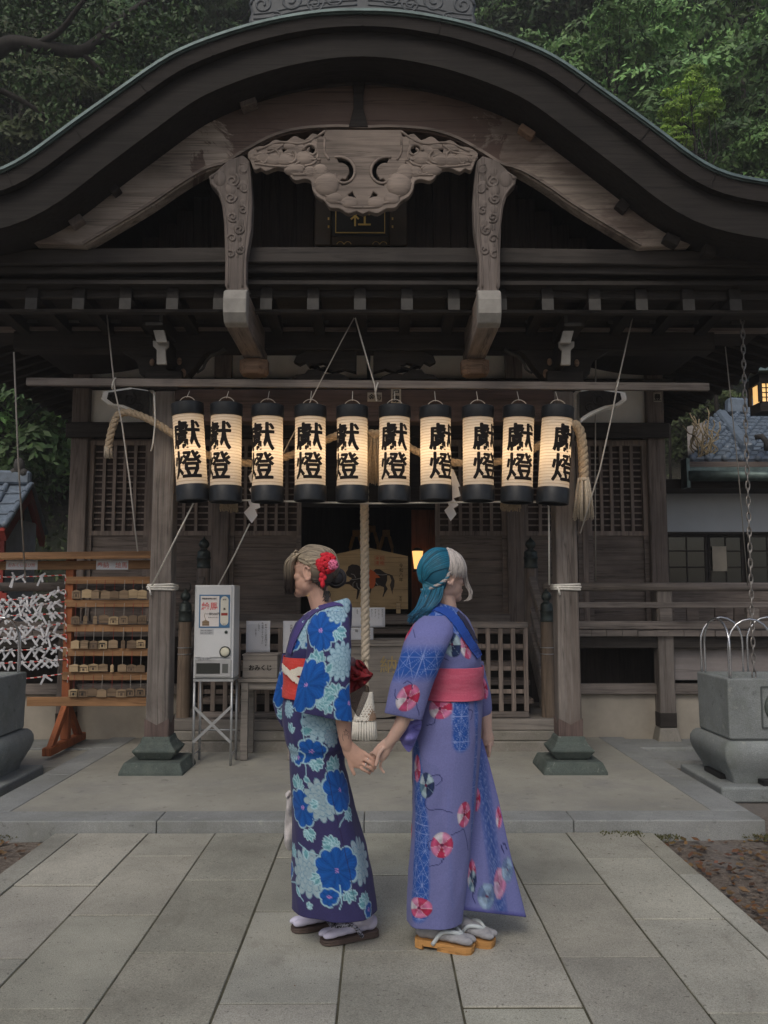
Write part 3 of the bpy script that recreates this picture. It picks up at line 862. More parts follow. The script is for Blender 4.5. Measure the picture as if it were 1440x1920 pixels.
# doorway head, threshold and the dark room inside
MB().box((X0-DO, YW-.03, az(951, YW)), (X0+DO, YW+.03, zlin0)).build('door_head', M['dark'], SH)
MB().box((X0-1.53, YW-.17, 1.13), (X0+1.53, YW-.036, 1.24)).build('threshold', M['rail'], SH, bevel=0.01)
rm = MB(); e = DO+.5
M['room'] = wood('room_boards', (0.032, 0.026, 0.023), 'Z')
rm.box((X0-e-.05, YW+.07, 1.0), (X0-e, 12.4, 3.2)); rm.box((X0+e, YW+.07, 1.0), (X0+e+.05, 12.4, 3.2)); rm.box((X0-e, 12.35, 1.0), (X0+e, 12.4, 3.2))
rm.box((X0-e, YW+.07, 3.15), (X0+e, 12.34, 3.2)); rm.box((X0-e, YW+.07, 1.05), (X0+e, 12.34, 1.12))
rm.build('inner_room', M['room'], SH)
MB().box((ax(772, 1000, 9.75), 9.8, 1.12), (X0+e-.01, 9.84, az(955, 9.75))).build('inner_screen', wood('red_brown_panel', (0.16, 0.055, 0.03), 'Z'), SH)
# altar fittings glimpsed inside: gold hanging ornaments
for px, py in ((668, 1000), (697, 992), (724, 1000)):
    m = MB(); p = at(px, py, 11.2)
    m.cbox((p.x, 11.2, p.z), (.10, .03, .09)); m.cbox((p.x-.06, 11.2, p.z-.12), (.045, .03, .16), (0, R(15), 0)); m.cbox((p.x+.06, 11.2, p.z-.12), (.045, .03, .16), (0, R(-15), 0))
    m.cbox((p.x-.08, 11.2, p.z-.27), (.03, .03, .16)); m.cbox((p.x+.08, 11.2, p.z-.27), (.03, .03, .16))
    m.build('altar_ornament', plain('old_gold', (0.30, 0.15, 0.04), 0.5, 0.3, var=.4) if 'og' not in M else M['og'], SH, bevel=.006)

# ---- veranda, railings, under-floor
YV = 8.32; zv1 = az(1182, YV); zv0 = az(1193, YV)
STW = 1.72     # half width of the stair opening
for s in (-1, 1):
    x0, x1 = (X0+STW, X0+5.6) if s > 0 else (X0-5.6, X0-STW)
    fl = MB(); n = 26; rr2 = random.Random(s+4)
    for k in range(n):
        a, b = x0+(x1-x0)*k/n, x0+(x1-x0)*(k+1)/n
        j = rr2.uniform(-.008, .008)
        fl.box((a+.002, YV-.03+j, zv0), (b-.002, YW-.1, zv1+j*.3))
    fl.build('veranda_floor', M['rail'], SH)
    MB().box((x0, YV+.03, az(1216, YV)), (x1, YV+.15, zv0-.002)).build('veranda_beam', M['beam'], SH, bevel=.006)
    MB().tube([(x0-.0, YV+.02, az(1100.5, YV)), (x1, YV+.02, az(1100.5, YV))], 0.043, 14).build('top_rail', M['rail'], SH, smooth=True)
    MB().box((x0, YV, az(1140, YV)), (x1, YV+.05, az(1129, YV))).build('middle_rail', M['rail'], SH, bevel=.005)
    MB().box((x0, YV-.015, az(1180, YV)), (x1, YV+.065, az(1165, YV))).build('bottom_rail', M['rail'], SH, bevel=.006)
    for d in (1.98, 2.9, 3.75, 4.6, 5.4):
        xx = X0+s*d
        MB().box((xx-.06, YV-.005, az(1164.5, YV)), (xx+.06, YV+.055, az(1140.5, YV))).build('rail_block', M['rail'], SH, bevel=.004)
    # posts carrying the veranda
    for d in (2.9, 4.9):
        xx = X0+s*d
        VP = MB().sqrings([(.078, .078, az(1352, YV)), (.075, .075, az(1105, YV))], (xx, YV+.09)).build('veranda_post', M['pillar'], SH, bevel=.008)
        MB().sqrings([(.081, .081, az(1366, YV)+.002), (.081, .081, az(1337, YV))], (xx, YV+.09)).build('post_shoe', M['dark'], VP, bevel=.006)
        MB().sqrings([(.125, .125, .0), (.085, .085, az(1366, YV))], (xx, YV+.09)).build('post_stone', M['step'], VP, bevel=.008)
        MB().sqrings([(.06, .06, az(1105, YV)), (.075, .075, az(1103, YV)), (.085, .085, az(1108, YV))], (xx, YV+.09)).build('post_cap', M['rail'], VP)
    # lower sill, pale foundation, dark boards behind
    MB().box((x0, YV+.10, az(1305, YV)), (x1, YV+.2, az(1285, YV))).build('sill_beam', M['rail'], SH, bevel=.008)
    MB().box((x0, YV+.16, -.05), (x1, YV+.34, az(1305, YV)-.002)).build('foundation', M['bare'], SH)
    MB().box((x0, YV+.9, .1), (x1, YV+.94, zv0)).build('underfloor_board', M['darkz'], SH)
    if s > 0:
        MB().box((X0+2.99, YV+.14, az(1278, YV)), (X0+4.8, YV+.19, az(1212, YV))).build('storage_panel', wood('storage_panel_wood', (.30, .27, .26), 'X', var=.15), SH)
        for k in range(9):
            MB().cbox((X0+3.12+k*.24+rr2.uniform(-.03, .03), YV+.5, zv1+.11), (.12, .03, .22), (R(rr2.uniform(-8, 8)), 0, 0)).build('leaning_board', M['board'], SH)
    # ledger stone
    MB().box((x0, 7.98, -.05), (x1, YV+.14, .055)).build('ground_sill', M['curb'], SH, bevel=.01)

# ---- steps up to the hall
YS0 = 7.72
zs1, zs2 = az(1372, YS0), az(1350, YS0+.02)
MB().box((X0-1.9, YS0, -.02), (X0+1.9, YS0+1.2, (PTOP+zs1)/2-.003)).build('stone_step', M['step'], SH, bevel=.01)
MB().box((X0-1.88, YS0+.03, (PTOP+zs1)/2-.002), (X0+1.88, YS0+1.2, zs1)).build('stone_step', M['step'], SH, bevel=.01)
MB().box((X0-1.80, YS0+.05, zs1+.001), (X0+1.80, YS0+.4, zs2)).build('wooden_step', M['boxgrey'], SH, bevel=.008)
MB().box((X0-1.80, YS0+.4, zs1+.001), (X0+1.80, YS0+1.3, zs2-.004)).build('wooden_step', M['boxgrey'], SH)
nst = 5
for k in range(nst):
    z = zs2 + (zv1-zs2)*(k+1)/nst; y = 8.02+.17*k
    MB().box((X0-1.55, y, z-.05), (X0+1.55, y+.26, z)).build('stair_tread', M['board'], SH, bevel=.006)
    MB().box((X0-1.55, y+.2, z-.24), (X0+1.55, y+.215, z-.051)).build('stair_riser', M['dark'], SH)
MB().box((X0-1.7, 8.75, zv0), (X0+1.7, YW-.1, zv1)).build('veranda_floor', M['rail'], SH)
def giboshi(x, y, z, r, parent, k=1.0):
    p = [(r*1.02, 0), (r*1.1, .01*k), (r*1.02, .03*k), (r*1.0, .10*k), (r*1.08, .105*k), (r*1.08, .12*k), (r*.98, .125*k), (r*.98, .17*k), (r*.9, .185*k), (r*.55, .20*k), (r*.42, .215*k), (r*.62, .225*k), (r*.78, .245*k), (r*.8, .265*k), (r*.62, .295*k), (r*.25, .315*k), (r*.1, .335*k), (0.002, .345*k)]
    return MB().lathe(p, (x, y, z), 20).build('finial', M['bronze'], parent, smooth=True)
for s in (-1, 1):
    xl = X0 + s*1.665
    z0, z1 = zs2, az(1166, 7.92)
    NP = MB().tube([(xl, 7.92, z0), (xl, 7.92, z1)], [.062, .058], 18).build('newel_post', wood('newel_wood', (.20, .15, .11), 'Z'), SH, autosmooth=R(40))
    giboshi(xl, 7.92, z1, .058, NP, .9)
    for py in (1214, 1226):
        MB().tube([(xl+.062*math.cos(a), 7.92+.062*math.sin(a), az(py, 7.92)) for a in np.linspace(0, 2*PI, 20)[:-1]], .004, 5, closed=True).build('wire_binding', M['steel'], NP, smooth=True)
    zt = az(1066, 8.7)
    NT = MB().tube([(xl, 8.7, zv1), (xl, 8.7, zt)], [.07, .068], 18).build('newel_post', M['post'], SH, autosmooth=R(40))
    giboshi(xl, 8.7, zt, .068, NT, .95)
    # sloping hand rail with its curled knee, and the stringer
    za, zb = z1-.06, zt-.1
    MB().bar((xl, 7.95, za-.02), (xl, 8.66, zb-.02), .075, .10).build('stair_rail', M['rail'], SH, bevel=.01)
    MB().bar((xl, 7.98, za-.32), (xl, 8.66, zb-.32), .06, .07).build('stair_rail', M['rail'], SH, bevel=.008)
    MB().bar((xl, 7.95, zs2+.12), (xl, 8.75, zv1-.02), .08, .25).build('stringer', M['rail'], SH, bevel=.01)

# ---- main roof over the hall: eaves all round, dark underneath
ex, ze = 4.3, 3.93
er = MB()
def fr(d, y, z): return (X0+d, y, z)
yb, yf = 14.5, 7.75
A = [fr(-ex, yf, ze), fr(ex, yf, ze), fr(ex, yb, ze), fr(-ex, yb, ze)]
Tt = [fr(-2.2, 10.6, 6.0), fr(2.2, 10.6, 6.0), fr(2.2, 11.6, 6.0), fr(-2.2, 11.6, 6.0)]
A2 = [(x, y, z+.16) for x, y, z in A]
er.add(A2 + Tt, [(0, 1, 5, 4), (1, 2, 6, 5), (2, 3, 7, 6), (3, 0, 4, 7), (4, 5, 6, 7)])
B = [fr(-3.2, 9.3, ztop), fr(3.2, 9.3, ztop), fr(3.2, 13, ztop), fr(-3.2, 13, ztop)]
MR = er.build('main_roof', M['copper'], SH)
e2 = MB().add(A + A2 + B, [(0, 1, 5, 4), (1, 2, 6, 5), (2, 3, 7, 6), (3, 0, 4, 7), (1, 0, 8, 9), (2, 1, 9, 10), (3, 2, 10, 11), (0, 3, 11, 8)])
e2.build('main_eave', M['darky'], MR)
for s in (-1, 1):
    for k in range(26):
        y = 7.9+.25*k
        a, b = Vector(fr(s*4.27, y, ze-.03)), Vector(fr(s*3.2, y, ztop-.05))
        MB().bar(a, b, .07, .08).build('side_rafter', M['dark'], MR)
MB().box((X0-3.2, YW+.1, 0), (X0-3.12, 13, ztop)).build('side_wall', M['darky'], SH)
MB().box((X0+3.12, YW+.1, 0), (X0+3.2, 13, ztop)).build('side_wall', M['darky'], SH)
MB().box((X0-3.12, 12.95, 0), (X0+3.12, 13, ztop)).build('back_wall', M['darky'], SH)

# ---- ridge ornament on the crown of the porch
op = [(672, 30), (760, 33), (830, 42), (884, 58), (893, 48), (888, 30), (892, 12), (884, -10), (860, -22), (820, -30), (760, -34), (672, -38)]
h = half(op, 5.72)
RO = plate([[(x, z) for x, z in h] + [(2*X0-x, z) for x, z in reversed(h[1:-1])]], 5.68, 5.9, 0.02).build('ridge_ornament', M['tile'], SH)
om = MB(); k = 5.68/1600
for s in (1, -1):
    def mm(pts): return pts if s > 0 else [(2*X0-x, y, z) for x, y, z in pts]
    for px, py, r, a in ((868, 10, 22, 0), (815, 2, 24, 1.5), (770, 8, 18, 3), (735, -5, 22, 2), (840, 34, 12, 1)):
        c = half([(px, py)], 5.68)[0]
        om.tube(mm(spiral(c[0], c[1], r*k, r*k*.2, a, 1.6, 5.682)), .010, 6)
    for off in (0, 9, 18):
        seq = [(690, 18-off), (740, 22-off), (800, 30-off), (850, 42-off), (884, 46-off)]
        om.tube(mm([(q[0], 5.682, q[1]) for q in spline(half(seq, 5.68), 6)]), .009, 6)
om.build('carved_ridge', M['tile'], RO, smooth=True)
# ================================================================== things hung on and standing round the porch
def flat(Y, cx, cz):
    """lettering on an upright face that looks at the camera side"""
    return lambda x, y: (cx + x, Y, cz + y)
def vtext(mb, body, size, Y, cx, ztop, gap=1.06, bold=0.0):
    for i, ch in enumerate(body):
        mb.text(ch, size, flat(Y, cx, ztop - size*gap*(i+.5)), bold)
def P3(px, py, Y): return tuple(at(px, py, Y))

# ---- name plaque inside the gable
p = at(676, 415, 6.5)
PQ = thing('shrine_plaque', 'black framed name plaque with gold lettering inside the gable behind the carved pendant', 'plaque', (p.x, 6.5, az(466, 6.5)))
x0, x1, z0, z1 = ax(595, 415, 6.5), ax(759, 415, 6.5), az(463, 6.5), az(300, 6.5)
m = MB(); m.box((x0, 6.5, z0), (x1, 6.58, z1)); m.build('backboard', M['black'], PQ, bevel=.01)
xi0, xi1, zi0 = ax(629, 415, 6.5), ax(722, 415, 6.5), az(438, 6.5)
m = MB(); m.box((x0-.02, 6.47, z0), (xi0-.03, 6.499, z1)); m.box((xi1+.03, 6.47, z0), (x1+.02, 6.499, z1)); m.box((xi0-.029, 6.475, z0), (xi1+.029, 6.498, zi0-.03))
m.build('frame', plain('lacquer_frame', (0.05, 0.034, 0.02), .4, var=.3), PQ, bevel=.008)
m = MB(); m.box((xi0, 6.49, zi0), (xi1, 6.4985, zi0+.008)); m.box((xi0, 6.49, zi0+.0085), (xi0+.006, 6.4985, z1-.05)); m.box((xi1-.006, 6.49, zi0+.0085), (xi1, 6.4985, z1-.05))
for px in (641, 655, 708, 722):
    c = at(px-3, 455, 6.47); m.tube([(c.x+.028*math.cos(a), 6.473, c.z-.02+.03*math.sin(a)) for a in np.linspace(.3, PI-.3, 8)], .003, 4)
for px in (616, 736):
    for py in (410, 425): 
        c = at(px, py, 6.468); m.cbox((c.x, 6.468, c.z), (.012, .003, .02))
m.build('gold_line', M['gold'], PQ)
m = MB(); c = at(676, 405, 6.48); m.text('社', .17, flat(6.488, c.x, c.z), .008); m.build('lettering', M['gold'], PQ)

# ---- hanging pole that carries the lanterns
YLP = 6.66
a, b = at(50, 716, YLP), at(1329, 726, YLP)
PO = MB().bar((a.x, YLP, a.z), (b.x, YLP, b.z), .035, .062).build('hanging_pole', M['rail'], None, bevel=.004, loc=None)
tag(PO, 'long squared grey pole slung across the porch above the row of lanterns', 'pole')
def line(name, pts, r, mat, label, cat='cord', group=None, n=6):
    if group: return MB().tube(pts, r, n).build('sling_cord', mat, PO, smooth=True)
    return tag(MB().tube(pts, r, n).build(name.replace('hanging_cord', 'hanging_string'), mat, None, smooth=True), label, cat, group)
hg = 'cords that sling the lantern pole'
line('hanging_cord', [P3(200, 585, 6.62), P3(213, 712, 6.63), P3(216, 735, 6.62), P3(228, 790, 6.6), P3(243, 900, 6.6), P3(258, 1034, 6.6)], .006, M['string'], 'thin grey cord tied to the left end of the pole and trailing down past the lattice', group=hg)
line('hanging_cord', [P3(1187, 590, 6.62), P3(1158, 720, 6.63), P3(1147, 780, 6.6), P3(1125, 880, 6.6), P3(1088, 1000, 6.7)], .006, M['string'], 'thin slanting cord tied to the pole right of the tenth lantern', group=hg)
line('hanging_cord', [P3(664, 596, 6.5), P3(640, 640, 6.55), P3(578, 760, 6.64), P3(531, 850, 6.68)], .005, M['string'], 'thin cord slanting down behind the third and fourth lanterns', group=hg)
line('hanging_cord', [P3(666, 596, 6.5), P3(690, 680, 6.58), P3(702, 720, 6.63), P3(706, 752, 6.63)], .006, M['cotton'], 'knotted pale cord holding the pole up at its middle', group=hg)
line('hanging_cord', [P3(1117, 668, 7.2), P3(1116, 900, 7.6), P3(1117, 1088, 8.2)], .006, M['string'], 'plumb grey cord hanging in front of the right lattice down to the railing')
line('hanging_cord', [P3(289, 735, 6.72), P3(291, 790, 6.74), P3(287, 830, 6.74), P3(283, 846, 6.74)], .006, M['cotton'], 'short pale cord dangling in front of the left pillar')
line('hanging_cord', [P3(26, 660, 6.6), P3(34, 860, 6.9), P3(48, 1092, 7.9)], .007, M['string'], 'thin cord hanging far left in front of the small red shrine')
line('hanging_cord', [P3(1360, 650, 7.2), P3(1384, 880, 7.5), P3(1402, 1098, 8.2)], .005, M['string'], 'thin cord hanging in front of the white house down to the railing')
pk = MB()
for px, py in ((213, 718), (1157, 722), (706, 727)):
    q = at(px, py, 6.64); pk.tube([(q.x+.03*math.cos(t)*.4, 6.655+.03*math.sin(t), q.z+.045*math.cos(t)) for t in np.linspace(0, 2*PI, 14)[:-1]], .007, 5, closed=True)
tag(pk.build('pole_lashing', M['cotton'], PO, smooth=True))

# ---- ten paper lanterns
def lantern_paper():
    m = bpy.data.materials.new('lantern_paper'); m.use_nodes = True
    nt = m.node_tree; N, L = nt.nodes, nt.links
    out = N['Material Output']; N.remove(N['Principled BSDF'])
    d = N.new('ShaderNodeBsdfDiffuse'); t = N.new('ShaderNodeBsdfTranslucent'); mx = N.new('ShaderNodeMixShader')
    tc = N.new('ShaderNodeTexCoord'); sp = N.new('ShaderNodeSeparateXYZ'); L.new(tc.outputs['Object'], sp.inputs[0])
    w = N.new('ShaderNodeMath'); w.operation = 'MULTIPLY'; w.inputs[1].default_value = 2*PI/0.0225; L.new(sp.outputs['Z'], w.inputs[0])
    s = N.new('ShaderNodeMath'); s.operation = 'SINE'; L.new(w.outputs[0], s.inputs[0])
    fib = noise(nt, (1, 1, 3), 30, 4, 0.6)
    rib = ramp(nt, s.outputs[0], [(0.0, (0.80, 0.77, 0.72)), (0.80, (0.80, 0.77, 0.72)), (0.97, (0.50, 0.43, 0.36))])
    col = mix(nt, rib, ramp(nt, fib, [(0.3, 0.86), (0.7, 1.0)]), 0.7, 'MULTIPLY')
    L.new(col, d.inputs[0]); L.new(col, t.inputs[0])
    mx.inputs[0].default_value = 0.55
    L.new(d.outputs[0], mx.inputs[1]); L.new(t.outputs[0], mx.inputs[2]); L.new(mx.outputs[0], out.inputs[0])
    b = N.new('ShaderNodeBump'); b.inputs['Strength'].default_value = 0.35; b.inputs['Distance'].default_value = 0.004
    L.new(s.outputs[0], b.inputs['Height']); L.new(b.outputs[0], d.inputs['Normal'])
    return m
M['lpaper'] = lantern_paper()
LR, LHH = 0.119, 0.73          # radius, whole height
YL = 6.55
LAMP_W = 1.05
def make_lantern(rot, suffix):
    T = thing('paper_lantern', 'x', 'lantern', (0, 0, 0))
    n = 40; m = MB(); rings = []
    zb, zt = 0.105, LHH-0.085
    k = 48
    vs = []; fs = []
    for i in range(k+1):
        z = zb+(zt-zb)*i/k
        r = LR - 0.0012*(1+math.sin(z*2*PI/0.0225))*.5
        vs += [(r*math.cos(2*PI*j/n), r*math.sin(2*PI*j/n), z) for j in range(n)]
    for i in range(k):
        for j in range(n): fs.append((i*n+j, i*n+(j+1) % n, (i+1)*n+(j+1) % n, (i+1)*n+j))
    m.add(vs, fs).build('paper_shade', M['lpaper'], T, smooth=True)
    q = LR+.007
    MB().lathe([(q-.012, zt+.02), (q-.002, zt-.012), (q, zt-.008), (q, LHH-.006), (q-.006, LHH), (q-.014, LHH), (q-.014, LHH-.02), (.07, LHH-.02), (.07, LHH-.026)], (0, 0, 0), 40, cap=False).build('top_cap', M['lacquer'], T, autosmooth=R(40))
    MB().lathe([(q-.012, zb-.02), (q-.002, zb+.012), (q, zb+.008), (q, .006), (q-.006, 0), (q-.012, 0), (q-.012, .03), (.03, .03), (0.001, .03)], (0, 0, 0), 40, cap=False).build('bottom_cap', M['lacquer'], T, autosmooth=R(40))
    MB().tube([(.07*math.cos(t), 0, LHH-.02+.075*math.sin(t)) for t in np.linspace(0, PI, 14)], .003, 5).build('wire_handle', M['string'], T, smooth=True)
    tx = MB(); r2 = LR+.0016
    def wrap(cz):
        return lambda x, y: (r2*math.sin(x/r2+rot), -r2*math.cos(x/r2+rot), cz+y)
    for i_, (dx, dz) in enumerate(((-.0048, 0), (.0048, .001), (0, .0040), (.001, -.0040), (-.002, .0015))):   # a broad brush: strokes laid over one another
        r2 = LR+.0016+.00025*i_
        tx.text('獻', .240, (lambda r2, dx, dz: lambda x, y: (r2*math.sin((x+dx)/r2+rot), -r2*math.cos((x+dx)/r2+rot), .478+dz+y*.92))(r2, dx, dz), 0.004, .012)
        tx.text('燈', .236, (lambda r2, dx, dz: lambda x, y: (r2*math.sin((x+dx)/r2+rot), -r2*math.cos((x+dx)/r2+rot), .258+dz+y*.92))(r2, dx, dz), 0.004, .012)
    tx.build('inscription', M['ink'], T)
    for zq, wq in ((.375, .74), (.215, .2), (.535, .2)):  # middle point is the bulb; upper and lower ones added to even the glow
        l = bpy.data.lights.new('bulb_and_fill', 'POINT'); l.energy = LAMP_W*wq*(1, .9, 1.08, 1.12, 1.1, 1, 1.15, .85, 1.05, .95)[suffix]; l.shadow_soft_size = 0.03; l.color = (1.0, 0.67, 0.36)
        lo = bpy.data.objects.new('bulb_and_fill', l); COL.objects.link(lo); lo.parent = T; lo.location = (0, 0, zq)
    return T
words_ = ['first', 'second', 'third', 'fourth', 'fifth', 'sixth', 'seventh', 'eighth', 'ninth', 'tenth']
lant = [((351, 757), (362, 940), 0), ((424.5, 758), (423, 942), -26), ((502, 761), (501.5, 942), -22), ((582, 762), (581.5, 940), 0), ((660.5, 763), (660, 941), -27),
        ((740, 762), (739, 941), -2), ((816.5, 764), (817.5, 939), 27), ((896, 763), (897, 940), 29), ((973, 763), (969, 943), 2), ((1046, 763), (1036, 945), 33)]
extra = {0: 'askew beside the left pillar', 1: 'lettering turned left', 2: 'lettering half turned left', 3: 'lettering square on', 4: 'just left of the straw tassel',
         5: 'just right of the straw tassel', 6: 'lettering turned right', 7: 'lettering cut off right', 8: 'before the right straw tassel', 9: 'askew before the right pillar'}
for i, (t_, b_, rot) in enumerate(lant):
    T = make_lantern(R(rot), i)
    pt, pb = at(t_[0], t_[1], YL), at(b_[0], b_[1], YL)
    T.location = (pb.x, YL, pb.z)
    ang = math.atan2(pt.x-pb.x, pt.z-pb.z)
    T.rotation_euler = (0, ang, 0)
    k = (pt-pb).length/LHH; T.scale = (1, 1, k)
    tag(T, f'lit paper lantern, {words_[i]} from the left, {extra[i]}', 'lantern', 'paper lanterns in a row under the porch')
    # short hook cord up to the pole
    top = pt + (pt-pb).normalized()*.05
    MB().tube([top, (top.x, YLP-.02, az(735, YLP))], .003, 5).build('hook_cord', M['string'], None)
    hk = bpy.data.objects[-1] if False else None
for o in [o for o in COL.objects if o.name.startswith('hook_cord')]:
    # belongs to the lantern just below it
    c = o.data.vertices[0].co
    T = min([q for q in COL.objects if q.name.startswith('paper_lantern')], key=lambda q: abs(q.location.x-c.x))
    bpy.context.view_layer.update()
    o.parent = T; o.matrix_parent_inverse = T.matrix_world.inverted()

# ---- sacred straw rope with tassels and zigzag papers
YSR = 6.785
SR = thing('sacred_rope', 'thick twisted straw rope draped in two swags behind the lanterns', 'rope', P3(700, 820, YSR))
rp = [(203, 842), (206, 822), (213, 795), (222, 778), (240, 773), (262, 779), (290, 792), (320, 811), (360, 838), (410, 861), (450, 868), (500, 866), (555, 850), (605, 828), (640, 815), (690, 812), (735, 818), (775, 843), (820, 862), (860, 868), (905, 869), (950, 862), (1000, 842), (1040, 815), (1070, 801)]
cl = [Vector(P3(*q[:2], YSR)) for q in spline(rp, 6)]
MB().rope(cl, .030, 3, .14, 7).build('twisted_rope', M['straw'], SR, smooth=True)
tl = [Vector(P3(*q[:2], YSR-.03)) for q in spline([(1062, 800), (1078, 797), (1088, 812), (1093, 850), (1095, 900)], 6)]
MB().rope(tl, .040, 3, .15, 7).build('twisted_rope', M['straw'], SR, smooth=True)
def tassel(px, y0, y1, w0, w1, Y, name, mat, parent, seed=0):
    rr = random.Random(seed); m = MB()
    a, b = at(px, y0, Y), at(px, y1, Y); k = Y/1600
    for i in range(70):
        t = rr.uniform(0, 2*PI); q = math.sqrt(rr.random())
        x0, x1_ = w0*k*q*math.cos(t)/2, w1*k*q*math.cos(t)/2
        d0, d1 = w0*k*q*math.sin(t)/2, w1*k*q*math.sin(t)/2
        e = rr.uniform(-.015, .02)
        m.tube([(a.x+x0, Y+d0, a.z), (a.x+x0*.4+x1_*.6, Y+(d0+d1)/2, (a.z*.55+b.z*.45)), (b.x+x1_+rr.uniform(-.006, .006), Y+d1, b.z+e)], [.006, .006, .004], 4)
    m.lathe([(w0*k*.5, 0), (w0*k*.52, -.015), (w0*k*.5, -.03)], (a.x, Y, a.z), 12)
    return m.build(name, mat, parent, smooth=True)
tassel(430, 872, 957, 18, 36, YSR+.02, 'straw_tassel', M['straw'], SR, 1)
tassel(702, 816, 907, 20, 44, YSR+.02, 'straw_tassel', M['straw'], SR, 2)
tassel(957, 872, 957, 18, 38, YSR+.02, 'straw_tassel', M['straw'], SR, 3)
tassel(1094, 896, 973, 20, 40, YSR-.03, 'rope_tassel', M['hemp'], SR, 4)
tassel(203, 838, 856, 12, 16, YSR, 'rope_end', M['hemp'], SR, 5)
def shide(pts, Y, label):
    """zigzag paper: outline quads folded one below the other"""
    m = MB()
    for i, q in enumerate(pts):
        d = .004*i
        w = [P3(x, y, Y - d) for x, y in q]
        v = [Vector(a) for a in w]; m.add([*(v), *[a+Vector((0, .0015, 0)) for a in v]], [(0, 1, 2, 3), (7, 6, 5, 4), (0, 4, 5, 1), (1, 5, 6, 2), (2, 6, 7, 3), (3, 7, 4, 0)])
    return tag(m.build('zigzag_paper', M['paper'], None), label, 'paper streamer', 'zigzag papers on the sacred rope')
shide([[(466, 893), (476, 880), (480, 900), (470, 905)], [(467, 918), (476, 908), (486, 925), (474, 930)], [(465, 939), (484, 934), (488, 952), (471, 957)], [(457, 961), (473, 944), (483, 966), (472, 981)]], YSR+.03, 'white zigzag paper hanging below the third lantern, left of the doorway')
shide([[(844, 878), (850, 880), (863, 912), (848, 915)], [(846, 914), (858, 909), (864, 930), (846, 936)], [(838, 940), (850, 934), (860, 947), (846, 956)], [(833, 957), (846, 944), (856, 964), (845, 977)]], YSR+.03, 'white zigzag paper hanging below the seventh lantern, right of the doorway')

# ---- thin cord strung below the lanterns from pillar to pillar
YC = 6.70
cp = [P3(285, 1098, 6.83), P3(365, 939, YC), P3(470, 938, YC), P3(600, 942, YC), P3(700, 944, YC), P3(850, 942, YC), P3(960, 941, YC), P3(1024, 942, YC), P3(1029, 950, YC), P3(1030, 1097, 6.83)]
CT = tag(MB().tube(cp, .0075, 6).build('string_line', M['cotton'], None, smooth=True), 'pale cord strung level below the lanterns and tied round both pillars', 'cord')
for s in (-1, 1):
    lw = MB()
    for k in range(3):
        z = az(1097+3.5*k, 6.83); q = .097+.004*(k % 2)
        xx = X0+s*HP
        lw.tube([(xx-q, YP-q, z), (xx+q, YP-q, z-.006*(k-1)), (xx+q, YP+q, z), (xx-q, YP+q, z)], .009, 6, closed=True)
    xx = X0+s*HP
    lw.tube([(xx-.09, YP-.105, az(1099, 6.83)), (xx-.075, YP-.11, az(1108, 6.83)), (xx-.068, YP-.108, az(1116, 6.83))], .008, 6)
    lw.build('pillar_lashing', M['cotton'], CT, smooth=True)
line('slack_string', [P3(468, 982, 6.8), P3(440, 1040, 6.95), P3(408, 1100, 7.15)], .006, M['cotton'], 'pale cord slanting from the left zigzag paper to the vending machine top')

# ---- bell rope
YBR = 7.25
BR = thing('bell_rope', 'thick pale twisted bell rope with a netted white tassel hanging before the offering box', 'bell rope', P3(685, 1385, YBR))
MB().rope([Vector(P3(683, 800, YBR)), Vector(P3(683.5, 1000, YBR)), Vector(P3(685.5, 1238, YBR))], .037, 3, .155, 8).build('twisted_rope', M['hemp'], BR, smooth=True)
MB().tube([P3(686, 1235, YBR), P3(689, 1270, YBR), P3(689, 1305, YBR)], [.02, .012, .018], 8).build('neck_cord', M['hemp'], BR, smooth=True)
tz = MB(); a, b = at(690, 1298, YBR), at(683, 1352, YBR); n = 16
def tas(t, h): 
    r = .034+.055*h; return Vector((a.x+(b.x-a.x)*h+r*math.cos(t), YBR+r*math.sin(t)*.8, a.z+(b.z-a.z)*h))
for i in range(n):
    for s in (1, -1):
        tz.tube([tas(2*PI*i/n+s*h*2.4, h) for h in np.linspace(0, 1, 12)], .0085, 5)
for k in range(5):
    for i in range(n): tz.blob(tas(2*PI*(i+.5*(k % 2))/n, .1+.2*k), .011, 5, 4)
MB().lathe([(.026, 0), (.072, -.225)], (a.x, YBR, a.z), 16, cap=False).build('tassel_core', M['tan'], BR, smooth=True)
tz.build('netted_tassel', M['cotton'], BR, smooth=True)
fr_ = MB(); rr = random.Random(2)
for i in range(26):
    t = 2*PI*i/26; p0 = tas(t, 1.0); fr_.tube([p0, p0+Vector((.004*math.cos(t), 0, -.07)), p0+Vector((.012*math.cos(t), .004*math.sin(t), -.145+rr.uniform(-.006, .006)))], [.010, .012, .010], 5)
fr_.build('fringe', M['cotton'], BR, smooth=True)

# ---- offering box
YO = 7.78; zo = zs2
xa, xb = ax(594, 1300, YO), ax(777, 1300, YO); zt_ = az(1200, YO)
OB = thing('offering_box', 'broad grey wooden offering box with gold lettering behind the bell rope', 'offering box', ((xa+xb)/2, YO+.2, zo))
m = MB(); zb_ = az(1318, YO)
m.box((xa+.02, YO+.01, zb_), (xb-.02, YO+.37, zt_-.055)); m.build('box_body', M['boxgrey'], OB, bevel=.006)
m = MB(); m.box((xa, YO-.01, zt_-.056), (xb, YO+.02, zt_)); m.box((xa, YO+.36, zt_-.056), (xb, YO+.39, zt_)); m.box((xa, YO+.021, zt_-.056), (xa+.03, YO+.359, zt_)); m.box((xb-.03, YO+.021, zt_-.056), (xb, YO+.359, zt_))
m.build('rim', M['boxgrey'], OB, bevel=.004)
for k in range(7):
    MB().box((xa+.03, YO+.045+.045*k, zt_-.03), (xb-.03, YO+.06+.045*k, zt_-.012)).build('slat', M['boxgrey'], OB)
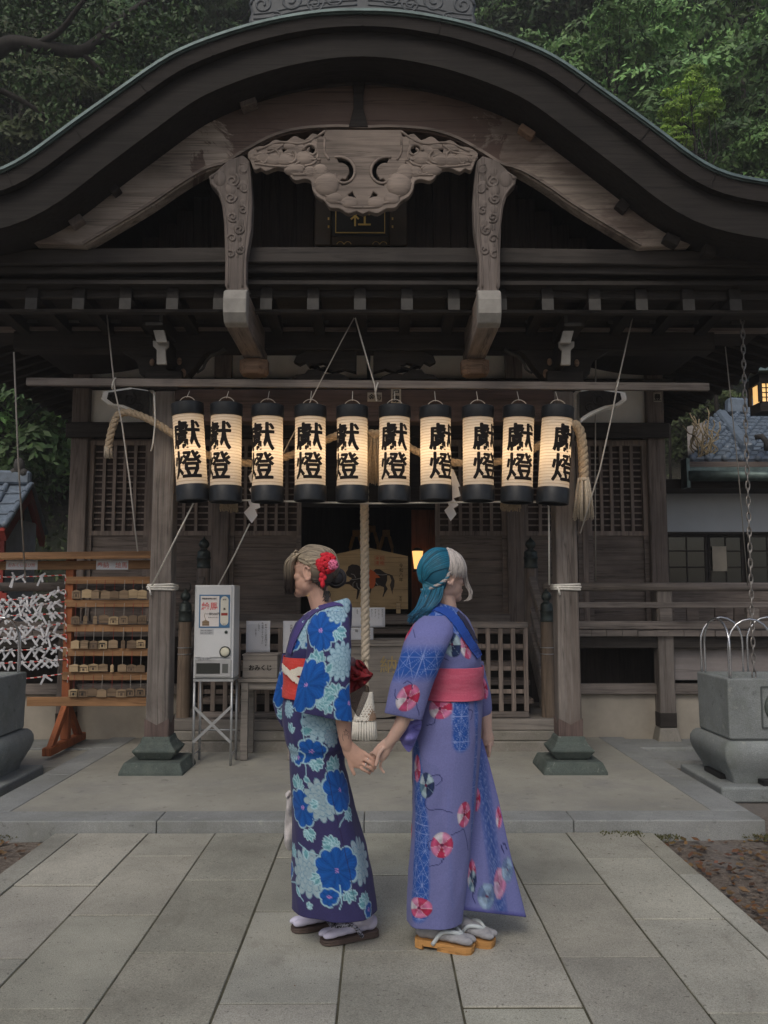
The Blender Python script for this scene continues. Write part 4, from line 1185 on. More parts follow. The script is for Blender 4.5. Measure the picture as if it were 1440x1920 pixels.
skirt = [(xa, zb_-.002), (xb, zb_-.002), (xb, zo), (xb-.08, zo), (xb-.1, zo+.022), (xb-.16, zo+.03), (xb-.28, zo+.012), (xa+.28, zo+.012), (xa+.16, zo+.03), (xa+.1, zo+.022), (xa+.08, zo), (xa, zo)]
plate([skirt], YO-.005, YO+.03, .004).build('base_board', M['boxgrey'], OB)
MB().box((xa, YO+.031, zo), (xa+.06, YO+.38, zb_-.002)).build('base_side', M['boxgrey'], OB); MB().box((xb-.06, YO+.031, zo), (xb, YO+.38, zb_-.002)).build('base_side', M['boxgrey'], OB)
m = MB(); k = YO/1600
for ch, px in (('奉', 651), ('納', 728)):
    c = at(px, 1246, YO); m.text(ch, 30*k*1.12, flat(YO+.0065, c.x, c.z), .004)
m.build('lettering', plain('dull_gold', (.42, .31, .13), .5, .2), OB)
def notice(name, px0, px1, py0, py1, Y, label, rows, red=False, tilt=0, curl=0):
    x0, x1, z0, z1 = ax(px0, py0, Y), ax(px1, py0, Y), az(py1, Y), az(py0, Y)
    T = thing(name, label, 'notice', ((x0+x1)/2, Y, z0))
    n = 8; m = MB(); vs = []
    for j in range(n+1):
        for i in range(n+1):
            u, v = i/n, j/n
            vs.append((x0+(x1-x0)*u, Y-curl*math.sin(v*PI)*(.4+.6*u)-curl*.3*math.sin(u*7), z0+(z1-z0)*v))
    fs = [(j*(n+1)+i, j*(n+1)+i+1, (j+1)*(n+1)+i+1, (j+1)*(n+1)+i) for j in range(n) for i in range(n)]
    o = m.add(vs, fs).build('paper_sheet', M['paper'], T, smooth=True)
    so = o.modifiers.new('thick', 'SOLIDIFY'); so.thickness = .0012
    tx = MB()
    for (ch, s, u, v, b) in rows:
        vtext(tx, ch, s, Y-curl*1.4-.004, x0+(x1-x0)*u, z0+(z1-z0)*v, bold=b)
    if tx.v: tx.build('lettering', M['red'] if red else M['ink'], T)
    return T
notice('paper_notice', 657, 722, 1139, 1176, 8.02, 'white notice with small upright writing above the offering box, under the horse board', [('参拝の作法', .014, .92, .93, 0), ('二礼二拍手一礼', .012, .82, .93, 0), ('願い事を心に', .012, .72, .93, 0), ('静かに念じて', .012, .62, .93, 0), ('お進み下さい', .012, .52, .93, 0), ('賽銭箱', .013, .2, .9, 0)])
notice('paper_notice', 648, 700, 1177, 1200, 7.95, 'lower white notice propped on the back rim of the offering box', [('お賽銭', .03, .85, .97, .01), ('箱', .03, .4, .9, .0)])
notice('paper_notice', 462, 507, 1164, 1225, 7.62, 'curled white notice standing on the fortune slip box', [('おみくじは百円です', .021, .84, .92, .01), ('料金箱にお入れ下さい', .018, .70, .96, .005), ('ご自由に', .018, .55, .95, .0), ('一枚お取り', .015, .42, .8, .0)], curl=.02)
notice('paper_notice', 531, 566, 1164, 1229, 7.68, 'white notice half hidden behind the woman in the dark blue kimono', [('初穂料', .022, .45, .9, .0), ('お札お守り', .02, .75, .94, .0)], curl=.012)

# ---- lattice gates beside the steps
def gate(px0, px1, label):
    Y = 7.86; x0, x1 = ax(px0, 1250, Y), ax(px1, 1250, Y); z0, z1 = az(1345, Y), az(1166, Y)
    T = thing('lattice_gate', label, 'gate', ((x0+x1)/2, Y, zs2), 'lattice gates at the foot of the steps')
    m = MB(); m.box((x0-.02, Y-.025, z1-.055), (x1+.02, Y+.03, z1)); m.build('frame_rail', M['rail'], T, bevel=.004); MB().box((x0-.02, Y-.025, z0), (x1+.02, Y+.03, z0+.05)).build('frame_rail', M['rail'], T, bevel=.004)
    n = max(3, int(round((x1-x0)/.115)))
    for i in range(n+1):
        x = x0+(x1-x0)*i/n; MB().box((x-.02, Y-.015, z0+.051), (x+.02, Y+.012, z1-.056)).build('upright_bar', M['lattice'], T, bevel=.003)
    for py in (1212, 1254, 1297):
        MB().box((x0, Y+.0125, az(py+4, Y)), (x1, Y+.03, az(py-4, Y))).build('cross_bar', M['lattice'], T, bevel=.003)
    for x in (x0+.1, x1-.1): MB().cbox((x, Y, (z0+zs2)/2), (.07, .16, z0-zs2)).build('foot', M['rail'], T, bevel=.004)
gate(377, 470, 'brown lattice gate left of the offering box, behind the vending machine')
gate(478, 596, 'brown lattice gate between the vending machine and the offering box, behind the small table')
gate(868, 986, 'brown lattice gate right of the offering box, beside the purple kimono')

# ---- vending machine for votive tablets on its steel stand
YM = 7.08
x0, x1 = ax(364, 1180, YM), ax(438.5, 1180, YM); z0, z1 = az(1272, YM), az(1097, YM); yb_ = YM+.28
VM = thing('vending_machine', 'narrow grey coin vending machine with a blue framed poster beside the left pillar', 'vending machine', ((x0+x1)/2, YM+.14, z0))
MB().box((x0, YM, z0), (x1, yb_, z1)).build('cabinet', M['enamel'], VM, bevel=.008, seg=2)
MB().box((x0+.012, YM-.012, z0+.17), (x1-.02, YM-.0005, z1-.012)).build('door', M['enamel'], VM, bevel=.004)
pxm = lambda px: ax(px, 1150, YM); pzm = lambda py: az(py, YM)
PS = MB().box((pxm(374), YM-.0165, pzm(1177)), (pxm(431.5), YM-.0125, pzm(1115))).build('poster', M['blueframe'], VM)
MB().box((pxm(376.5), YM-.019, pzm(1174.5)), (pxm(411.5), YM-.017, pzm(1117.5))).build('poster_sheet', plain('poster_sheet', (.66, .62, .60), .7, var=.03), PS)
hx = pxm(421.5); hw_ = (pxm(429)-pxm(414))/2; za_, zb2 = pzm(1172.5), pzm(1118)
pill = circ(hx, zb2-hw_, hw_, 10, 0, PI) + circ(hx, za_+hw_, hw_, 10, PI, 2*PI)
plate([pill], YM-.019, YM-.017, .0003).build('poster_panel', plain('poster_panel', (.60, .58, .50), .7, var=.03), PS)
m = MB(); m.text('絵馬', .068, flat(YM-.0205, pxm(393.5), pzm(1136.5)), .02); m.build('poster_title', plain('pink_red_print', (.62, .16, .16), .7), PS)
m = MB(); m.text('縁起物自動販売機', .0155, flat(YM-.0205, pxm(393), pzm(1122.5)), .02); m.text('一体500円', .026, flat(YM-.0205, pxm(400), pzm(1151)), .01); m.text('をお入れ下さい', .012, flat(YM-.0205, pxm(401), pzm(1157.5)), .01)
m.text('馬', .02, flat(YM-.0205, pxm(386), pzm(1168)), .02); m.text('硬貨', .015, flat(YM-.0205, hx, pzm(1124)), .0); m.text('馬', .022, flat(YM-.0205, hx, pzm(1142)), .02); m.text('百円', .013, flat(YM-.0205, hx, pzm(1170.5)), .0); m.build('poster_lettering', M['ink'], PS)
m = MB(); e = half([(380, 1173), (380, 1165), (386.5, 1162), (393, 1165), (393, 1173)], YM); plate([e], YM-.0202, YM-.0192, .0002, m); m.tube([P3(386, 1163, YM-.02), P3(383, 1155, YM-.02), P3(385, 1149, YM-.02)], .0018, 4); m.build('poster_picture', M['ema2'], PS)
m = MB(); m.box((hx-hw_*.8, YM-.0202, pzm(1154)), (hx+hw_*.8, YM-.0192, pzm(1149))); m.build('poster_strip', M['redwood'], PS)
for px, py, w, h in ((376, 1179, 26, 11), (376, 1232, 20, 7)):
    m = MB(); m.box((pxm(px), YM-.0135, pzm(py+h)), (pxm(px+w), YM-.0125, pzm(py))); L_ = m.build('label_sticker', plain('sticker_grey', (.48, .49, .51), .6), VM)
    m = MB()
    for r_ in range(2): m.text('故障の際は社務所へ', .0115, flat(YM-.0142, pxm(px+w/2), pzm(py+h*(.3+.4*r_))), .0)
    m.build('sticker_lettering', M['ink'], L_)
c = at(422.5, 1222, YM)
m = MB(); m.lathe([(.046, 0), (.046, .008), (.040, .014), (.040, .004), (.001, .004)], (0, 0, 0), 28); m.v = [(c.x+a, YM-.012-h_, c.z+b) for a, b, h_ in m.v]; m.build('coin_ring', M['bronze'], VM, smooth=True)
m = MB(); m.lathe([(.037, .0), (.037, .010), (.03, .015), (.001, .017)], (0, 0, 0), 24); m.v = [(c.x+a, YM-.012-h_, c.z+b) for a, b, h_ in m.v]; m.build('coin_button', plain('button_cream', (.62, .60, .48), .4), VM, smooth=True)
c = at(424.5, 1185, YM); m = MB(); m.lathe([(.013, 0), (.013, .006), (.001, .008)], (0, 0, 0), 16); m.v = [(c.x+a, YM-.012-h_, c.z+b) for a, b, h_ in m.v]; m.build('lock', M['bronze'], VM, smooth=True)
m = MB(); m.box((pxm(368), YM-.014, z0+.012), (x1-.016, YM-.0005, z0+.155)); HT = m.build('tray_frame', plain('tray_grey', (.36, .36, .36), .5), VM, bevel=.003)
m = MB(); m.box((pxm(371), YM-.0165, z0+.04), (pxm(415), YM-.0145, z0+.125)); m.build('tray_opening', plain('tray_dark', (.03, .033, .03), .3), HT)
m = MB(); m.box((pxm(419), YM-.0165, z0+.045), (pxm(430), YM-.0145, z0+.12)); m.build('return_cup', plain('cup_dark', (.10, .105, .10), .3), HT, bevel=.002)
ST = thing('steel_stand', 'folding white steel stand with crossed braces carrying the vending machine', 'stand', ((x0+x1)/2, YM+.14, PTOP))
zl = z0-.003; w_ = .011
xl, xr, yf_, yk = x0+.008, x1-.012, YM+.02, yb_-.01
for xx, yy in ((xl, yf_), (xr, yf_), (xl, yk), (xr, yk)):
    MB().tube([(xx, yy, zl), (xx, yy, PTOP+.0)], w_, 10).build('leg', M['steel'], ST, smooth=True)
m = MB(); m.box((x0, YM+.005, zl-.022), (x1, yb_, zl-.001)); m.build('top_frame', M['steel'], ST)
zq0, zq1 = az(1392, YM), az(1325, YM)
for a_, b_ in (((xl, zq1), (xr, zq0)), ((xl, zq0), (xr, zq1))):
    MB().bar((a_[0], yf_-.014, a_[1]), (b_[0], yf_-.014-(.006 if a_[1] < b_[1] else 0), b_[1]), .005, .022).build('brace', M['steel'], ST)
MB().tube([(xl, yk, az(1378, YM)), (xr, yk, az(1378, YM))], .008, 8).build('back_rail', M['steel'], ST, smooth=True)
for xx in (xl, xr): MB().tube([(xx, yf_, PTOP+.08), (xx, yk, PTOP+.08)], .008, 8).build('side_rail', M['steel'], ST, smooth=True)

# ---- small table with the fortune slip box
YT = 7.3
x0, x1 = ax(445, 1275, YT), ax(560, 1275, YT); zt2 = az(1273, YT)
TB = thing('small_table', 'plain grey wooden side table between the vending machine and the dark blue kimono', 'table', ((x0+x1)/2, YT+.2, PTOP))
MB().box((x0, YT, zt2-.03), (x1, YT+.42, zt2)).build('table_top', M['boxgrey'], TB, bevel=.005)
MB().box((x0+.04, YT+.03, zt2-.09), (x1-.04, YT+.05, zt2-.031)).build('apron', M['boxgrey'], TB)
for xx in (x0+.06, x1-.06):
    for yy in (YT+.04, YT+.38):
        MB().box((xx-.03, yy-.03, PTOP if yy < 7.6 else PTOP+.0), (xx+.03, yy+.03, zt2-.031)).build('leg', M['boxgrey'], TB, bevel=.004)
YX = 7.36; x0, x1 = ax(455, 1250, YX), ax(520, 1250, YX); zx = az(1229.5, YX)
FB = thing('fortune_box', 'grey wooden fortune slip box with black lettering standing on the small table', 'box', ((x0+x1)/2, YX+.12, zt2))
MB().box((x0, YX, zt2+.002), (x1, YX+.26, zx)).build('box_body', M['boxgrey'], FB, bevel=.004)
MB().box((x0-.006, YX-.006, zx+.0005), (x1+.006, YX+.266, zx+.014)).build('lid', M['boxgrey'], FB, bevel=.003)
c = at(488, 1252, YX); m = MB(); m.text('おみくじ', .0505, flat(YX-.002, c.x, c.z), .03); m.build('lettering', M['ink'], FB)

# ---- big votive board with a painted horse, in the doorway
YE = 9.12; k = YE/1600
EB = thing('votive_board', 'large pale house-shaped votive board with a painted black horse standing in the doorway', 'votive board', (ax(688, 1140, YE), YE, az(1150, YE)))
plate([half([(611, 1142), (765, 1142), (765, 1043), (688, 1026), (611, 1043)], YE)], YE, YE+.05, .004).build('board', wood('votive_board_wood', (.52, .37, .20), 'X', var=.15, grain=22), EB)
for px in (628, 747): MB().box((ax(px-4, 1140, YE-.05), YE-.06, az(1150, YE)), (ax(px+4, 1140, YE-.05), YE-.002, az(1131, YE))).build('foot', M['ema'], EB, bevel=.003)
horse = [(704, 1067), (712, 1067), (722, 1074), (733, 1078), (738, 1086), (739, 1094), (737, 1088), (734, 1080), (726, 1078), (726, 1088), (723, 1097), (727, 1104), (721, 1114), (719, 1119), (717, 1119), (720, 1108), (720, 1101), (712, 1098), (704, 1099), (697, 1103), (694, 1113), (692, 1112), (694, 1102), (688, 1104), (675, 1105), (674, 1112), (670, 1124), (668, 1123), (670, 1106), (663, 1102), (656, 1096), (648, 1095), (642, 1098), (638, 1096), (647, 1092), (655, 1090), (660, 1084), (655, 1082), (650, 1079), (648, 1074), (652, 1068), (653, 1062), (660, 1058), (669, 1059), (677, 1063), (682, 1068), (690, 1073), (698, 1073)]
hs = half(horse, YE-.002)
plate([hs], YE-.003, YE-.0005, .0003).build('painted_horse', plain('horse_paint', (.028, .018, .014), .7, var=.5, s=9), EB)
m = MB(); plate([half([(729, 1076), (736, 1079), (740, 1089), (739, 1100), (736, 1108), (737, 1116), (733, 1105), (731, 1097), (734, 1088), (731, 1080)], YE)], YE-.003, YE-.0005, .0003, m); m.build('painted_tail', plain('tail_paint', (.05, .035, .03), .7), EB)
m = MB(); plate([half([(688, 1064), (702, 1072), (713, 1083), (704, 1084), (704, 1094), (700, 1103), (688, 1104)], YE)], YE-.006, YE-.0035, .0003, m); m.build('painted_saddle', plain('orange_paint', (.55, .11, .03), .7), EB)
m = MB(); k2 = YE
for seq in ([(655, 1087), (668, 1086), (686, 1081)], [(662, 1101), (662, 1094), (666, 1090)], [(669, 1093), (670, 1100), (674, 1105)], [(703, 1076), (715, 1078), (726, 1077)], [(704, 1092), (709, 1098)], [(658, 1076), (664, 1078), (667, 1084)]):
    m.tube([(q[0], YE-.005, q[1]) for q in spline(half(seq, YE), 5)], .004, 4)
m.build('painted_reins', M['cut'], EB)
c = at(711.5, 1051, YE); m = MB(); q = .052
for a_ in range(4):
    t = [(-q, -q), (q, -q), (q, q), (-q, q)]; p0, p1 = t[a_], t[(a_+1) % 4]
    m.bar((c.x+p0[0], YE-.0015, c.z+p0[1]), (c.x+p1[0], YE-.0015, c.z+p1[1]), .002, .006, up=(0, 1, 0))
for ch, dx, dz in (('招', 1, 1), ('福', 1, -1), ('来', -1, 1), ('運', -1, -1)): m.text(ch, .046, flat(YE-.002, c.x+dx*.024, c.z+dz*.024), .01)
m.build('seal_stamp', plain('seal_red', (.50, .12, .06), .8), EB)
m = MB(); c = at(752, 1056, YE); vtext(m, '令和八年', .047, YE-.002, c.x, c.z, bold=.004); c = at(751, 1117, YE); vtext(m, '宮司', .03, YE-.002, c.x, c.z); m.build('lettering', M['ink'], EB)

# ---- stickers on the beams and posts
for px0, px1, py0, py1, Y, tx, lab in ((689, 716, 736, 753, 6.883, '金与', 'small square paper sticker on the porch beam between the fifth and sixth lanterns'), (733, 752, 713, 760, 6.8795, '', 'tall narrow paper sticker on the porch beam above the sixth lantern'), (1225, 1240, 735, 753, YW-.102, '豊', 'small black and white sticker on the right corner post')):
    T = thing('paper_sticker', lab, 'sticker', (ax((px0+px1)/2, py1, Y), Y, az(py1, Y)))
    MB().box((ax(px0, py0, Y), Y-.0015, az(py1, Y)), (ax(px1, py0, Y), Y-.0002, az(py0, Y))).build('paper_slip', plain('old_paper', (.34, .30, .24), .9, var=.2), T)
    m = MB()
    if tx:
        m.text(tx, (px1-px0)*Y/1600*.95/len(tx), flat(Y-.0025, ax((px0+px1)/2, (py0+py1)/2, Y), az((py0+py1)/2, Y)), .02)
    else:
        vtext(m, '江戸講', .062, Y-.0025, ax((px0+px1)/2, py0, Y), az(py0+2, Y), .95, .015)
    m.build('lettering', M['ink'], T)

# ---- lamp inside the hall
p = at(783, 1050, 9.62)
LMP = thing('hall_lamp', 'small glowing orange lamp inside the doorway beside the red-brown screen', 'lamp', (p.x, 9.62, p.z-.1))
m = MB(); m.lathe([(.038, -.10), (.062, .10)], p, 16, cap=False)
em = bpy.data.materials.new('lamp_glow'); em.use_nodes = True; b = em.node_tree.nodes['Principled BSDF']; setin(b, Base_Color=(.8, .5, .25, 1)); b.inputs['Emission Color'].default_value = (1, .52, .16, 1); b.inputs['Emission Strength'].default_value = 1.1
m.build('lamp_shade', em, LMP, smooth=True)
MB().lathe([(.06, -.13), (.05, -.10)], p, 16).build('lamp_base', M['black'], LMP)
MB().lathe([(.064, .10), (.064, .115), (.02, .14)], p, 16).build('lamp_cap', M['bronze'], LMP, smooth=True)

M['solebrown0'] = plain('brown_brand', (.10, .07, .05), .8)
M['slip'] = plain('folded_slip_paper', (.60, .60, .62), .9, var=.16, s=30, spec=.1)
# ---- rack of votive tablets (right bay) and tied fortune papers (left bay)
YK = 7.93
RK = thing('tablet_rack', 'orange framed wooden rack of hanging votive tablets and tied fortune papers left of the pillar', 'rack', (ax(128, 1390, YK), YK, PTOP))
rx = lambda px: ax(px, 1200, YK); rz = lambda py: az(py, YK)
for px in (129, 306, -90):
    PT = MB().box((rx(px)-.036, YK-.04, rz(1385)), (rx(px)+.036, YK+.04, rz(1044))).build('rack_post', M['orange'], RK, bevel=.004)
    MB().bar((rx(px), YK-.36, PTOP+.04), (rx(px), YK-.02, rz(1322)), .05, .07).build('strut', M['orange'], PT, bevel=.004)
    MB().bar((rx(px), YK+.36, PTOP+.04), (rx(px), YK+.02, rz(1322)), .05, .07).build('strut', M['orange'], PT, bevel=.004)
    MB().box((rx(px)-.04, YK-.44, PTOP), (rx(px)+.04, YK+.44, PTOP+.07)).build('foot', M['orange'], PT, bevel=.006)
ra, rb2 = rx(-95), rx(311)
m = MB(); m.cbox(((ra+rb2)/2, YK-.02, rz(1042)), (rb2-ra, .36, .025), (R(10), R(-.6), 0)); m.build('rack_roof', M['rack'], RK, bevel=.004)
m = MB(); m.bar((ra, YK-.045, rz(1061.5)), (rb2, YK-.045, rz(1059)), .03, .082); HB = m.build('head_beam', M['rack'], RK, bevel=.004)
bars = [(1081.5, 1095), (1124.5, 1138), (1170.5, 1184), (1215, 1229), (1259, 1274)]
for (y0, y1) in bars:
    MB().box((rx(123), YK-.062, rz(y1)), (rb2, YK-.041, rz(y0))).build('hanging_rail', M['rack'], RK, bevel=.003)
MB().box((rx(60), YK-.066, rz(1322)), (rb2, YK-.041, rz(1305))).build('bottom_board', M['rack'], RK, bevel=.003)
for px0, px1, tx in ((180, 240, '奉納　絵馬'), (11, 70, 'おみくじ結び所')):
    m = MB(); m.box((rx(px0), YK-.0635, rz(1068.5)), (rx(px1), YK-.0605, rz(1051.5))); SG = m.build('sign', M['paper'], RK)
    m = MB(); m.text(tx, .056 if '奉' in tx else .036, flat(YK-.065, rx((px0+px1)/2), rz(1060)), .012); m.build('lettering', plain('faded_red', (.62, .25, .22), .8) if 'fr' not in M else M['fr'], SG)
rr = random.Random(21)
rows_ = ['top', 'second', 'third', 'fourth', 'bottom']
rowy = [(1106, 1122.5), (1153.5, 1169.5), (1200, 1216), (1244.5, 1259), (1290, 1305.5)]
xs_row = [141, 158.5, 176, 193, 212, 229.5, 247, 264.5]
for r_, (y0, y1) in enumerate(rowy):
    for j, px in enumerate(xs_row):
        w = rr.choice([17, 18, 20, 16, 18]) if rr.random() > .12 else 7
        fresh = rr.random()
        mat = M['ema'] if fresh > .72 else (M['ema2'] if fresh > .3 else M['ema3'])
        Y = YK-.085; jy = rr.uniform(-1.5, 1.5); jx = rr.uniform(-1.5, 1.5)
        cx, z0, z1 = ax(px+jx, 1200, Y), az(y1+jy, Y), az(y0+jy, Y)
        hw2 = w*Y/1600/2
        T = thing('votive_tablet', f'small house-shaped wooden votive tablet hanging in the {rows_[r_]} row of the orange rack', 'votive tablet', (cx, Y, z1), f'votive tablets hanging in the {rows_[r_]} row of the rack')
        pl = [(cx-hw2, z0), (cx+hw2, z0), (cx+hw2, z1-.012), (cx, z1), (cx-hw2, z1-.012)]
        plate([pl], Y-.006, Y+.006, .001).build('tablet', mat, T)
        zc = az(bars[r_][0]+6, Y)
        MB().tube([(cx, Y, z1-.004), (cx+.002, Y, zc)], .0022, 4).build('cord', M['redwood'] if rr.random() > .5 else M['string'], T)
        if w > 12 and rr.random() > .42:
            m = MB(); hz = (z0+z1)/2-.006; h_ = (z1-z0)*.28
            for dx in (-.55, .55): m.box((cx+dx*hw2-.0018, Y-.0085, hz-h_), (cx+dx*hw2+.0018, Y-.0072, hz+h_))
            m.box((cx-.6*hw2, Y-.0085, hz+h_*.6), (cx+.6*hw2, Y-.0072, hz+h_)); m.box((cx-.2*hw2, Y-.0085, hz-h_*.8), (cx+.2*hw2, Y-.0072, hz+h_*.3))
            m.build('branded_mark', M['black'] if rr.random() > .6 else M['solebrown0'], T)
        if w < 12: T.rotation_euler = (0, 0, R(rr.uniform(-30, 30)))
# red and white cords with tied fortune papers
M['redcord'] = None
def redcord_mat():
    m, nt, N, L, b = nodes_of('red_white_cord')
    tc = N.new('ShaderNodeTexCoord'); wv = N.new('ShaderNodeTexWave'); wv.inputs['Scale'].default_value = 9; wv.bands_direction = 'DIAGONAL'
    L.new(tc.outputs['Object'], wv.inputs[0]); L.new(ramp(nt, wv.outputs[1], [(0.45, (.60, .06, .05)), (0.55, (.72, .66, .62))]), b.inputs['Base Color']); setin(b, Roughness=.9); return m
M['redcord'] = redcord_mat()
cords = [[(122, 1078), (60, 1081), (-40, 1083)], [(122, 1105), (80, 1117), (30, 1124), (-40, 1128)], [(122, 1128), (60, 1135), (-40, 1140)], [(122, 1149), (60, 1153), (-40, 1156)], [(123, 1168), (60, 1177), (-40, 1182)],
         [(124, 1190), (60, 1195), (-40, 1199)], [(125, 1214), (60, 1218), (-40, 1222)], [(126, 1236), (60, 1241), (-40, 1246)], [(127, 1262), (62, 1271), (-40, 1280)]]
ord9 = ['topmost', 'second', 'third', 'fourth', 'fifth', 'sixth', 'seventh', 'eighth', 'lowest']
dens = [4, 8, 8, 8, 8, 7, 7, 7, 3]
for i, cpx in enumerate(cords):
    pts = [P3(x, y, YK-.05) for x, y in cpx]; sp = spline(pts, 8)
    C_ = MB().tube(sp, .005, 6).build('twisted_cord', M['redcord'], RK, smooth=True)
    e = Vector(pts[0]); MB().tube([e, e+Vector((.012, -.012, -.03)), e+Vector((.004, -.014, -.085))], .0055, 5).build('cord_end', M['redcord'], RK, smooth=True)
    for q in range(dens[i]):
        px = 112 - q*(118/dens[i]) - rr.uniform(0, 8) if i not in (0, 8) else [78, 40, 26, -2][q] if i == 0 else [84, 40, 10][q]
        pz = np.interp(px, [c[0] for c in cpx][::-1], [c[1] for c in cpx][::-1])
        c = Vector(P3(px, pz, YK-.052)); m = MB()
        m.cbox(c, (.035, .022, .026), (rr.uniform(-.5, .5), rr.uniform(-.5, .5), rr.uniform(-.5, .5)))
        for s in (-1, 1):
            ang = R(rr.uniform(15, 70))*s*(1 if rr.random() > .15 else -.4); L_ = rr.uniform(.055, .115)
            d = Vector((math.sin(ang), rr.uniform(-.3, .1), -math.cos(ang))).normalized()
            m.bar(c+d*.008, c+d*L_, .019, .007, up=(0, 1, .2))
        if rr.random() > .4:
            d = Vector((rr.uniform(-1, 1), -.3, .5)).normalized(); m.bar(c, c+d*.05, .018, .007, up=(0, 1, .2))
        tag(m.build('fortune_paper', M['slip'], None, bevel=.002), f'white fortune paper knotted on the {ord9[i]} red and white cord', 'fortune paper', f'fortune papers on the {ord9[i]} cord')

# ---- stone rain basins with steel hoops, and the rain chain
def basin(cx, label):
    yc = 6.76; hd = .31; hw = .40; zb, zt = .37, .825
    T = thing('stone_basin', label, 'basin', (cx, yc, -.02), 'stone rain basins either side of the porch')
    m = MB()
    o4 = lambda a, b, z: [(cx-a, yc-b, z), (cx+a, yc-b, z), (cx+a, yc+b, z), (cx-a, yc+b, z)]
    m.loft([o4(hw-.012, hd-.012, zb+.002), o4(hw-.004, hd-.004, zb+.02), o4(hw, hd, zt), o4(hw-.07, hd-.07, zt), o4(hw-.09, hd-.09, zt-.12)]); BL = m.build('block', M['basin'], T, bevel=.012, seg=2)
    s = .15
    m = MB()
    ring = [(-s, -s), (s, -s), (s, s), (-s, s)]
    zc = .615
    for a_ in range(4):
        p0, p1 = ring[a_], ring[(a_+1) % 4]; m.bar((cx+p0[0], yc-hd-.001, zc+p0[1]), (cx+p1[0], yc-hd-.001, zc+p1[1]), .01, .012, up=(0, 1, 0))
    m.build('panel_edge', plain('panel_groove', (.10, .115, .115), .9), BL)
    m = MB(); m.lathe([(.13, 0), (.125, .012), (.10, .016), (.095, .008), (.001, .010)], (0, 0, 0), 28)
    for t in range(6):
        m.blob((.05*math.cos(t*PI/3), .05*math.sin(t*PI/3), .010), .026, 10, 6, sq=(1, 1, .4))
    m.v = [(cx+a, yc-hd-.0-h, zc+b) for a, b, h in m.v]; m.build('crest', M['greenstone'], BL, smooth=True)
    # curved pedestal, solid between its feet
    rg = []
    def rnd4(a, b, z, n=4, rad=.018):
        out = []
        for (sx, sy, a0) in ((1, 1, 0), (-1, 1, PI/2), (-1, -1, PI), (1, -1, 1.5*PI)):
            for q in range(n): t = a0+PI/2*q/(n-1); out.append((cx+sx*(a-rad)+rad*math.cos(t), yc+sy*(b-rad)+rad*math.sin(t), z))
        return out
    for a, b, z in ((.375, .30, .062), (.385, .31, .10), (.415, .335, .16), (.445, .36, .22), (.458, .37, .27), (.455, .368, .315), (.44, .352, .35), (.42, .33, .369)): rg.append(rnd4(a, b, z))
    m.__init__(); m.loft(rg); m.build('pedestal', M['basin'], T, autosmooth=R(32))
    MB().box((cx-.2, yc-.40, .063), (cx+.2, yc-.298, .098)).build('foot_shade_block', M['black'], T); MB().box((cx-.42, yc-.16, .063), (cx-.372, yc+.16, .098)).build('foot_shade_block', M['black'], T)  # solid black blocks paint the shade of gaps under the pedestal
    m = MB(); m.box((cx-.52, yc-.43, -.05), (cx+.52, yc+.43, .06)); m.build('base_slab', M['basin'], T, bevel=.015, seg=2)
    def hoop(p, q, h):
        p, q = Vector(p), Vector(q); pts = []
        for t in np.linspace(0, 1, 25):
            u = 0.5-0.5*math.cos(PI*t) if False else t
            if t < .3: b = p + Vector((0, 0, 1))*(h*.55*t/.3); a_ = 0
            elif t > .7: b = q + Vector((0, 0, 1))*(h*.55*(1-t)/.3)
            else:
                a = PI*(t-.3)/.4; b = (p+q)/2 - (q-p)/2*math.cos(a)*1.0 + Vector((0, 0, h*(.55+.45*math.sin(a))))
            pts.append(b)
        MB().tube(pts, .0085, 8).build('hoop', M['chrome'], T, smooth=True)
    for a, b in ((-.32, -.06), (.06, .32)):
        hoop((cx+a-.05, yc-hd+.035, zt), (cx+b+.03, yc-hd+.035, zt), .44); hoop((cx+a-.05, yc+hd-.035, zt), (cx+b+.03, yc+hd-.035, zt), .44)
    for s_ in (-1, 1): hoop((cx+s_*(hw-.035), yc-hd+.02, zt), (cx+s_*(hw-.035), yc+hd-.1, zt), .44)
    return T
basin(3.0, 'square stone rain basin with steel hoops under the hanging chain')
basin(-3.27, 'square stone rain basin with steel hoops in front of the tied fortune papers')
CH = thing('rain_chain', 'rusty iron rain chain hanging from the eave into the stone basin', 'chain', P3(1414, 1275, 6.76))
m = MB(); top_, bot_ = Vector(P3(1391.5, 592, 6.76)), Vector(P3(1414, 1272, 6.76)); Lc = (top_-bot_).length; nl = int(Lc/.062)
for i in range(nl):
    c = top_.lerp(bot_, (i+.5)/nl); pts = []
    for t in np.linspace(0, 2*PI, 15)[:-1]:
        a, b = .018*math.cos(t), .041*math.sin(t)
        pts.append(c + (Vector((a, a*.35, b)) if i % 2 == 0 else Vector((a*.45, a, b))))
    m.tube(pts, .0062, 5, closed=True)
m.build('chain_links', M['iron'], CH, smooth=True)
MB().cbox(top_+Vector((0, 0, .06)), (.05, .05, .12)).build('chain_hook', M['iron'], CH)
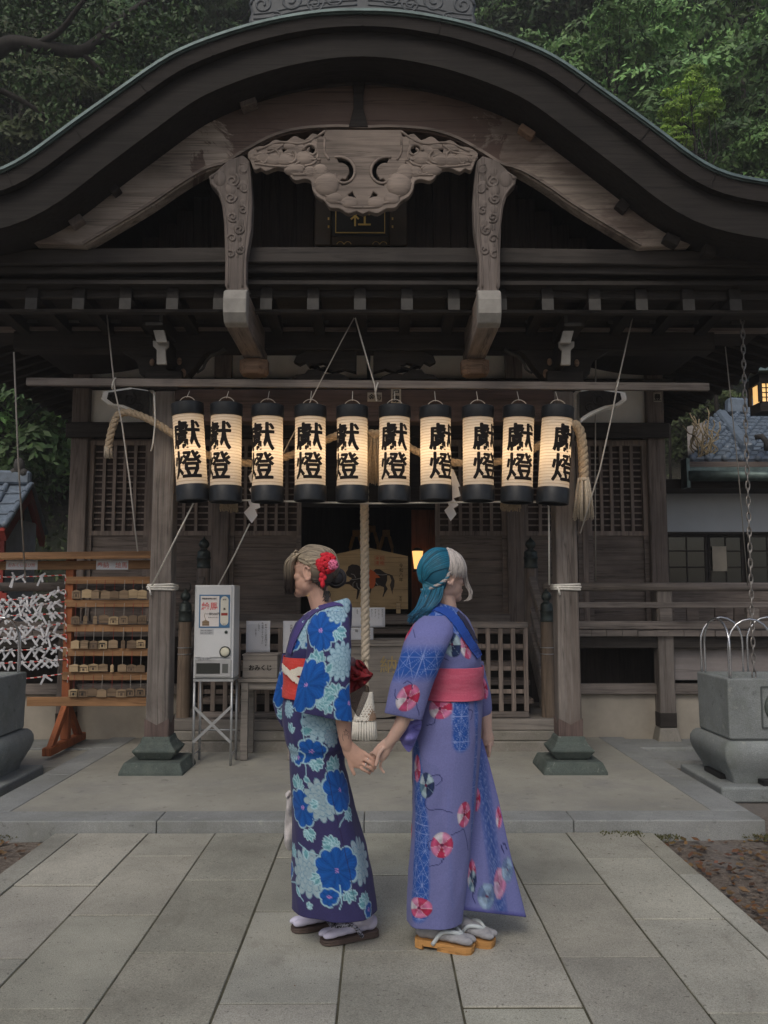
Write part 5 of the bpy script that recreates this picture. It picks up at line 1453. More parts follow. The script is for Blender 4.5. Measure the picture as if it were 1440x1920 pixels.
# ================================================================== hillside, trees, neighbouring houses
def hill_z(x, y):
    t = max(0.0, y - 14.5 - (2.0 if x > 0 else 0.0))
    return -0.06 + 1.02*t + 0.9*mnoise.noise(Vector((x*.12, y*.12, 0)))*min(1, t/4) + .25*mnoise.noise(Vector((x*.6, y*.6, 7)))*min(1, t/3)
hm_, nt, N, L, b = nodes_of('leaf_litter_slope')
f = noise(nt, (1, 1, 1), 9, 7, .75); g_ = noise(nt, (1, 1, 1), .8, 5, .6)
col = ramp(nt, f, [(.3, (.014, .013, .009)), (.5, (.045, .040, .028)), (.72, (.11, .095, .07))])
col = mix(nt, col, (.02, .034, .014), ramp(nt, g_, [(.45, 0), (.6, .75)]))
L.new(col, b.inputs['Base Color']); setin(b, Roughness=.95); bump(nt, b, f, 1.0, .12)
m = MB(); xs = np.linspace(-120, 120, 90); ys = np.linspace(13.5, 82, 70)
m.add([(x, y, hill_z(x, y)) for y in ys for x in xs], [(j*90+i, j*90+i+1, (j+1)*90+i+1, (j+1)*90+i) for j in range(69) for i in range(89)])
tag(m.build('hillside', hm_, None, smooth=True), kind='structure')

def leaf_mat(name, c, var=.5):
    m, nt, N, L, b = nodes_of(name)
    a = N.new('ShaderNodeAttribute'); a.attribute_name = 'tone'
    oi = N.new('ShaderNodeObjectInfo')
    col = mix(nt, a.outputs['Color'], c, 1.0, 'MULTIPLY')
    hv = N.new('ShaderNodeHueSaturation'); L.new(col, hv.inputs['Color'])
    mr = N.new('ShaderNodeMapRange'); mr.inputs[3].default_value = .75; mr.inputs[4].default_value = 1.25; L.new(oi.outputs['Random'], mr.inputs[0]); L.new(mr.outputs[0], hv.inputs['Value'])
    L.new(hv.outputs[0], b.inputs['Base Color']); setin(b, Roughness=.55); b.inputs['Specular IOR Level'].default_value = .35
    return m
M['leaf'] = leaf_mat('evergreen_leaf', (.11, .215, .06))
M['leafblue'] = leaf_mat('bluish_leaf', (.155, .285, .095))
M['leafdark'] = leaf_mat('dark_leaf', (.045, .085, .026))
M['leafolive'] = leaf_mat('olive_leaf', (.065, .090, .030))
M['leafyellow'] = leaf_mat('yellow_green_leaf', (.20, .33, .045))
M['bark'] = wood('bark', (.030, .026, .022), 'Z', grain=14, bstr=.8)
def crown_mesh(name, seed, R_, H_, ncl, nleaf, size, cl_r=.75, droop=0.3):
    rr = np.random.RandomState(seed)
    vs, fs, tones = [], [], []
    # clump centres: through the volume, denser towards the outside, on an uneven outline
    C_ = []
    while len(C_) < ncl:
        p = rr.uniform(-1, 1, 3); d = np.linalg.norm(p)
        if d > 1 or d < .35 or rr.rand() > d: continue
        u = p/d; bulge = 1 + .28*mnoise.noise(Vector(u*1.7) + Vector((seed, 0, 0)))*1.6
        C_.append((p*np.array([R_, R_, H_])*bulge, rr.uniform(.6, 1.3)*cl_r, rr.uniform(.4, 1.75)))
    per = nleaf//ncl
    for c, r, tone in C_:
        for _ in range(per):
            d = rr.normal(size=3); d /= np.linalg.norm(d)
            d[2] = abs(d[2])*.9-.25 if rr.rand() < .8 else d[2]; q = c + d*r*rr.uniform(.72, 1.0)*np.array([1, 1, .72])
            n = d + rr.normal(size=3)*.32 + np.array([0, 0, .35]); n /= np.linalg.norm(n)
            t = np.cross(n, rr.normal(size=3)); t /= np.linalg.norm(t)+1e-9; w = np.cross(n, t)
            s = size*rr.uniform(.6, 1.35)
            i = len(vs)
            vs += [tuple(q - t*s), tuple(q + w*s*.42 - n*s*.12), tuple(q + t*s - n*s*droop), tuple(q - w*s*.42 - n*s*.12)]
            fs.append((i, i+1, i+2, i+3))
            k = tone*rr.uniform(.75, 1.25)
            tones += [(k*rr.uniform(.9, 1.1), k, k*rr.uniform(.85, 1.1), 1)]*4
    me = bpy.data.meshes.new(name); me.from_pydata(vs, [], fs)
    ca = me.color_attributes.new('tone', 'FLOAT_COLOR', 'POINT'); ca.data.foreach_set('color', np.array(tones).ravel())
    me.update(); return me, [c for c, _, _ in C_]
CR = [crown_mesh('crown', 1, 3.0, 2.6, 64, 17000, .115, .95), crown_mesh('crown', 2, 2.7, 3.1, 58, 16000, .11, .9), crown_mesh('crown', 3, 3.3, 2.3, 74, 17000, .12, 1.0), crown_mesh('crown', 4, 2.2, 2.4, 36, 10000, .11, .85)]
_tm = {}
def tree(px, py, Y, kind, mat, k, label, group):
    c = at(px, py, Y); zb = hill_z(c.x, Y)
    me, cls = CR[kind]
    T = thing('hillside_tree', label, 'tree', (c.x, Y, zb-.1), group)
    key = (kind, mat)
    if key not in _tm:
        q = me.copy(); q.materials.append(M[mat]); _tm[key] = q
    o = bpy.data.objects.new('crown', _tm[key]); COL.objects.link(o); o.parent = T
    o.location = (0, 0, c.z-zb+.1); o.scale = (k, k, k); o.rotation_euler = (0, 0, random.uniform(0, 6.28))
    tr = MB(); h = max(.5, c.z-zb); rr = random.Random(px*7+py)
    top = Vector((c.x, Y, c.z)); base = Vector((c.x+rr.uniform(-.4, .4), Y, zb-.2))
    tr.tube([base, base.lerp(top, .5)+Vector((rr.uniform(-.2, .2), 0, 0)), top, top+Vector((0, 0, 1.2*k))], [.22*k, .17*k, .12*k, .03], 8)
    rz_ = o.rotation_euler.z
    for j in range(0, len(cls), max(1, len(cls)//14)):
        e = Vector(cls[j])*k; e.rotate(Euler((0, 0, rz_))); a = top.lerp(base, rr.uniform(0, .25)) + Vector((0, 0, -.3*k))
        md = a.lerp(top+e, .5)+Vector((rr.uniform(-.2, .2), rr.uniform(-.2, .2), -.15*k))
        tr.tube([a, md, top+e*.9], [.075*k, .045*k, .012], 5)
    tr.build('trunk', M['bark'], T, smooth=True)
    return T
TL = 'evergreen trees on the hillside behind the shrine'
plan = [  # right of the roof
    (1150, 150, 24, 0, 'leafblue', .80, 'dense grey-green tree just right of the porch roof, lower crown'),
    (1060, 40, 27, 2, 'leafdark', .9, 'dark tree rising right of the ridge ornament'),
    (960, -30, 30, 1, 'leaf', 1.0, 'shaded tree behind the right end of the ridge ornament'),
    (1210, 20, 29, 1, 'leaf', .95, 'mid green tree high on the slope right of the roof'),
    (1370, 40, 30, 0, 'leafdark', 1.05, 'dark green tree in the top right corner'),
    (1395, 200, 22, 2, 'leafblue', .85, 'broad pale grey-green tree at the right edge above the eave'),
    (1240, 240, 24, 3, 'leafblue', .62, 'small rounded tree close above the right eave'),
    (1296, 192, 18.5, 3, 'leafyellow', .27, 'small bright yellow-green tree right of the roof'),
    (1262, 262, 18.2, 3, 'leafyellow', .17, 'tiny yellow-green sapling just above the right eave'),
    (1340, 320, 21, 3, 'leafblue', .7, 'low bushy tree behind the right roof corner'),
    (1450, 330, 20, 2, 'leaf', .6, 'mid green tree cut by the right edge beside the eave tip'),
    (1120, -90, 34, 2, 'leafdark', 1.1, 'dark high tree right, its crown past the top edge'),
    (1300, -90, 36, 0, 'leafdark', 1.2, 'high dark tree beyond the top right corner trees'),
    (1480, 110, 27, 1, 'leaf', .9, 'green tree cut by the right edge near the top corner'),
    # left of the roof
    (330, 40, 26, 1, 'leafdark', .75, 'dark green tree just left of the ridge ornament'),
    (230, 150, 23, 0, 'leafdark', .7, 'dark tree behind the left roof slope'),
    (100, 60, 25, 2, 'leafdark', 1.0, 'dark spreading tree in the top left corner'),
    (420, -40, 30, 2, 'leafdark', 1.0, 'shaded tree behind the left end of the ridge ornament'),
    (40, 230, 21, 3, 'leafolive', .8, 'olive tinted bushy tree close above the left eave'),
    (130, 215, 22, 1, 'leafolive', .55, 'green tree close above the left roof slope'),
    (-40, 120, 26, 0, 'leafolive', 1.0, 'olive tree cut by the left edge near the top'),
    (220, -60, 33, 0, 'leafdark', 1.2, 'high dark tree left, its crown past the top edge'),
    (680, -120, 38, 2, 'leafdark', 1.3, 'dark tree on the slope right behind the roof crown'),
    (10, -60, 34, 1, 'leafdark', 1.2, 'high dark tree beyond the top left corner'),
    (850, -60, 34, 0, 'leafdark', 1.1, 'shaded tree just behind the roof crown, right half'),
    # low left strip
    (30, 800, 17.5, 3, 'leaf', .75, 'leafy tree beyond the small red shrine'),
    (95, 800, 18.5, 3, 'leafolive', .6, 'olive bush between the small red shrine and the hall'),
    (-60, 780, 17, 3, 'leafdark', .9, 'dark bush cut by the left edge above the small red shrine'),
    (70, 690, 21, 0, 'leafdark', .8, 'dark tree glimpsed under the left eave'),
    (1330, 780, 21, 3, 'leafolive', .6, 'brown-green bush glimpsed behind the tiled roof'),
]
for a in plan: tree(*a, TL)
# a bare limbed tree standing nearer, top left
T = thing('limbed_tree', 'nearer tree with thick dark bare limbs reaching across the top left corner', 'tree', (at(-60, 300, 16).x, 16, hill_z(-6, 16)))
m = MB(); Y = 16
def limb(pts, r0, r1): 
    s = spline([P3(*p, Y + q) for p, q in pts], 6); m.tube(s, [r0+(r1-r0)*i/(len(s)-1) for i in range(len(s))], 8)
limb([((-70, 700), 0), ((-60, 330), 0), ((-40, 150), 0), ((10, 85), .1), ((80, 88), .2), ((150, 96), .3), ((195, 66), .5), ((250, 20), .8), ((330, -30), 1)], .22, .05)
limb([((60, 87), .2), ((110, 60), 0), ((150, 10), -.3), ((190, -40), -.5)], .07, .03)
limb([((150, 96), .3), ((185, 130), .5), ((215, 160), .7), ((230, 185), .8)], .06, .02)
limb([((-40, 150), 0), ((60, 200), .4), ((120, 250), .6)], .08, .02)
limb([((195, 66), .5), ((240, 80), .6), ((300, 70), .9), ((360, 90), 1.2)], .05, .015)
m.build('trunk', M['bark'], T, smooth=True)
me = crown_mesh('crown', 9, 1.0, 1.0, 10, 10, .1)[0]
rr = np.random.RandomState(4); vs = []; fs = []; tn = []
for (px, py, rad, n) in ((150, 30, .9, 700), (60, 150, .9, 600), (260, 70, .8, 600), (20, 30, .9, 700), (120, 230, .6, 350), (330, 40, .7, 400), (230, 150, .5, 300)):
    c = np.array(P3(px, py, Y+.4))
    for _ in range(n):
        d = rr.normal(size=3); d *= rad*rr.rand()**.5/np.linalg.norm(d); q = c+d*np.array([1.2, .8, .7])
        t = rr.normal(size=3); t /= np.linalg.norm(t); w = np.cross(t, rr.normal(size=3)); w /= np.linalg.norm(w); s = rr.uniform(.035, .07)
        i = len(vs); vs += [tuple(q-t*s), tuple(q+w*s*.5), tuple(q+t*s), tuple(q-w*s*.5)]; fs.append((i, i+1, i+2, i+3)); k = rr.uniform(.5, 1.4); tn += [(k, k, k, 1)]*4
me = bpy.data.meshes.new('crown'); me.from_pydata([tuple(np.array(v)-np.array(T.location)) for v in vs], [], fs); me.materials.append(M['leafdark'])
me.color_attributes.new('tone', 'FLOAT_COLOR', 'POINT').data.foreach_set('color', np.array(tn).ravel())
o = bpy.data.objects.new('crown', me); COL.objects.link(o); o.parent = T

# undergrowth on the slope left of the hall
vs = []; fs = []; tn = []
for _ in range(9000):
    x = rr.uniform(-12, -3.6); y = rr.uniform(14.5, 24); z = hill_z(x, y); h = rr.rand()**2*.5
    q = np.array([x, y, z+h]); t = rr.normal(size=3); t /= np.linalg.norm(t); w = np.cross(t, rr.normal(size=3)); w /= np.linalg.norm(w); s = rr.uniform(.03, .09)
    i = len(vs); vs += [tuple(q-t*s), tuple(q+w*s*.5), tuple(q+t*s), tuple(q-w*s*.5)]; fs.append((i, i+1, i+2, i+3)); k = rr.uniform(.4, 1.3); tn += [(k, k, k, 1)]*4
for _ in range(2500):
    x = rr.uniform(3.5, 14); y = rr.uniform(17, 24); z = hill_z(x, y); h = rr.rand()**2*.6
    q = np.array([x, y, z+h]); t = rr.normal(size=3); t /= np.linalg.norm(t); w = np.cross(t, rr.normal(size=3)); w /= np.linalg.norm(w); s = rr.uniform(.04, .10)
    i = len(vs); vs += [tuple(q-t*s), tuple(q+w*s*.5), tuple(q+t*s), tuple(q-w*s*.5)]; fs.append((i, i+1, i+2, i+3)); k = rr.uniform(.4, 1.3); tn += [(k, k, k, 1)]*4
me = bpy.data.meshes.new('undergrowth'); me.from_pydata(vs, [], fs); me.materials.append(M['leafolive'])
me.color_attributes.new('tone', 'FLOAT_COLOR', 'POINT').data.foreach_set('color', np.array(tn).ravel())
o = bpy.data.objects.new('undergrowth', me); COL.objects.link(o); tag(o, kind='stuff')

# fallen leaves on the bare earth beside the paving
vs = []; fs = []; tn = []
for _ in range(5200):
    if rr.rand() < .62: x = rr.uniform(1.72, 3.6); y = rr.uniform(2.9, 5.38)
    else: x = rr.uniform(-3.4, -2.02); y = rr.uniform(3.3, 5.38)
    if rr.rand() > .25+.75*max(0, mnoise.noise(Vector((x*1.6, y*1.6, 5)))+.35): continue
    z = -.045 + rr.rand()*.025; a = rr.uniform(0, 6.28); t = np.array([math.cos(a), math.sin(a), rr.uniform(-.4, .4)]); w = np.array([-math.sin(a), math.cos(a), rr.uniform(-.5, .5)]); s = rr.uniform(.012, .032)
    q = np.array([x, y, z]); i = len(vs); vs += [tuple(q-t*s), tuple(q+w*s*.55), tuple(q+t*s), tuple(q-w*s*.55)]; fs.append((i, i+1, i+2, i+3))
    k = rr.uniform(.5, 1.4); tn += [(k*1.1, k*rr.uniform(.6, .9), k*rr.uniform(.4, .7), 1)]*4
me = bpy.data.meshes.new('fallen_leaves'); me.from_pydata(vs, [], fs); me.materials.append(leaf_mat('dead_leaf', (.15, .12, .08)))
me.color_attributes.new('tone', 'FLOAT_COLOR', 'POINT').data.foreach_set('color', np.array(tn).ravel())
o = bpy.data.objects.new('fallen_leaves', me); COL.objects.link(o); tag(o, kind='stuff')
# a few leaves and grit blown over the paving
vs = []; fs = []; tn = []
for _ in range(220):
    x = rr.uniform(-1.95, 1.65); y = rr.uniform(1.9, 5.38); y = 5.4-abs(5.4-y)**1.0 if rr.rand() < .6 else 5.4-abs(rr.normal())*.25; z = .004+rr.rand()*.004; a = rr.uniform(0, 6.28); t = np.array([math.cos(a), math.sin(a), rr.uniform(-.2, .2)]); w = np.array([-math.sin(a), math.cos(a), rr.uniform(-.3, .3)]); s = rr.uniform(.002, .006) if rr.rand() < .93 else rr.uniform(.008, .014)
    q = np.array([x, y, z]); i = len(vs); vs += [tuple(q-t*s), tuple(q+w*s*.55), tuple(q+t*s), tuple(q-w*s*.55)]; fs.append((i, i+1, i+2, i+3)); k = rr.uniform(.3, .9); tn += [(k, k*.8, k*.65, 1)]*4
me = bpy.data.meshes.new('leaf_grit'); me.from_pydata(vs, [], fs); me.materials.append(leaf_mat('grit', (.16, .12, .08)))
me.color_attributes.new('tone', 'FLOAT_COLOR', 'POINT').data.foreach_set('color', np.array(tn).ravel())
o = bpy.data.objects.new('leaf_grit', me); COL.objects.link(o); tag(o, kind='stuff')
# moss along the foot of the terrace kerb and in the joints
vs = []; fs = []; tn = []
for _ in range(2600):
    x = rr.uniform(1.35, PR+.1) if rr.rand() < .75 else rr.uniform(PL, -1.9)
    y = PF - abs(rr.normal())*.05 - .0; z = -.035 + rr.rand()*.02 if abs(x-0) > 1.6 else 0.002
    a = rr.uniform(0, 6.28); s = rr.uniform(.003, .007); q = np.array([x, y, z])
    if mnoise.noise(Vector((x*2.2, 3, 1))) < rr.uniform(-.1, .35): continue
    i = len(vs); vs += [tuple(q+np.array([-s, 0, 0])), tuple(q+np.array([s, 0, 0])), tuple(q+np.array([math.cos(a)*s, math.sin(a)*s, s*2]))]; fs.append((i, i+1, i+2)); k = rr.uniform(.6, 1.4); tn += [(k, k, k, 1)]*3
me = bpy.data.meshes.new('moss'); me.from_pydata(vs, [], fs); me.materials.append(leaf_mat('moss_green', (.085, .085, .03)))
me.color_attributes.new('tone', 'FLOAT_COLOR', 'POINT').data.foreach_set('color', np.array(tn).ravel())
o = bpy.data.objects.new('moss', me); COL.objects.link(o); tag(o, kind='stuff')

# ---- small red shrine, left
def tiled_slope(name, a, b, c, d, mat, parent, pitch=.24, r=.05):
    """a-b eave, d-c ridge; rows of round tiles run down the slope over a flat bed"""
    a, b, c, d = map(Vector, (a, b, c, d)); m = MB()
    nrm = (b-a).cross(d-a).normalized()
    if nrm.z < 0: nrm = -nrm
    m.add([a, b, c, d, a-nrm*.06, b-nrm*.06, c-nrm*.06, d-nrm*.06], [(0, 1, 2, 3), (7, 6, 5, 4), (0, 4, 5, 1), (1, 5, 6, 2), (2, 6, 7, 3), (3, 7, 4, 0)])
    n = max(2, int((b-a).length/pitch)); Ls = (d-a).length; kk = max(3, int(Ls/.26))
    for i in range(n+1):
        p, q = a.lerp(b, i/n), d.lerp(c, i/n)
        for j in range(kk):
            s, e = p.lerp(q, j/kk), p.lerp(q, (j+1)/kk)
            m.tube([s+nrm*.018, e+nrm*.004], [r*1.06, r*.94], 8)
        m.blob(p+nrm*.02, r*1.15, 8, 6)
    for j in range(kk):
        s, e = a.lerp(d, (j+.02)/kk)+nrm*.012, b.lerp(c, (j+.02)/kk)+nrm*.012
        m.bar(s, e, .02, .012)
    return m.build(name, mat, parent, autosmooth=R(45))
RS = thing('red_shrine', 'small red and white side shrine with a grey tiled roof at the left edge', 'shrine', (at(10, 1100, 12.4).x, 12.4, 0))
Y = 12.4
rA, rB = Vector(P3(-120, 905, Y-.2)), Vector(P3(58, 908, Y))
e1, e2 = Vector(P3(-150, 985, Y-1.0)), Vector(P3(10, 985, Y-.9))
k1, k2 = Vector(P3(-90, 985, Y+.9)), Vector(P3(84, 1000, Y+1.2))
tiled_slope('tiled_roof', e1, e2, rB, rA, M['rooftile'], RS, .22, .045)
tiled_slope('tiled_roof', k1, k2, rB, rA, M['rooftile'], RS, .22, .045)
MB().bar(rA+Vector((0, 0, .09)), rB+Vector((0, 0, .09)), .16, .2).build('roof_ridge', M['rooftile'], RS, bevel=.03)
m = MB(); c = rB+Vector((-.16, -.05, .26)); m.blob(c, .10, 10, 8, sq=(.8, .8, 1.3)); m.blob(c+Vector((.07, 0, -.1)), .07, 8, 6); m.blob(c+Vector((-.07, 0, -.1)), .07, 8, 6)
m.build('ridge_finial', M['endgrain'], RS, smooth=True)
for p_, q_ in ((e2, rB), (k2, rB)):
    MB().bar(p_+Vector((-.03, 0, -.14)), q_+Vector((-.03, 0, -.14)), .07, .16).build('red_bargeboard', M['redwood'], RS)
wx0, wx1 = at(-150, 1000, Y).x, at(36, 1000, Y).x
MB().box((wx0, Y-.5, 0), (wx1, Y+.6, az(975, Y))).build('white_wall', plain('pale_wall', (.58, .62, .68), .8), RS)
MB().add([e2+Vector((-.1, .2, -.05)), k2+Vector((-.25, -.2, 0)), rB+Vector((-.08, 0, -.1))], [(0, 1, 2)]).build('gable_board', M['redwood'], RS)
for px in (-110, -55, 10, 36):
    x = at(px, 1000, Y).x; MB().box((x-.035, Y-.56, 0), (x+.035, Y-.505, az(972, Y))).build('red_post', M['redwood'], RS)
MB().box((wx0, Y-.57, az(992, Y)), (wx1+.1, Y-.51, az(975, Y))).build('red_beam', M['redwood'], RS)
MB().box((wx0, Y-.57, az(1140, Y)), (wx1+.1, Y-.51, az(1112, Y))).build('red_beam', M['redwood'], RS)

# ---- white house with tiled roofs, right
Y = 11.8
WH = thing('white_house', 'white plastered house with a dark glazed window and grey tiled roof beyond the railing', 'house', (at(1360, 1000, Y).x, Y, 0))
X1, X2 = at(1238, 1000, Y).x, at(1640, 1000, Y).x
zt0, zt1 = az(997, Y), az(925, Y)
MB().box((X1, Y, zt0), (X2, Y+.2, zt1)).build('plaster_wall', plain('cool_plaster', (.56, .60, .64), .9, var=.06, s=2), WH)
MB().box((X1, Y-.02, zt0-.035), (X2, Y+.2, zt0-.001)).build('window_lintel', M['dark'], WH)
MB().box((X1, Y, 0), (X2, Y+.2, az(1100, Y))).build('lower_wall', M['board'], WH)
MB().box((X1, Y+.2, 0), (X1+.1, Y+5, zt1+.3)).build('side_wall', M['darky'], WH)
gl = bpy.data.materials.new('window_glass'); gl.use_nodes = True; b = gl.node_tree.nodes['Principled BSDF']; setin(b, Base_Color=(.02, .025, .025, 1), Roughness=.06); b.inputs['Specular IOR Level'].default_value = .9
for i, (pa, pb) in enumerate(((1250, 1327), (1331, 1398), (1402, 1478))):
    xa_, xb_ = at(pa, 1050, Y).x, at(pb, 1050, Y).x; z0, z1 = az(1098, Y), zt0-.04
    m = MB(); f_ = .035; d = Y + .05*(i % 2)
    m.box((xa_, d, z0), (xa_+f_, d+.04, z1)); m.box((xb_-f_, d, z0), (xb_, d+.04, z1)); m.box((xa_+f_, d, z0), (xb_-f_, d+.04, z0+f_)); m.box((xa_+f_, d, z1-f_), (xb_-f_, d+.04, z1))
    for q in (.36, .68): m.box((xa_+f_, d+.005, z0+(z1-z0)*q-.01), (xb_-f_, d+.03, z0+(z1-z0)*q+.01))
    m.box(((xa_+xb_)/2-.009, d+.006, z0+f_), ((xa_+xb_)/2+.009, d+.029, z1-f_))
    W_ = m.build('window_sash', M['dark'], WH)
    MB().box((xa_+.01, d+.015, z0+.01), (xb_-.01, d+.02, z1-.01)).build('pane', gl, W_)
    if i == 1: # pale paper screens standing behind the glass
        MB().box((xa_+.05, Y+.03, z0+.2), (xb_-.25, Y+.04, z1-.16)).build('paper_screen', M['bare'], WH)
MB().box((X1-.1, Y+.3, 0), (X2, Y+.35, zt1)).build('inner_wall', M['room'], WH)
ze0, ze1 = az(908, Y-.7), az(868, Y-.7)
MB().box((at(1286, 900, Y-.7).x, Y-.78, ze0+.10), (X2, Y-.62, ze1-.06)).build('gutter_board', M['copper'], WH, bevel=.01)
MB().tube([(at(1286, 900, Y-.7).x, Y-.80, ze0+.10), (X2, Y-.80, ze0+.10)], .07, 12).build('gutter', M['copper'], WH, smooth=True)
MB().box((at(1282, 900, Y-.7).x, Y-.82, ze0-.05), (at(1288, 900, Y-.7).x, Y-.60, ze1+.05)).build('gutter_end', M['copper'], WH)
MB().box((X1-.1, Y-.6, zt1), (X2, Y+.3, zt1+.12)).build('eave', M['dark'], WH)
MB().box((at(1286, 900, Y-.7).x, Y-.77, ze1-.059), (X2, Y-.6, ze1+.01)).build('eave_edge', M['board'], WH)
# lower tiled roof rising behind the gutter, and the ridge with its hip
r0 = at(1290, 862, Y-.6); 
tiled_slope('tiled_roof', P3(1296, 862, Y-.6), P3(1640, 862, Y-.6), P3(1640, 775, Y+2.2), P3(1385, 775, Y+2.2), M['rooftile'], WH, .21, .045)
tiled_slope('tiled_roof', P3(1345, 838, Y+.2), P3(1402, 852, Y-.3), P3(1350, 772, Y+2.3), P3(1325, 792, Y+2.2), M['rooftile'], WH, .16, .04)
m = MB(); m.bar(P3(1402, 840, Y-.2), P3(1352, 776, Y+2.2), .16, .14); m.build('hip_ridge', M['rooftile'], WH, bevel=.03)
m = MB(); m.bar(P3(1362, 762, Y+2.2), P3(1410, 764, Y+2.2), .2, .28); m.bar(P3(1410, 770, Y+2.2), P3(1640, 772, Y+2.2), .2, .2); m.build('main_ridge', M['rooftile'], WH, bevel=.04)
m = MB(); m.tube([P3(1438, 845, Y-.35), P3(1437, 828, Y-.35), P3(1428, 818, Y-.3), P3(1416, 820, Y-.25)], .04, 8); m.build('ridge_end_tile', M['endgrain'], WH, smooth=True)
m = MB(); m.add([P3(1290, 862, Y-.4), P3(1345, 838, Y+.2), P3(1325, 790, Y+2.2), P3(1288, 800, Y+2)], [(0, 1, 2, 3)]); m.build('roof_bed', M['boxgrey'], WH)
# dry vine tangle on the roof corner
V = MB(); rr2 = random.Random(8)
for i in range(20):
    p0 = Vector(P3(rr2.uniform(1296, 1330), 864, Y-.45)); q = [p0]
    for k in range(6): q.append(q[-1]+Vector((rr2.uniform(-.06, .10), rr2.uniform(-.02, .12), rr2.uniform(.02, .16))))
    V.tube([Vector(t) for t in spline(q, 3)], .010, 4)
tag(V.build('dry_vine', plain('dry_stem', (.26, .21, .13), .9, var=.4), None, smooth=True), 'tangle of dry brown vines on the tiled roof corner of the white house', 'vine')

# ---- lit lantern house at the right edge
Y = 10.6
c = at(1437, 735, Y)
LN = thing('eave_lantern', 'dark roofed lantern with a glowing latticed window at the right edge', 'lantern', (c.x, Y, az(760, Y)))
hw = .15; z0, z1 = az(757, Y), az(722, Y)
gw = bpy.data.materials.new('lit_paper'); gw.use_nodes = True; b = gw.node_tree.nodes['Principled BSDF']; setin(b, Base_Color=(.8, .6, .3, 1)); b.inputs['Emission Color'].default_value = (1, .58, .2, 1); b.inputs['Emission Strength'].default_value = .75
MB().box((c.x-hw+.03, Y-hw+.03, z0), (c.x+hw-.03, Y+hw-.03, z1)).build('lit_panel', gw, LN)
m = MB()
for i in range(5):
    x = c.x-hw+.03+(2*hw-.06)*i/4; m.box((x-.006, Y-hw+.018, z0), (x+.006, Y-hw+.029, z1))
for i in range(5):
    z = z0+(z1-z0)*i/4; m.box((c.x-hw+.02, Y-hw+.012, z-.006), (c.x+hw-.02, Y-hw+.0175, z+.006))
m.build('lattice_grid', M['dark'], LN)
MB().sqrings([(hw, hw, z0-.12), (hw, hw, z0-.002)], (c.x, Y)).build('lantern_frame', M['dark'], LN); MB().sqrings([(hw, hw, z1+.002), (hw, hw, z1+.12)], (c.x, Y)).build('lantern_frame', M['dark'], LN)
for sx in (-1, 1):
    for sy in (-1, 1): MB().box((c.x+sx*hw-.02, Y+sy*hw-.02, z0), (c.x+sx*hw+.02, Y+sy*hw+.02, z1)).build('corner_post', M['dark'], LN)
MB().sqrings([(.27, .27, z1+.12), (.27, .27, z1+.14), (.16, .16, z1+.21), (.05, .05, z1+.32), (.03, .03, z1+.37)], (c.x, Y)).build('lantern_roof', M['copper'], LN, bevel=.006)
MB().tube([(c.x, Y, z1+.36), (c.x, Y, 5.2)], .012, 8).build('hanging_rod', M['dark'], LN, smooth=True)

# ---- faint evening haze: lifts the dark under the eaves and softens the trees
hz = bpy.data.materials.new('haze'); hz.use_nodes = True; nt = hz.node_tree; nt.nodes.remove(nt.nodes['Principled BSDF'])
v = nt.nodes.new('ShaderNodeVolumePrincipled'); v.inputs['Color'].default_value = (.82, .82, .82, 1); v.inputs['Density'].default_value = .0026
nt.links.new(v.outputs[0], nt.nodes['Material Output'].inputs['Volume'])
tag(MB().box((-165, -125, -1.4), (165, 205, 90)).build('haze', hz), kind='stuff')
# ================================================================== the two women holding hands
YPN = 3.75
KP = YPN/1600*0.985
def proj(V):
    V = np.asarray(V, dtype=float); d = V - np.array([0, 0, CAM_Z])
    f, r, u = (np.array(q) for q in (_f, _r, _u))
    w = d@f
    return 720 + FPX*(d@r)/w, 960 - FPX*(d@u)/w
_rng = np.random.RandomState(12); _tab = _rng.rand(256, 256)
def vn(a, b):
    """smooth value noise, numpy"""
    a = np.asarray(a, float)+1000; b = np.asarray(b, float)+1000
    i, j = np.floor(a).astype(int), np.floor(b).astype(int); fa, fb = a-i, b-j
    fa, fb = fa*fa*(3-2*fa), fb*fb*(3-2*fb)
    g = lambda p, q: _tab[p % 256, q % 256]
    return (g(i, j)*(1-fa)+g(i+1, j)*fa)*(1-fb)+(g(i, j+1)*(1-fa)+g(i+1, j+1)*fa)*fb - .5
def fabric(name, rough=.85, sheen=.25, weave=900, k=1.0, transl=0.0):
    m, nt, N, L, b = nodes_of(name)
    a = N.new('ShaderNodeAttribute'); a.attribute_name = 'dye'
    w = noise(nt, (1, 1, 1), 160, 3, .7)
    col = mix(nt, a.outputs['Color'], ramp(nt, w, [(.3, .86), (.7, 1.1)]), .8, 'MULTIPLY')
    L.new(col, b.inputs['Base Color']); setin(b, Roughness=rough); b.inputs['Specular IOR Level'].default_value = .15
    b.inputs['Sheen Weight'].default_value = sheen*.3
    h = noise(nt, (1, 1, 1), 420, 2, .5); bump(nt, b, h, .25, .0015)
    if transl:
        out = N['Material Output']; tr = N.new('ShaderNodeBsdfTransparent'); mx = N.new('ShaderNodeMixShader'); mx.inputs[0].default_value = transl
        L.new(b.outputs[0], mx.inputs[1]); L.new(tr.outputs[0], mx.inputs[2]); L.new(mx.outputs[0], out.inputs[0])
    return m
M['fabric'] = fabric('dyed_cotton'); M['tulle'] = fabric('sheer_cloth', transl=.42)

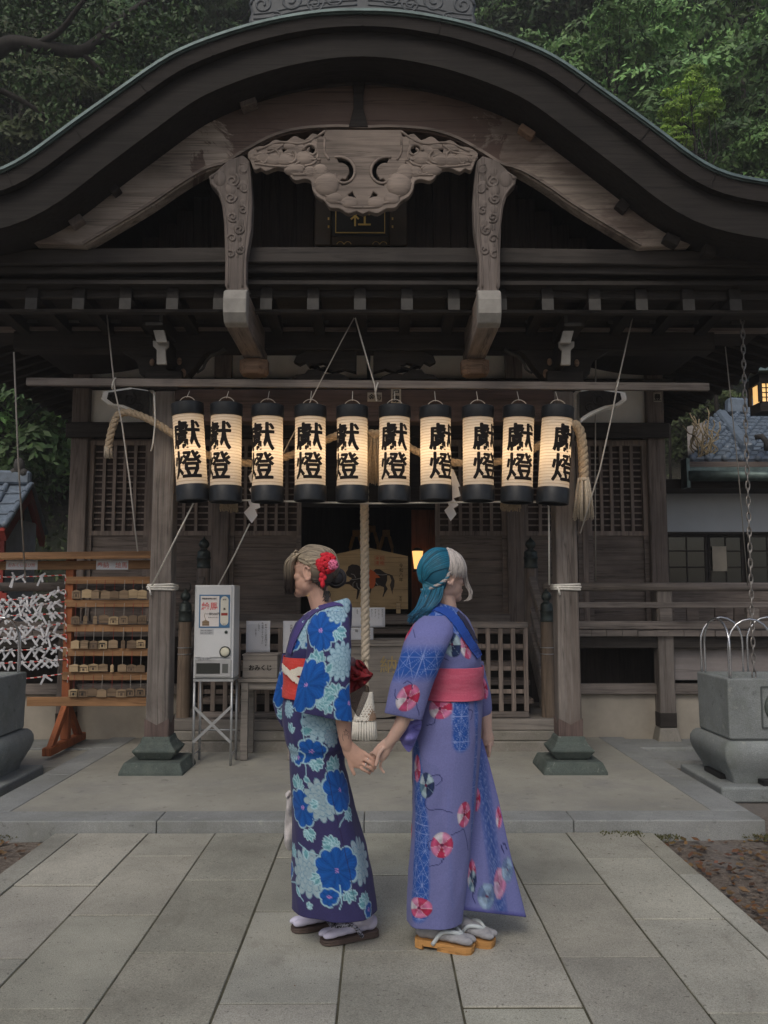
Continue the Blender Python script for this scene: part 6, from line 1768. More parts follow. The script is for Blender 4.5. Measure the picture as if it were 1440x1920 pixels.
class Cloth:
    """closed lofted cloth: rows are (y px, left px, right px, depth offset, half depth, tilt)"""
    def __init__(s, rows, dz=.004, nu=220, p=2.4, fold=None, Y=YPN):
        rows = sorted(rows, key=lambda q: q[0]); A = np.array(rows, float)
        ys = np.arange(A[0, 0], A[-1, 0]+.01, dz/KP)
        # smooth rows
        def ev(c):
            v = np.interp(ys, A[:, 0], A[:, c]); k = max(1, int(10/(dz/KP)))
            pad = np.pad(v, k, mode='reflect', reflect_type='odd'); ker = np.hanning(2*k+3)[1:-1]; ker /= ker.sum()
            return np.convolve(pad, ker, mode='valid')
        xl, xr, dy, hd, tl = (ev(c) for c in range(1, 6))
        a = -PI/2 + 2*PI*np.arange(nu)/nu
        ca, sa = np.cos(a), np.sin(a)
        ex, ey = np.sign(ca)*np.abs(ca)**(2/p), np.sign(sa)*np.abs(sa)**(2/p)
        V = np.zeros((len(ys), nu, 3))
        for i, y in enumerate(ys):
            Yc = Y+dy[i]; L_, R_ = at(xl[i], y, Yc), at(xr[i], y, Yc)
            cx, hx, z = (L_.x+R_.x)/2, (R_.x-L_.x)/2, L_.z
            V[i, :, 0] = cx + hx*ex; V[i, :, 1] = Yc + hd[i]*ey; V[i, :, 2] = z + tl[i]*hx*ex
        s.V = V; s.nu = nu; s.ys = ys
        s.arc()
        if fold is not None:
            c = V.mean(1, keepdims=True); n = V-c; n[..., 2] = 0; n /= np.linalg.norm(n, axis=2, keepdims=True)+1e-9
            s.V = V + n*fold(s.U, s.Z, np.broadcast_to(ys[:, None], s.U.shape))[..., None]
    def arc(s):
        V = s.V; d = np.linalg.norm(np.roll(V, -1, 1)-V, axis=2); h = s.nu//2
        U = np.zeros(V.shape[:2]); U[:, 1:h+1] = np.cumsum(d[:, :h], 1)
        back = np.cumsum(d[:, ::-1][:, :s.nu-h-1], 1); U[:, h+1:] = -back[:, ::-1]
        s.U = U; s.Z = V[..., 2]; s.C = d.sum(1)
    def build(s, name, col, mat, parent, cap=False, thick=0.003):
        nr, nu = s.V.shape[:2]; idx = np.arange(nr*nu).reshape(nr, nu); b = np.roll(idx, -1, 1)
        f = np.stack([idx[:-1], idx[1:], b[1:], b[:-1]], -1).reshape(-1, 4)
        off = np.array(origin_of(parent))
        me = bpy.data.meshes.new(name); me.from_pydata((s.V.reshape(-1, 3)-off).tolist(), [], f.tolist()); me.materials.append(mat)
        ca = me.color_attributes.new('dye', 'FLOAT_COLOR', 'POINT')
        c4_ = np.ones((nr*nu, 4)); c4_[:, :3] = np.clip(col.reshape(-1, 3), 0.002, .95); ca.data.foreach_set('color', c4_.ravel())
        me.polygons.foreach_set('use_smooth', [True]*len(me.polygons)); me.update()
        o = bpy.data.objects.new(name, me); COL.objects.link(o); o.parent = parent
        so = o.modifiers.new('cloth', 'SOLIDIFY'); so.thickness = thick; so.offset = -1
        return o
class Painter:
    def __init__(s, cl, base):
        s.c = cl; s.U, s.Z = cl.U/KP, cl.Z/KP
        s.px, s.py = proj(cl.V.reshape(-1, 3)); s.px = s.px.reshape(s.U.shape); s.py = s.py.reshape(s.U.shape)
        h = cl.nu; i = np.arange(h); s.front = (np.minimum(i, h-i) < h*.27)
        s.col = np.zeros(s.U.shape+(3,)) + np.array(base)
    def loc(s, px, py):
        d = (s.px-px)**2 + (s.py-py)**2; d = np.where(s.front[None, :], d, 1e9)
        i, j = np.unravel_index(np.argmin(d), d.shape); return s.U[i, j], s.Z[i, j]
    def rel(s, px, py):
        u, z = s.loc(px, py); return s.U-u, s.Z-z
    def put(s, m, c, a=1.0):
        m = np.asarray(m)
        if m.dtype == bool: m = m.astype(float)
        m = (m*a)[..., None]; s.col = s.col*(1-m) + np.asarray(c)*m
    def far(s, shift):
        """let the pattern carry on round the far side"""
        half = s.c.C[:, None]/KP/2
        m = np.abs(s.U) > half*.54
        j = (np.arange(s.c.nu)[::-1] + shift) % s.c.nu
        src = s.col[:, j]; k = int(s.c.nu/2); src = np.roll(src, k, 1)
        s.col = np.where(m[..., None], src, s.col)
    def blue(s, px, py, R_, ph=0, n=9, sx=1, body=(.013, .105, .42), edge=(.36, .56, .66), dot=True):
        x, z = s.rel(px, py); x = x/sx; r, t = np.hypot(x, z), np.arctan2(z, x)
        rim = R_*(.80 + .17*np.abs(np.sin(n*t/2+ph))**.6 + .07*np.sin(2*t+ph*2) + .05*np.sin(3*t+ph))
        s.put(np.clip((rim+1.2-r)/.8, 0, 1), edge)
        lines = .5+.5*np.cos(n*4*t+3*np.sin(r*.18))
        body_ = np.array(body)*(0.78+.34*lines*np.clip(r/R_, 0, 1)+.25*(np.abs(np.sin(n*t/2+ph))**2-.5))[..., None]
        m = np.clip((rim-1.4-r)/.9, 0, 1)[..., None]; s.col = s.col*(1-m)+body_*m
        crease = (np.abs(np.sin(n*t/2+ph)) < .10) & (r > R_*.35) & (r < rim-1.5)
        s.put(crease, (.008, .05, .30), .8)
        if dot:
            q = (r < 4.2) & (np.sin(5*t+r*2) > -.4); s.put(q, (.42, .26, .60), .9); s.put(r < 1.4, (.5, .12, .35))
    def mum(s, px, py, R_, ph=0, n=12, sx=1, pale=(.40, .57, .66), mid=(.12, .26, .38)):
        x, z = s.rel(px, py); x = x/sx; r, t = np.hypot(x, z), np.arctan2(z, x)
        for q, (k, nn) in enumerate(((1.0, n), (.74, n-2), (.48, n-4), (.26, 5))):
            tt = t+ph+q*.37; pr = np.abs(np.cos(nn*tt/2)); rim = R_*k*(.70+.30*pr**.7)
            m = np.clip((rim-r)/1.0, 0, 1)
            shade = .60+.40*pr**.9*np.clip(r/(R_*k), .25, 1)
            s.put(np.clip((rim+1.1-r)/.8, 0, 1), mid)
            c = np.array(pale)*shade[..., None]+np.array(mid)*(1-shade)[..., None]
            s.col = s.col*(1-m[..., None])+c*m[..., None]
    def leaf(s, px, py, L_, W_, ang, c=(.16, .38, .44), edge=(.42, .64, .72)):
        x, z = s.rel(px, py); ca, sa = math.cos(ang), math.sin(ang)
        a, b = x*ca+z*sa, -x*sa+z*ca; t = a/L_
        w = W_*np.where((t > 0) & (t < 1), np.sin(np.clip(t, 0, 1)**.75*PI)**.8*(1+.10*np.cos(t*22)), -9)
        s.put(np.clip((w+.9-np.abs(b))/.8, 0, 1), edge)
        s.put(np.clip((w-1.2-np.abs(b))/.8, 0, 1), np.array(c))
        s.put((np.abs(b) < .5) & (w > 1.2), (.07, .22, .30), .9)
    def leaves(s, px, py, R_, ang, n=4, spread=.62):
        for k in range(n): s.leaf(px, py, R_*(1-.12*abs(k-(n-1)/2)), R_*.27, ang+(k-(n-1)/2)*spread)
    def vine(s, pts, w=1.0, c=(.36, .60, .70)):
        P = [s.loc(*p) for p in spline(pts, 5)]
        for (a, b), (d, e) in zip(P[:-1], P[1:]):
            dx, dz = d-a, e-b; l = dx*dx+dz*dz+1e-9
            t = np.clip(((s.U-a)*dx+(s.Z-b)*dz)/l, 0, 1); s.put(np.clip(w+.4-np.hypot(s.U-a-t*dx, s.Z-b-t*dz), 0, 1), c)
    def ball(s, px, py, rx, ry, ph=0, cols=None, ca=1.0):
        x, z = s.rel(px, py); r, t = np.hypot(x/rx, z/ry), np.arctan2(z/ry, x/rx)+ph
        cols = cols or [(.44, .03, .085), (.60, .17, .33), (.46, .045, .12), (.62, .25, .42), (.62, .58, .64), (.52, .08, .19), (.60, .2, .37)]
        n = len(cols); sec = np.floor((t/(2*PI) % 1)*n).astype(int) % n
        c = np.array(cols)[sec]; m = np.clip((1-r)*min(rx, ry)/.9, 0, 1)*ca
        c = c*(.88+.2*np.cos(r*9))[..., None]
        s.col = s.col*(1-m[..., None])+c*m[..., None]
        ed = (np.abs(((t/(2*PI)*n) % 1)-.5) > .455) & (r < .97) & (r > .15); s.put(ed, (.72, .62, .70) if cols[0][0] > .3 else (.30, .42, .50), .45*ca)
        s.put(r < .13, (.12, .02, .06), ca)
    def band(s, mask, scale=13.0, body=(.020, .085, .36), line=(.32, .40, .70), ca=1.0, soft=True):
        mask = np.asarray(mask, float)*ca
        s.put(mask, body)
        x, z = s.U, s.Z; h = scale*math.sqrt(3)/2; q = np.zeros_like(x)
        for k in range(3):
            a = k*PI/3; e = x*math.sin(a)+z*math.cos(a); e2 = x*math.cos(a)-z*math.sin(a)
            d = np.abs((e/h) % 1-.5)*h; q = np.maximum(q, np.clip(1.0-(h/2-d)/.7, 0, 1))
            d2 = np.abs((e2/(scale/2*2)) % 1-.5)*scale; q = np.maximum(q, np.clip(1.0-(scale/2-d2)/.6, 0, 1)*.8)
        s.put(q*mask, line, .8)

def soft(a, b, v): return np.clip((v-a)/(b-a), 0, 1)
def pillow(pts, Y, th, name, col, parent, mat=None, steps=7, wr=.0, tiltx=0.0, seed=0):
    """padded cloth or lock of hair with the given outline (px)"""
    P = [Vector(P3(x, y, Y)) for x, y in spline(list(pts)+[pts[0]], 4)[:-1]]
    c = sum(P, Vector())/len(P); vs = []; n = len(P)
    ks = [math.cos(PI/2*i/steps) for i in range(steps)]
    for s in (-1, 1):
        for i, k in enumerate(ks):
            if s == 1 and i == 0: continue
            h = math.sqrt(max(0, 1-k*k))*th
            for j, p in enumerate(P):
                q = c+(p-c)*k; e = wr*mnoise.noise(Vector((q.x*26, q.z*26, seed)))*h
                vs.append(q+Vector((0, s*h-(e if s < 0 else -e)*8+tiltx*(q.x-c.x), 0)))
    m = MB(); fs = []; S = steps
    for i in range(S-1):
        for j in range(n): fs.append((i*n+j, i*n+(j+1) % n, (i+1)*n+(j+1) % n, (i+1)*n+j))
    fs.append(tuple(range((S-1)*n, S*n)))
    o = S*n
    for i in range(S-1):
        a0 = 0 if i == 0 else o+(i-1)*n; a1 = o+i*n
        for j in range(n): fs.append((a0+j, a1+j, a1+(j+1) % n, a0+(j+1) % n))
    fs.append(tuple(range(o+(S-2)*n, o+(S-1)*n)))
    ob = m.add(vs, fs).build(name, mat or M['fabric'], parent, smooth=True)
    dye(ob, col); return ob
def dye(o, col, jit=0):
    n = len(o.data.vertices); ca = o.data.color_attributes.new('dye', 'FLOAT_COLOR', 'POINT')
    c = np.ones((n, 4)); c[:, :3] = col
    ca.data.foreach_set('color', c.ravel())

# ---- skin: parts of the body grown together into one surface
def skin_mat(name, c):
    m, nt, N, L, b = nodes_of(name)
    g = noise(nt, (1, 1, 1), 30, 4, .6)
    col = ramp(nt, g, [(.3, sc(c, .9)), (.7, (c[0]*1.06, c[1]*1.02, c[2]))])
    L.new(col, b.inputs['Base Color']); setin(b, Roughness=.55); b.inputs['Subsurface Weight'].default_value = .12
    b.inputs['Subsurface Radius'].default_value = (.012, .005, .003); b.inputs['Specular IOR Level'].default_value = .35
    return m
M['skinA'] = skin_mat('warm_skin', (.56, .35, .27)); M['skinB'] = skin_mat('pale_skin', (.58, .40, .33))
def grow(mb, name, mat, parent, voxel=.0026, smooth=6):
    o = mb.build(name, mat, None)
    r = o.modifiers.new('r', 'REMESH'); r.mode = 'VOXEL'; r.voxel_size = voxel; r.use_smooth_shade = True
    s = o.modifiers.new('s', 'SMOOTH'); s.factor = .5; s.iterations = smooth
    me = bpy.data.meshes.new_from_object(o.evaluated_get(bpy.context.evaluated_depsgraph_get()))
    old = o.data; o.modifiers.clear(); o.data = me; bpy.data.meshes.remove(old); me.name = name
    off = np.array(origin_of(parent)); co = np.empty(len(me.vertices)*3); me.vertices.foreach_get('co', co)
    me.vertices.foreach_set('co', (co.reshape(-1, 3)-off).ravel()); me.polygons.foreach_set('use_smooth', [True]*len(me.polygons)); me.update()
    if not me.materials: me.materials.append(mat)
    o.parent = parent; return o
def W(px, py, dy=0.0): return Vector(P3(px, py, YPN+dy))
def head(mb, c, fwd, up, sc_=1.0):
    """skull, jaw, features; fwd/up: unit vectors of the head"""
    f = Vector(fwd).normalized(); u = Vector(up); u = (u-f*u.dot(f)).normalized(); s = u.cross(f)   # s: the head's left
    Mx = Matrix((f, s, u)).transposed()
    def el(off, r, seg=20, ring=14):
        q = MB(); q.blob((0, 0, 0), 1, seg, ring)
        mb.add([c + Mx @ (Vector((v[0]*r[0], v[1]*r[1], v[2]*r[2]))*sc_ + Vector(off)*sc_) for v in q.v], q.f)
    el((-.012, 0, .022), (.094, .075, .088))          # skull
    el((.030, 0, .012), (.058, .062, .066))           # forehead
    el((.036, 0, -.045), (.050, .056, .056))          # cheeks
    el((.052, 0, -.078), (.036, .038, .030))          # jaw front
    el((.074, 0, -.094), (.018, .022, .017))          # chin
    el((.010, 0, -.062), (.050, .056, .036))          # jaw back
    for e in (1, -1):
        el((.052, e*.036, -.022), (.026, .022, .022)) # cheekbone
        el((.078, e*.030, .022), (.016, .022, .010))  # brow
    el((.088, 0, -.012), (.010, .009, .030)); el((.101, 0, -.030), (.012, .011, .010))     # nose
    for e in (1, -1): el((.092, e*.011, -.034), (.009, .008, .007))
    el((.086, 0, -.058), (.011, .021, .006)); el((.085, 0, -.068), (.010, .018, .006))     # lips
    for e in (1, -1):                                   # ears
        q = MB()
        ce = Vector((-.008, e*.077, -.010))
        q.tube([ce+Vector((math.cos(t)*.016-.002+.005*math.sin(t), e*(.004+.006*(math.cos(t) < 0)), math.sin(t)*.029)) for t in np.linspace(-.9*PI*.9, .85*PI, 18)], [.0062]*14+[.0055]*4, 8)
        q.blob(ce+Vector((-.003, -e*.002, -.002)), .017, 10, 8, sq=(1, .35, 1.6)); q.blob(ce+Vector((.006, e*.002, -.029)), .008, 8, 6)
        q.blob(ce+Vector((.012, e*.001, -.006)), .006, 8, 6)
        mb.add([c + Mx @ (Vector(v)*sc_) for v in q.v], q.f)
    return Mx, c
def limb(mb, pts, rs_, n=14): mb.tube([Vector(p) for p in spline([tuple(p) for p in pts], 6)], list(np.interp(np.linspace(0, len(pts)-1, 6*(len(pts)-1)+1), range(len(pts)), rs_)), n)

HSTR = {}
def hair_mat(name, c, k=1.0):
    m, nt, N, L, b = nodes_of(name)
    a = N.new('ShaderNodeAttribute'); a.attribute_name = 'dye'
    L.new(a.outputs['Color'], b.inputs['Base Color']); setin(b, Roughness=.42); b.inputs['Specular IOR Level'].default_value = .45
    return m
M['hair'] = hair_mat('hair_strands', None)
def strands(paths, r0, r1, colf, name, parent, n=4):
    """many tapering locks as one mesh; colf(i, t) colour"""
    m = MB(); cols = []
    for i, p in enumerate(paths):
        p = [Vector(q) for q in spline([tuple(q) for q in p], 5)]; k = len(p)
        m.tube(p, [(r0+(r1-r0)*j/(k-1)) for j in range(k)], n)
        for j in range(k): cols += [tuple(colf(i, j/(k-1)))+(1,)]*n
    o = m.build(name, M['hair'], parent, smooth=True)
    ca = o.data.color_attributes.new('dye', 'FLOAT_COLOR', 'POINT'); ca.data.foreach_set('color', np.array(cols).ravel()); return o

# feet -----------------------------------------------------------------
def foot(P, heel_px, toe_px, ankle, sock_mat, sole_mat, strap_mat, geta, near, sock_name):
    h, t = ground(*heel_px), ground(*toe_px); d = (t-h); Lf = d.length; d.normalize(); s = Vector((-d.y, d.x, 0)); up = Vector((0, 0, 1))
    if s.y > 0: s = -s             # s points to the camera side
    st = .029 if geta else .020
    pt = lambda a, b, z: h + d*(a*Lf) + s*b + up*z
    # sandal
    def outl(k=1.0):
        prof = [(0.0, .018), (.02, .030), (.10, .037), (.3, .038), (.55, .043), (.75, .047), (.9, .042), (.97, .030), (1.0, .012)]
        return [(a, b*k) for a, b in prof] + [(a, -b*k) for a, b in reversed(prof)]
    m = MB()
    T = thing_sandal = None
    def slab(a0, a1, z0, z1, k=1.0):
        o = [(a, b) for a, b in outl(k)]
        o = [(min(max(a, a0), a1), b) for a, b in o]; n = len(o)
        zt = lambda a: z1 + .010*(1-a)
        m.add([pt(a, b, z0) for a, b in o]+[pt(a, b, zt(a)) for a, b in o], [tuple(range(n-1, -1, -1)), tuple(range(n, 2*n))]+[(i, (i+1) % n, (i+1) % n+n, i+n) for i in range(n)])
    if geta:
        slab(0, 1, st*.48, st); slab(0.0, .16, 0.001, st*.48-.0005, .96); slab(.40, .985, 0.001, st*.48-.0005, .95)
    else:
        slab(0, 1, .001, st*.55); slab(.0, 1, st*.55+.0005, st, .97)
    S = m.build('sandal', sole_mat, P, bevel=.003)
    # sock: heel, instep, ball, split toe, ankle
    q = MB(); z0 = st+.004
    def el(a, b, z, r):
        e = MB(); e.blob((0, 0, 0), 1, 16, 10); Mx = Matrix((d, s, up)).transposed()
        q.add([pt(a, b, z)+Mx @ Vector((v[0]*r[0], v[1]*r[1], v[2]*r[2])) for v in e.v], e.f)
    el(.13, 0, z0+.034, (.034, .031, .034)); el(.30, 0, z0+.036, (.06, .031, .036)); el(.50, 0, z0+.028, (.06, .037, .028)); el(.68, 0, z0+.021, (.055, .042, .021))
    el(.84, -.018, z0+.016, (.042, .023, .016)); el(.84, .021, z0+.016, (.040, .019, .015)) 
    el(.93, -.019, z0+.012, (.022, .017, .012)); el(.90, .022, z0+.012, (.022, .014, .011))
    a = pt(.20, 0, z0+.05); q.tube([a, a.lerp(ankle, .5), ankle], [.036, .037, .043], 14)
    a2 = pt(.34, 0, z0+.045); q.tube([a2, (a2+ankle)/2+Vector((0, 0, -.01)), ankle], [.030, .033, .036], 12)
    so = grow(q, sock_name, sock_mat, P, .004, 5)
    # thong straps
    toe = pt(.80, -.001, z0+.030)
    m = MB()
    for sd in (1, -1):
        m.tube([Vector(v) for v in spline([tuple(toe), tuple(pt(.66, sd*.026, z0+.047)), tuple(pt(.48, sd*.038, z0+.042)), tuple(pt(.33, sd*.040, st-.002))], 6)], [.0085]*19, 8)
    m.tube([toe, pt(.83, 0, st)], .005, 6)
    m.build('thong_strap', strap_mat, S, smooth=True)
M['tabiwhite'] = plain('lavender_white_sock', (.62, .60, .76), .9, var=.06, s=14, bstr=.2, fine=300)
M['tabigrey'] = plain('grey_sock', (.33, .33, .35), .95, var=.12, s=60, bstr=.4, fine=400)
M['solebrown'] = plain('dark_brown_sole', (.085, .06, .052), .6, var=.25, s=20)
M['soletan'] = wood('tan_geta_wood', (.56, .29, .10), 'X', var=.2)
mm_, nt, N, L, b = nodes_of('patterned_thong'); g_ = noise(nt, (1, 1, 1), 150, 1, .3); L.new(ramp(nt, g_, [(.47, (.02, .02, .03)), (.52, (.42, .42, .50))]), b.inputs['Base Color']); setin(b, Roughness=.8); M['thongpat'] = mm_
M['thongpale'] = plain('pale_thong', (.55, .60, .62), .8, var=.05)

# fingers: joints given as points; a tapered chain with a nail bed end
def finger(mb, pts, r=.0078): limb(mb, pts, list(np.linspace(r, r*.82, len(pts))), 10); mb.blob(pts[-1], r*.84, 10, 8)

# ===================================================================== woman in the dark blue floral kimono (faces left)
PA = thing('person', 'woman in dark blue floral kimono with red obi and red hair flower, facing left', 'person', (W(625, 1750).x, YPN, 0))
bA = MB()
hcA = W(588, 1072)
hfA = Vector((-math.cos(R(22)), math.sin(R(22)), -.02)); huA = Vector((.06, 0, 1))
MxA, _ = head(bA, hcA, hfA, huA, 1.0)
limb(bA, [W(591, 1092), W(597, 1118), W(606, 1146), W(612, 1180)], [.050, .047, .050, .075])
limb(bA, [W(612, 1180), W(600, 1210), W(594, 1260), W(596, 1330), W(602, 1400)], [.06, .105, .10, .115, .12])
limb(bA, [W(608, 1170, -.02), W(610, 1180, -.11), W(614, 1192, -.165)], [.05, .042, .042])
limb(bA, [W(608, 1170, .02), W(604, 1180, .11), W(600, 1192, .155)], [.05, .042, .04])
for e in (-1, 1): limb(bA, [W(600, 1380, .08*e), W(605, 1540, .075*e), W(622 + (30 if e < 0 else -10), 1700, .07*e)], [.085, .06, .045])
# near arm, reaching back to the right
limb(bA, [W(614, 1192, -.165), W(630, 1225, -.20), W(640, 1280, -.215)], [.046, .041, .036])
limb(bA, [W(640, 1275, -.215), W(641, 1325, -.215), W(645, 1365, -.21), W(649, 1394, -.205), W(657, 1408, -.20)], [.036, .035, .030, .0245, .016])
def hw(px, py, dy=0): return W(px, py, -.20+dy)
# palm of the left hand, back towards the camera
def slabpalm(mb, pts, n=12):
    rg = []
    for (cx, cy, dy, a, wd, thk) in pts:
        c = hw(cx, cy, dy); ax_ = Vector((math.cos(a), 0, -math.sin(a))); 
        rg.append([c + ax_*(wd*math.cos(t)) + Vector((0, 1, 0))*(thk*math.sin(t)) for t in [2*PI*k/n for k in range(n)]])
    mb.loft(rg)
slabpalm(bA, [(647, 1384, 0, R(-6), .015, .013), (650, 1394, 0, R(-18), .0255, .018), (657, 1407, 0, R(-34), .034, .017), (666, 1418, 0, R(-48), .039, .016), (675, 1424, 0, R(-56), .041, .014), (680, 1427, 0, R(-58), .036, .012)])
fA = [[(682, 1411), (691, 1417, -.006), (699, 1424, -.006), (704, 1431, .004)], [(680, 1421), (690, 1427, -.010), (699, 1434, -.008), (703, 1440, .006)], [(677, 1430), (686, 1436, -.008), (695, 1441, -.004), (699, 1445, .008)], [(673, 1437), (681, 1443, -.004), (689, 1447, .002), (693, 1450, .012)]]
for f_, r_ in zip(fA, (.0086, .0088, .0083, .0074)): finger(bA, [hw(*q) if len(q) > 2 else hw(q[0], q[1], -.001) for q in f_], r_)
finger(bA, [hw(653, 1412, .004), hw(655, 1428, -.002), hw(659, 1440, -.002), hw(664, 1451, .0)], .0092)
# far arm, held forward inside its sleeve, hand round the neck of the pouch
limb(bA, [W(600, 1192, .155), W(582, 1240, .16), W(570, 1300, .16), W(566, 1380, .16), W(563, 1450, .17)], [.042, .038, .034, .029, .024])
slabp = [(563, 1450), (560, 1465), (557, 1478)]
limb(bA, [W(x, y, .16) for x, y in slabp], [.026, .032, .028])
for k in range(4): finger(bA, [W(553+k*2.0, 1476, .16+.018*k-.02), W(551+k*1.6, 1484, .155+.018*k-.02), W(552+k*1.5, 1490, .16+.016*k-.02)], .0075)
finger(bA, [W(563, 1462, .15), W(564, 1474, .145), W(560, 1484, .15)], .0085)
BODYA = grow(bA, 'body', M['skinA'], PA)
def face_parts(P, c, Mx, hairc, lipc):
    for e in (1, -1):
        p = c + Mx @ Vector((.079, e*.030, .004)); m = MB(); m.blob(p, .0115, 14, 10); m.build('eye', plain('eye_white', (.7, .68, .66), .3, var=.02) if 'eyew' not in M else M['eyew'], P, smooth=True)
        m = MB(); m.blob(p + Mx @ Vector((.0085, e*.001, 0)), .0052, 12, 8); m.build('iris', M['black'], P.children[-1], smooth=True)
        m = MB(); m.tube([c + Mx @ Vector((.092-.006*abs(t), e*(.030+.020*t), .026-.004*t*t)) for t in np.linspace(-1, 1, 7)], .0026, 5); m.build('eyebrow', hairc, P, smooth=True)
face_parts(PA, hcA, MxA, plain('brow_brown', (.12, .09, .06), .8), None)
# tattoo on the wrist
m = MB()
for seq in ([(648, 1367), (651, 1372), (655, 1372), (651.5, 1375), (653, 1380), (649, 1377), (645, 1379), (647, 1374), (644, 1371), (648, 1371), (648, 1367)], [(643, 1376), (642, 1383), (644, 1389)], [(654, 1379), (653, 1386)]):
    m.tube([W(x, y, -.2415+.004*abs(x-649)/8) for x, y in seq], .0008, 4)
m.build('tattoo', plain('tattoo_ink', (.06, .06, .07), .7), BODYA)
for q in ((686, 1434), (690, 1424)):
    p = hw(q[0], q[1], -.006); m = MB(); m.tube([p+Vector((.003*math.cos(t)*.5, .0093*math.sin(t), .0093*math.cos(t))) for t in np.linspace(0, 2*PI, 15)[:-1]], .0016, 5, closed=True); m.build('finger_ring', M['chrome'], PA, smooth=True)

# kimono body
def foldA(U, Z, Yp):
    k = soft(1400, 1700, Yp); u = U/.05
    f = .0065*k*np.sin(u*1.15+.8*np.sin(Z*3))+.0035*k*np.sin(u*2.3+1.3)
    t = soft(1150, 1175, Yp)*(1-soft(1225, 1240, Yp)); f += .006*t*(vn(U*14+Z*22, Z*9-U*5))
    t2 = soft(1303, 1315, Yp)*(1-soft(1385, 1402, Yp)); f += t2*(.010*np.sin(np.clip((Yp-1303)/98, 0, 1)*PI*.9)+.004*vn(U*25, Z*8))
    f += soft(1396, 1404, Yp)*-.004
    f += .007*vn(U*9, Z*4)
    return f + .0035*vn(U*30+Z*10, Z*14-U*9)*soft(1300, 1320, Yp)
rowsA = [(1129, 596, 650, 0, .058, .30), (1134, 588, 656, 0, .072, .26), (1141, 580, 659, 0, .092, .2), (1150, 570, 660, 0, .13, .12), (1163, 556, 659, 0, .172, .04), (1190, 544, 658, 0, .19, 0), (1215, 538, 655, 0, .19, 0), (1235, 535, 651, 0, .178, 0),
         (1270, 534, 648, 0, .172, 0), (1303, 534, 650, 0, .178, 0), (1330, 534, 654, 0, .188, 0), (1370, 538, 656, 0, .19, 0), (1396, 541, 654, 0, .188, 0), (1405, 543, 648, 0, .180, 0), (1434, 543, 648, 0, .18, 0), (1488, 546, 661, 0, .176, 0), (1540, 548, 674, 0, .173, 0), (1582, 549, 686, 0, .17, 0), (1650, 549, 699, 0, .165, -.02), (1704, 551, 706, 0, .16, -.06)]
KA = Cloth(rowsA, fold=foldA, nu=240); KA.arc()
BASEA = (.045, .042, .130)
LP = (.36, .47, .52)
def paint_A_common(p):
    p.mum(628, 1138, 34, .2, 11, 1.3); p.blue(600, 1182, 42, .3, 9, .85); p.mum(566, 1190, 27, 1.1, 10, .8); p.blue(552, 1208, 15, 1, 7); p.leaves(630, 1178, 24, -.9, 4, .55); p.leaf(633, 1200, 20, 6, -1.2)
    p.vine([(626, 1200), (632, 1212), (640, 1222)])
    p.mum(600, 1353, 36, .5, 12); p.leaf(566, 1372, 22, 8, .25); p.vine([(570, 1330), (566, 1350), (570, 1390)]); p.leaves(545, 1372, 18, 1.2, 3); p.mum(622, 1384, 18, 2, 9, .8, (.30, .38, .46)); p.blue(640, 1320, 30, .2)
    p.leaves(590, 1330, 20, 2.6, 3); p.mum(540, 1330, 16, .2)
    p.blue(584, 1409, 27, .9, 8); p.leaves(593, 1424, 22, -1.4, 5, .45); p.blue(559, 1421, 15, .2, 7); p.mum(549, 1412, 18, .6, 10)
    p.vine([(572, 1432), (574, 1450), (570, 1462)]); p.leaf(570, 1458, 14, 5, -.6)
    p.leaves(557, 1476, 26, 1.3, 5, .5); p.blue(568, 1515, 38, .4, 9, .95); p.leaves(578, 1556, 22, -1.3, 5, .45)
    p.mum(604, 1500, 39, .2, 13, .9, LP); p.leaves(596, 1510, 16, 2.9, 3)
    p.leaves(626, 1444, 28, 1.6, 6, .5); p.blue(637, 1482, 43, 1.1, 9, .85); p.leaves(652, 1520, 22, -1.2, 5, .5); p.vine([(648, 1528), (640, 1542), (636, 1552)])
    p.mum(579, 1638, 44, .7, 13, .9, LP); p.leaves(551, 1604, 24, 1.7, 4); p.blue(545, 1630, 18, .3); p.leaf(573, 1592, 18, 6, -1.5); p.vine([(560, 1580), (575, 1594), (600, 1605)])
    p.leaves(624, 1592, 26, 1.8, 6, .45); p.mum(676, 1614, 42, .4, 13, .9, LP); p.blue(632, 1632, 47, .2, 10, .9); p.leaves(600, 1648, 20, 3.3, 3); p.leaves(654, 1672, 22, -1.3, 4)
    p.blue(617, 1682, 19, .5, 7); p.vine([(637, 1660), (640, 1690), (636, 1706)]); p.leaves(686, 1698, 26, 1.6, 6, .45); p.blue(691, 1706, 15, .2, 7)
    p.leaf(556, 1660, 20, 5, -1); p.vine([(552, 1650), (560, 1672), (568, 1690)]); p.leaves(575, 1700, 12, .3, 3)
pa = Painter(KA, BASEA); paint_A_common(pa); pa.far(30)
# overlap seam of the wrapped skirt
P_ = [pa.loc(*q) for q in spline([(602, 1398), (616, 1460), (629, 1524), (649, 1604), (667, 1700)], 6)]
for (a, b_), (d, e) in zip(P_[:-1], P_[1:]):
    t = np.clip(((pa.U-a)*(d-a)+(pa.Z-b_)*(e-b_))/((d-a)**2+(e-b_)**2+1e-9), 0, 1); pa.put(np.clip(1.3-np.hypot(pa.U-a-t*(d-a), pa.Z-b_-t*(e-b_)), 0, 1), (.03, .02, .07), .7)
KIM = KA.build('kimono', pa.col, M['fabric'], PA)
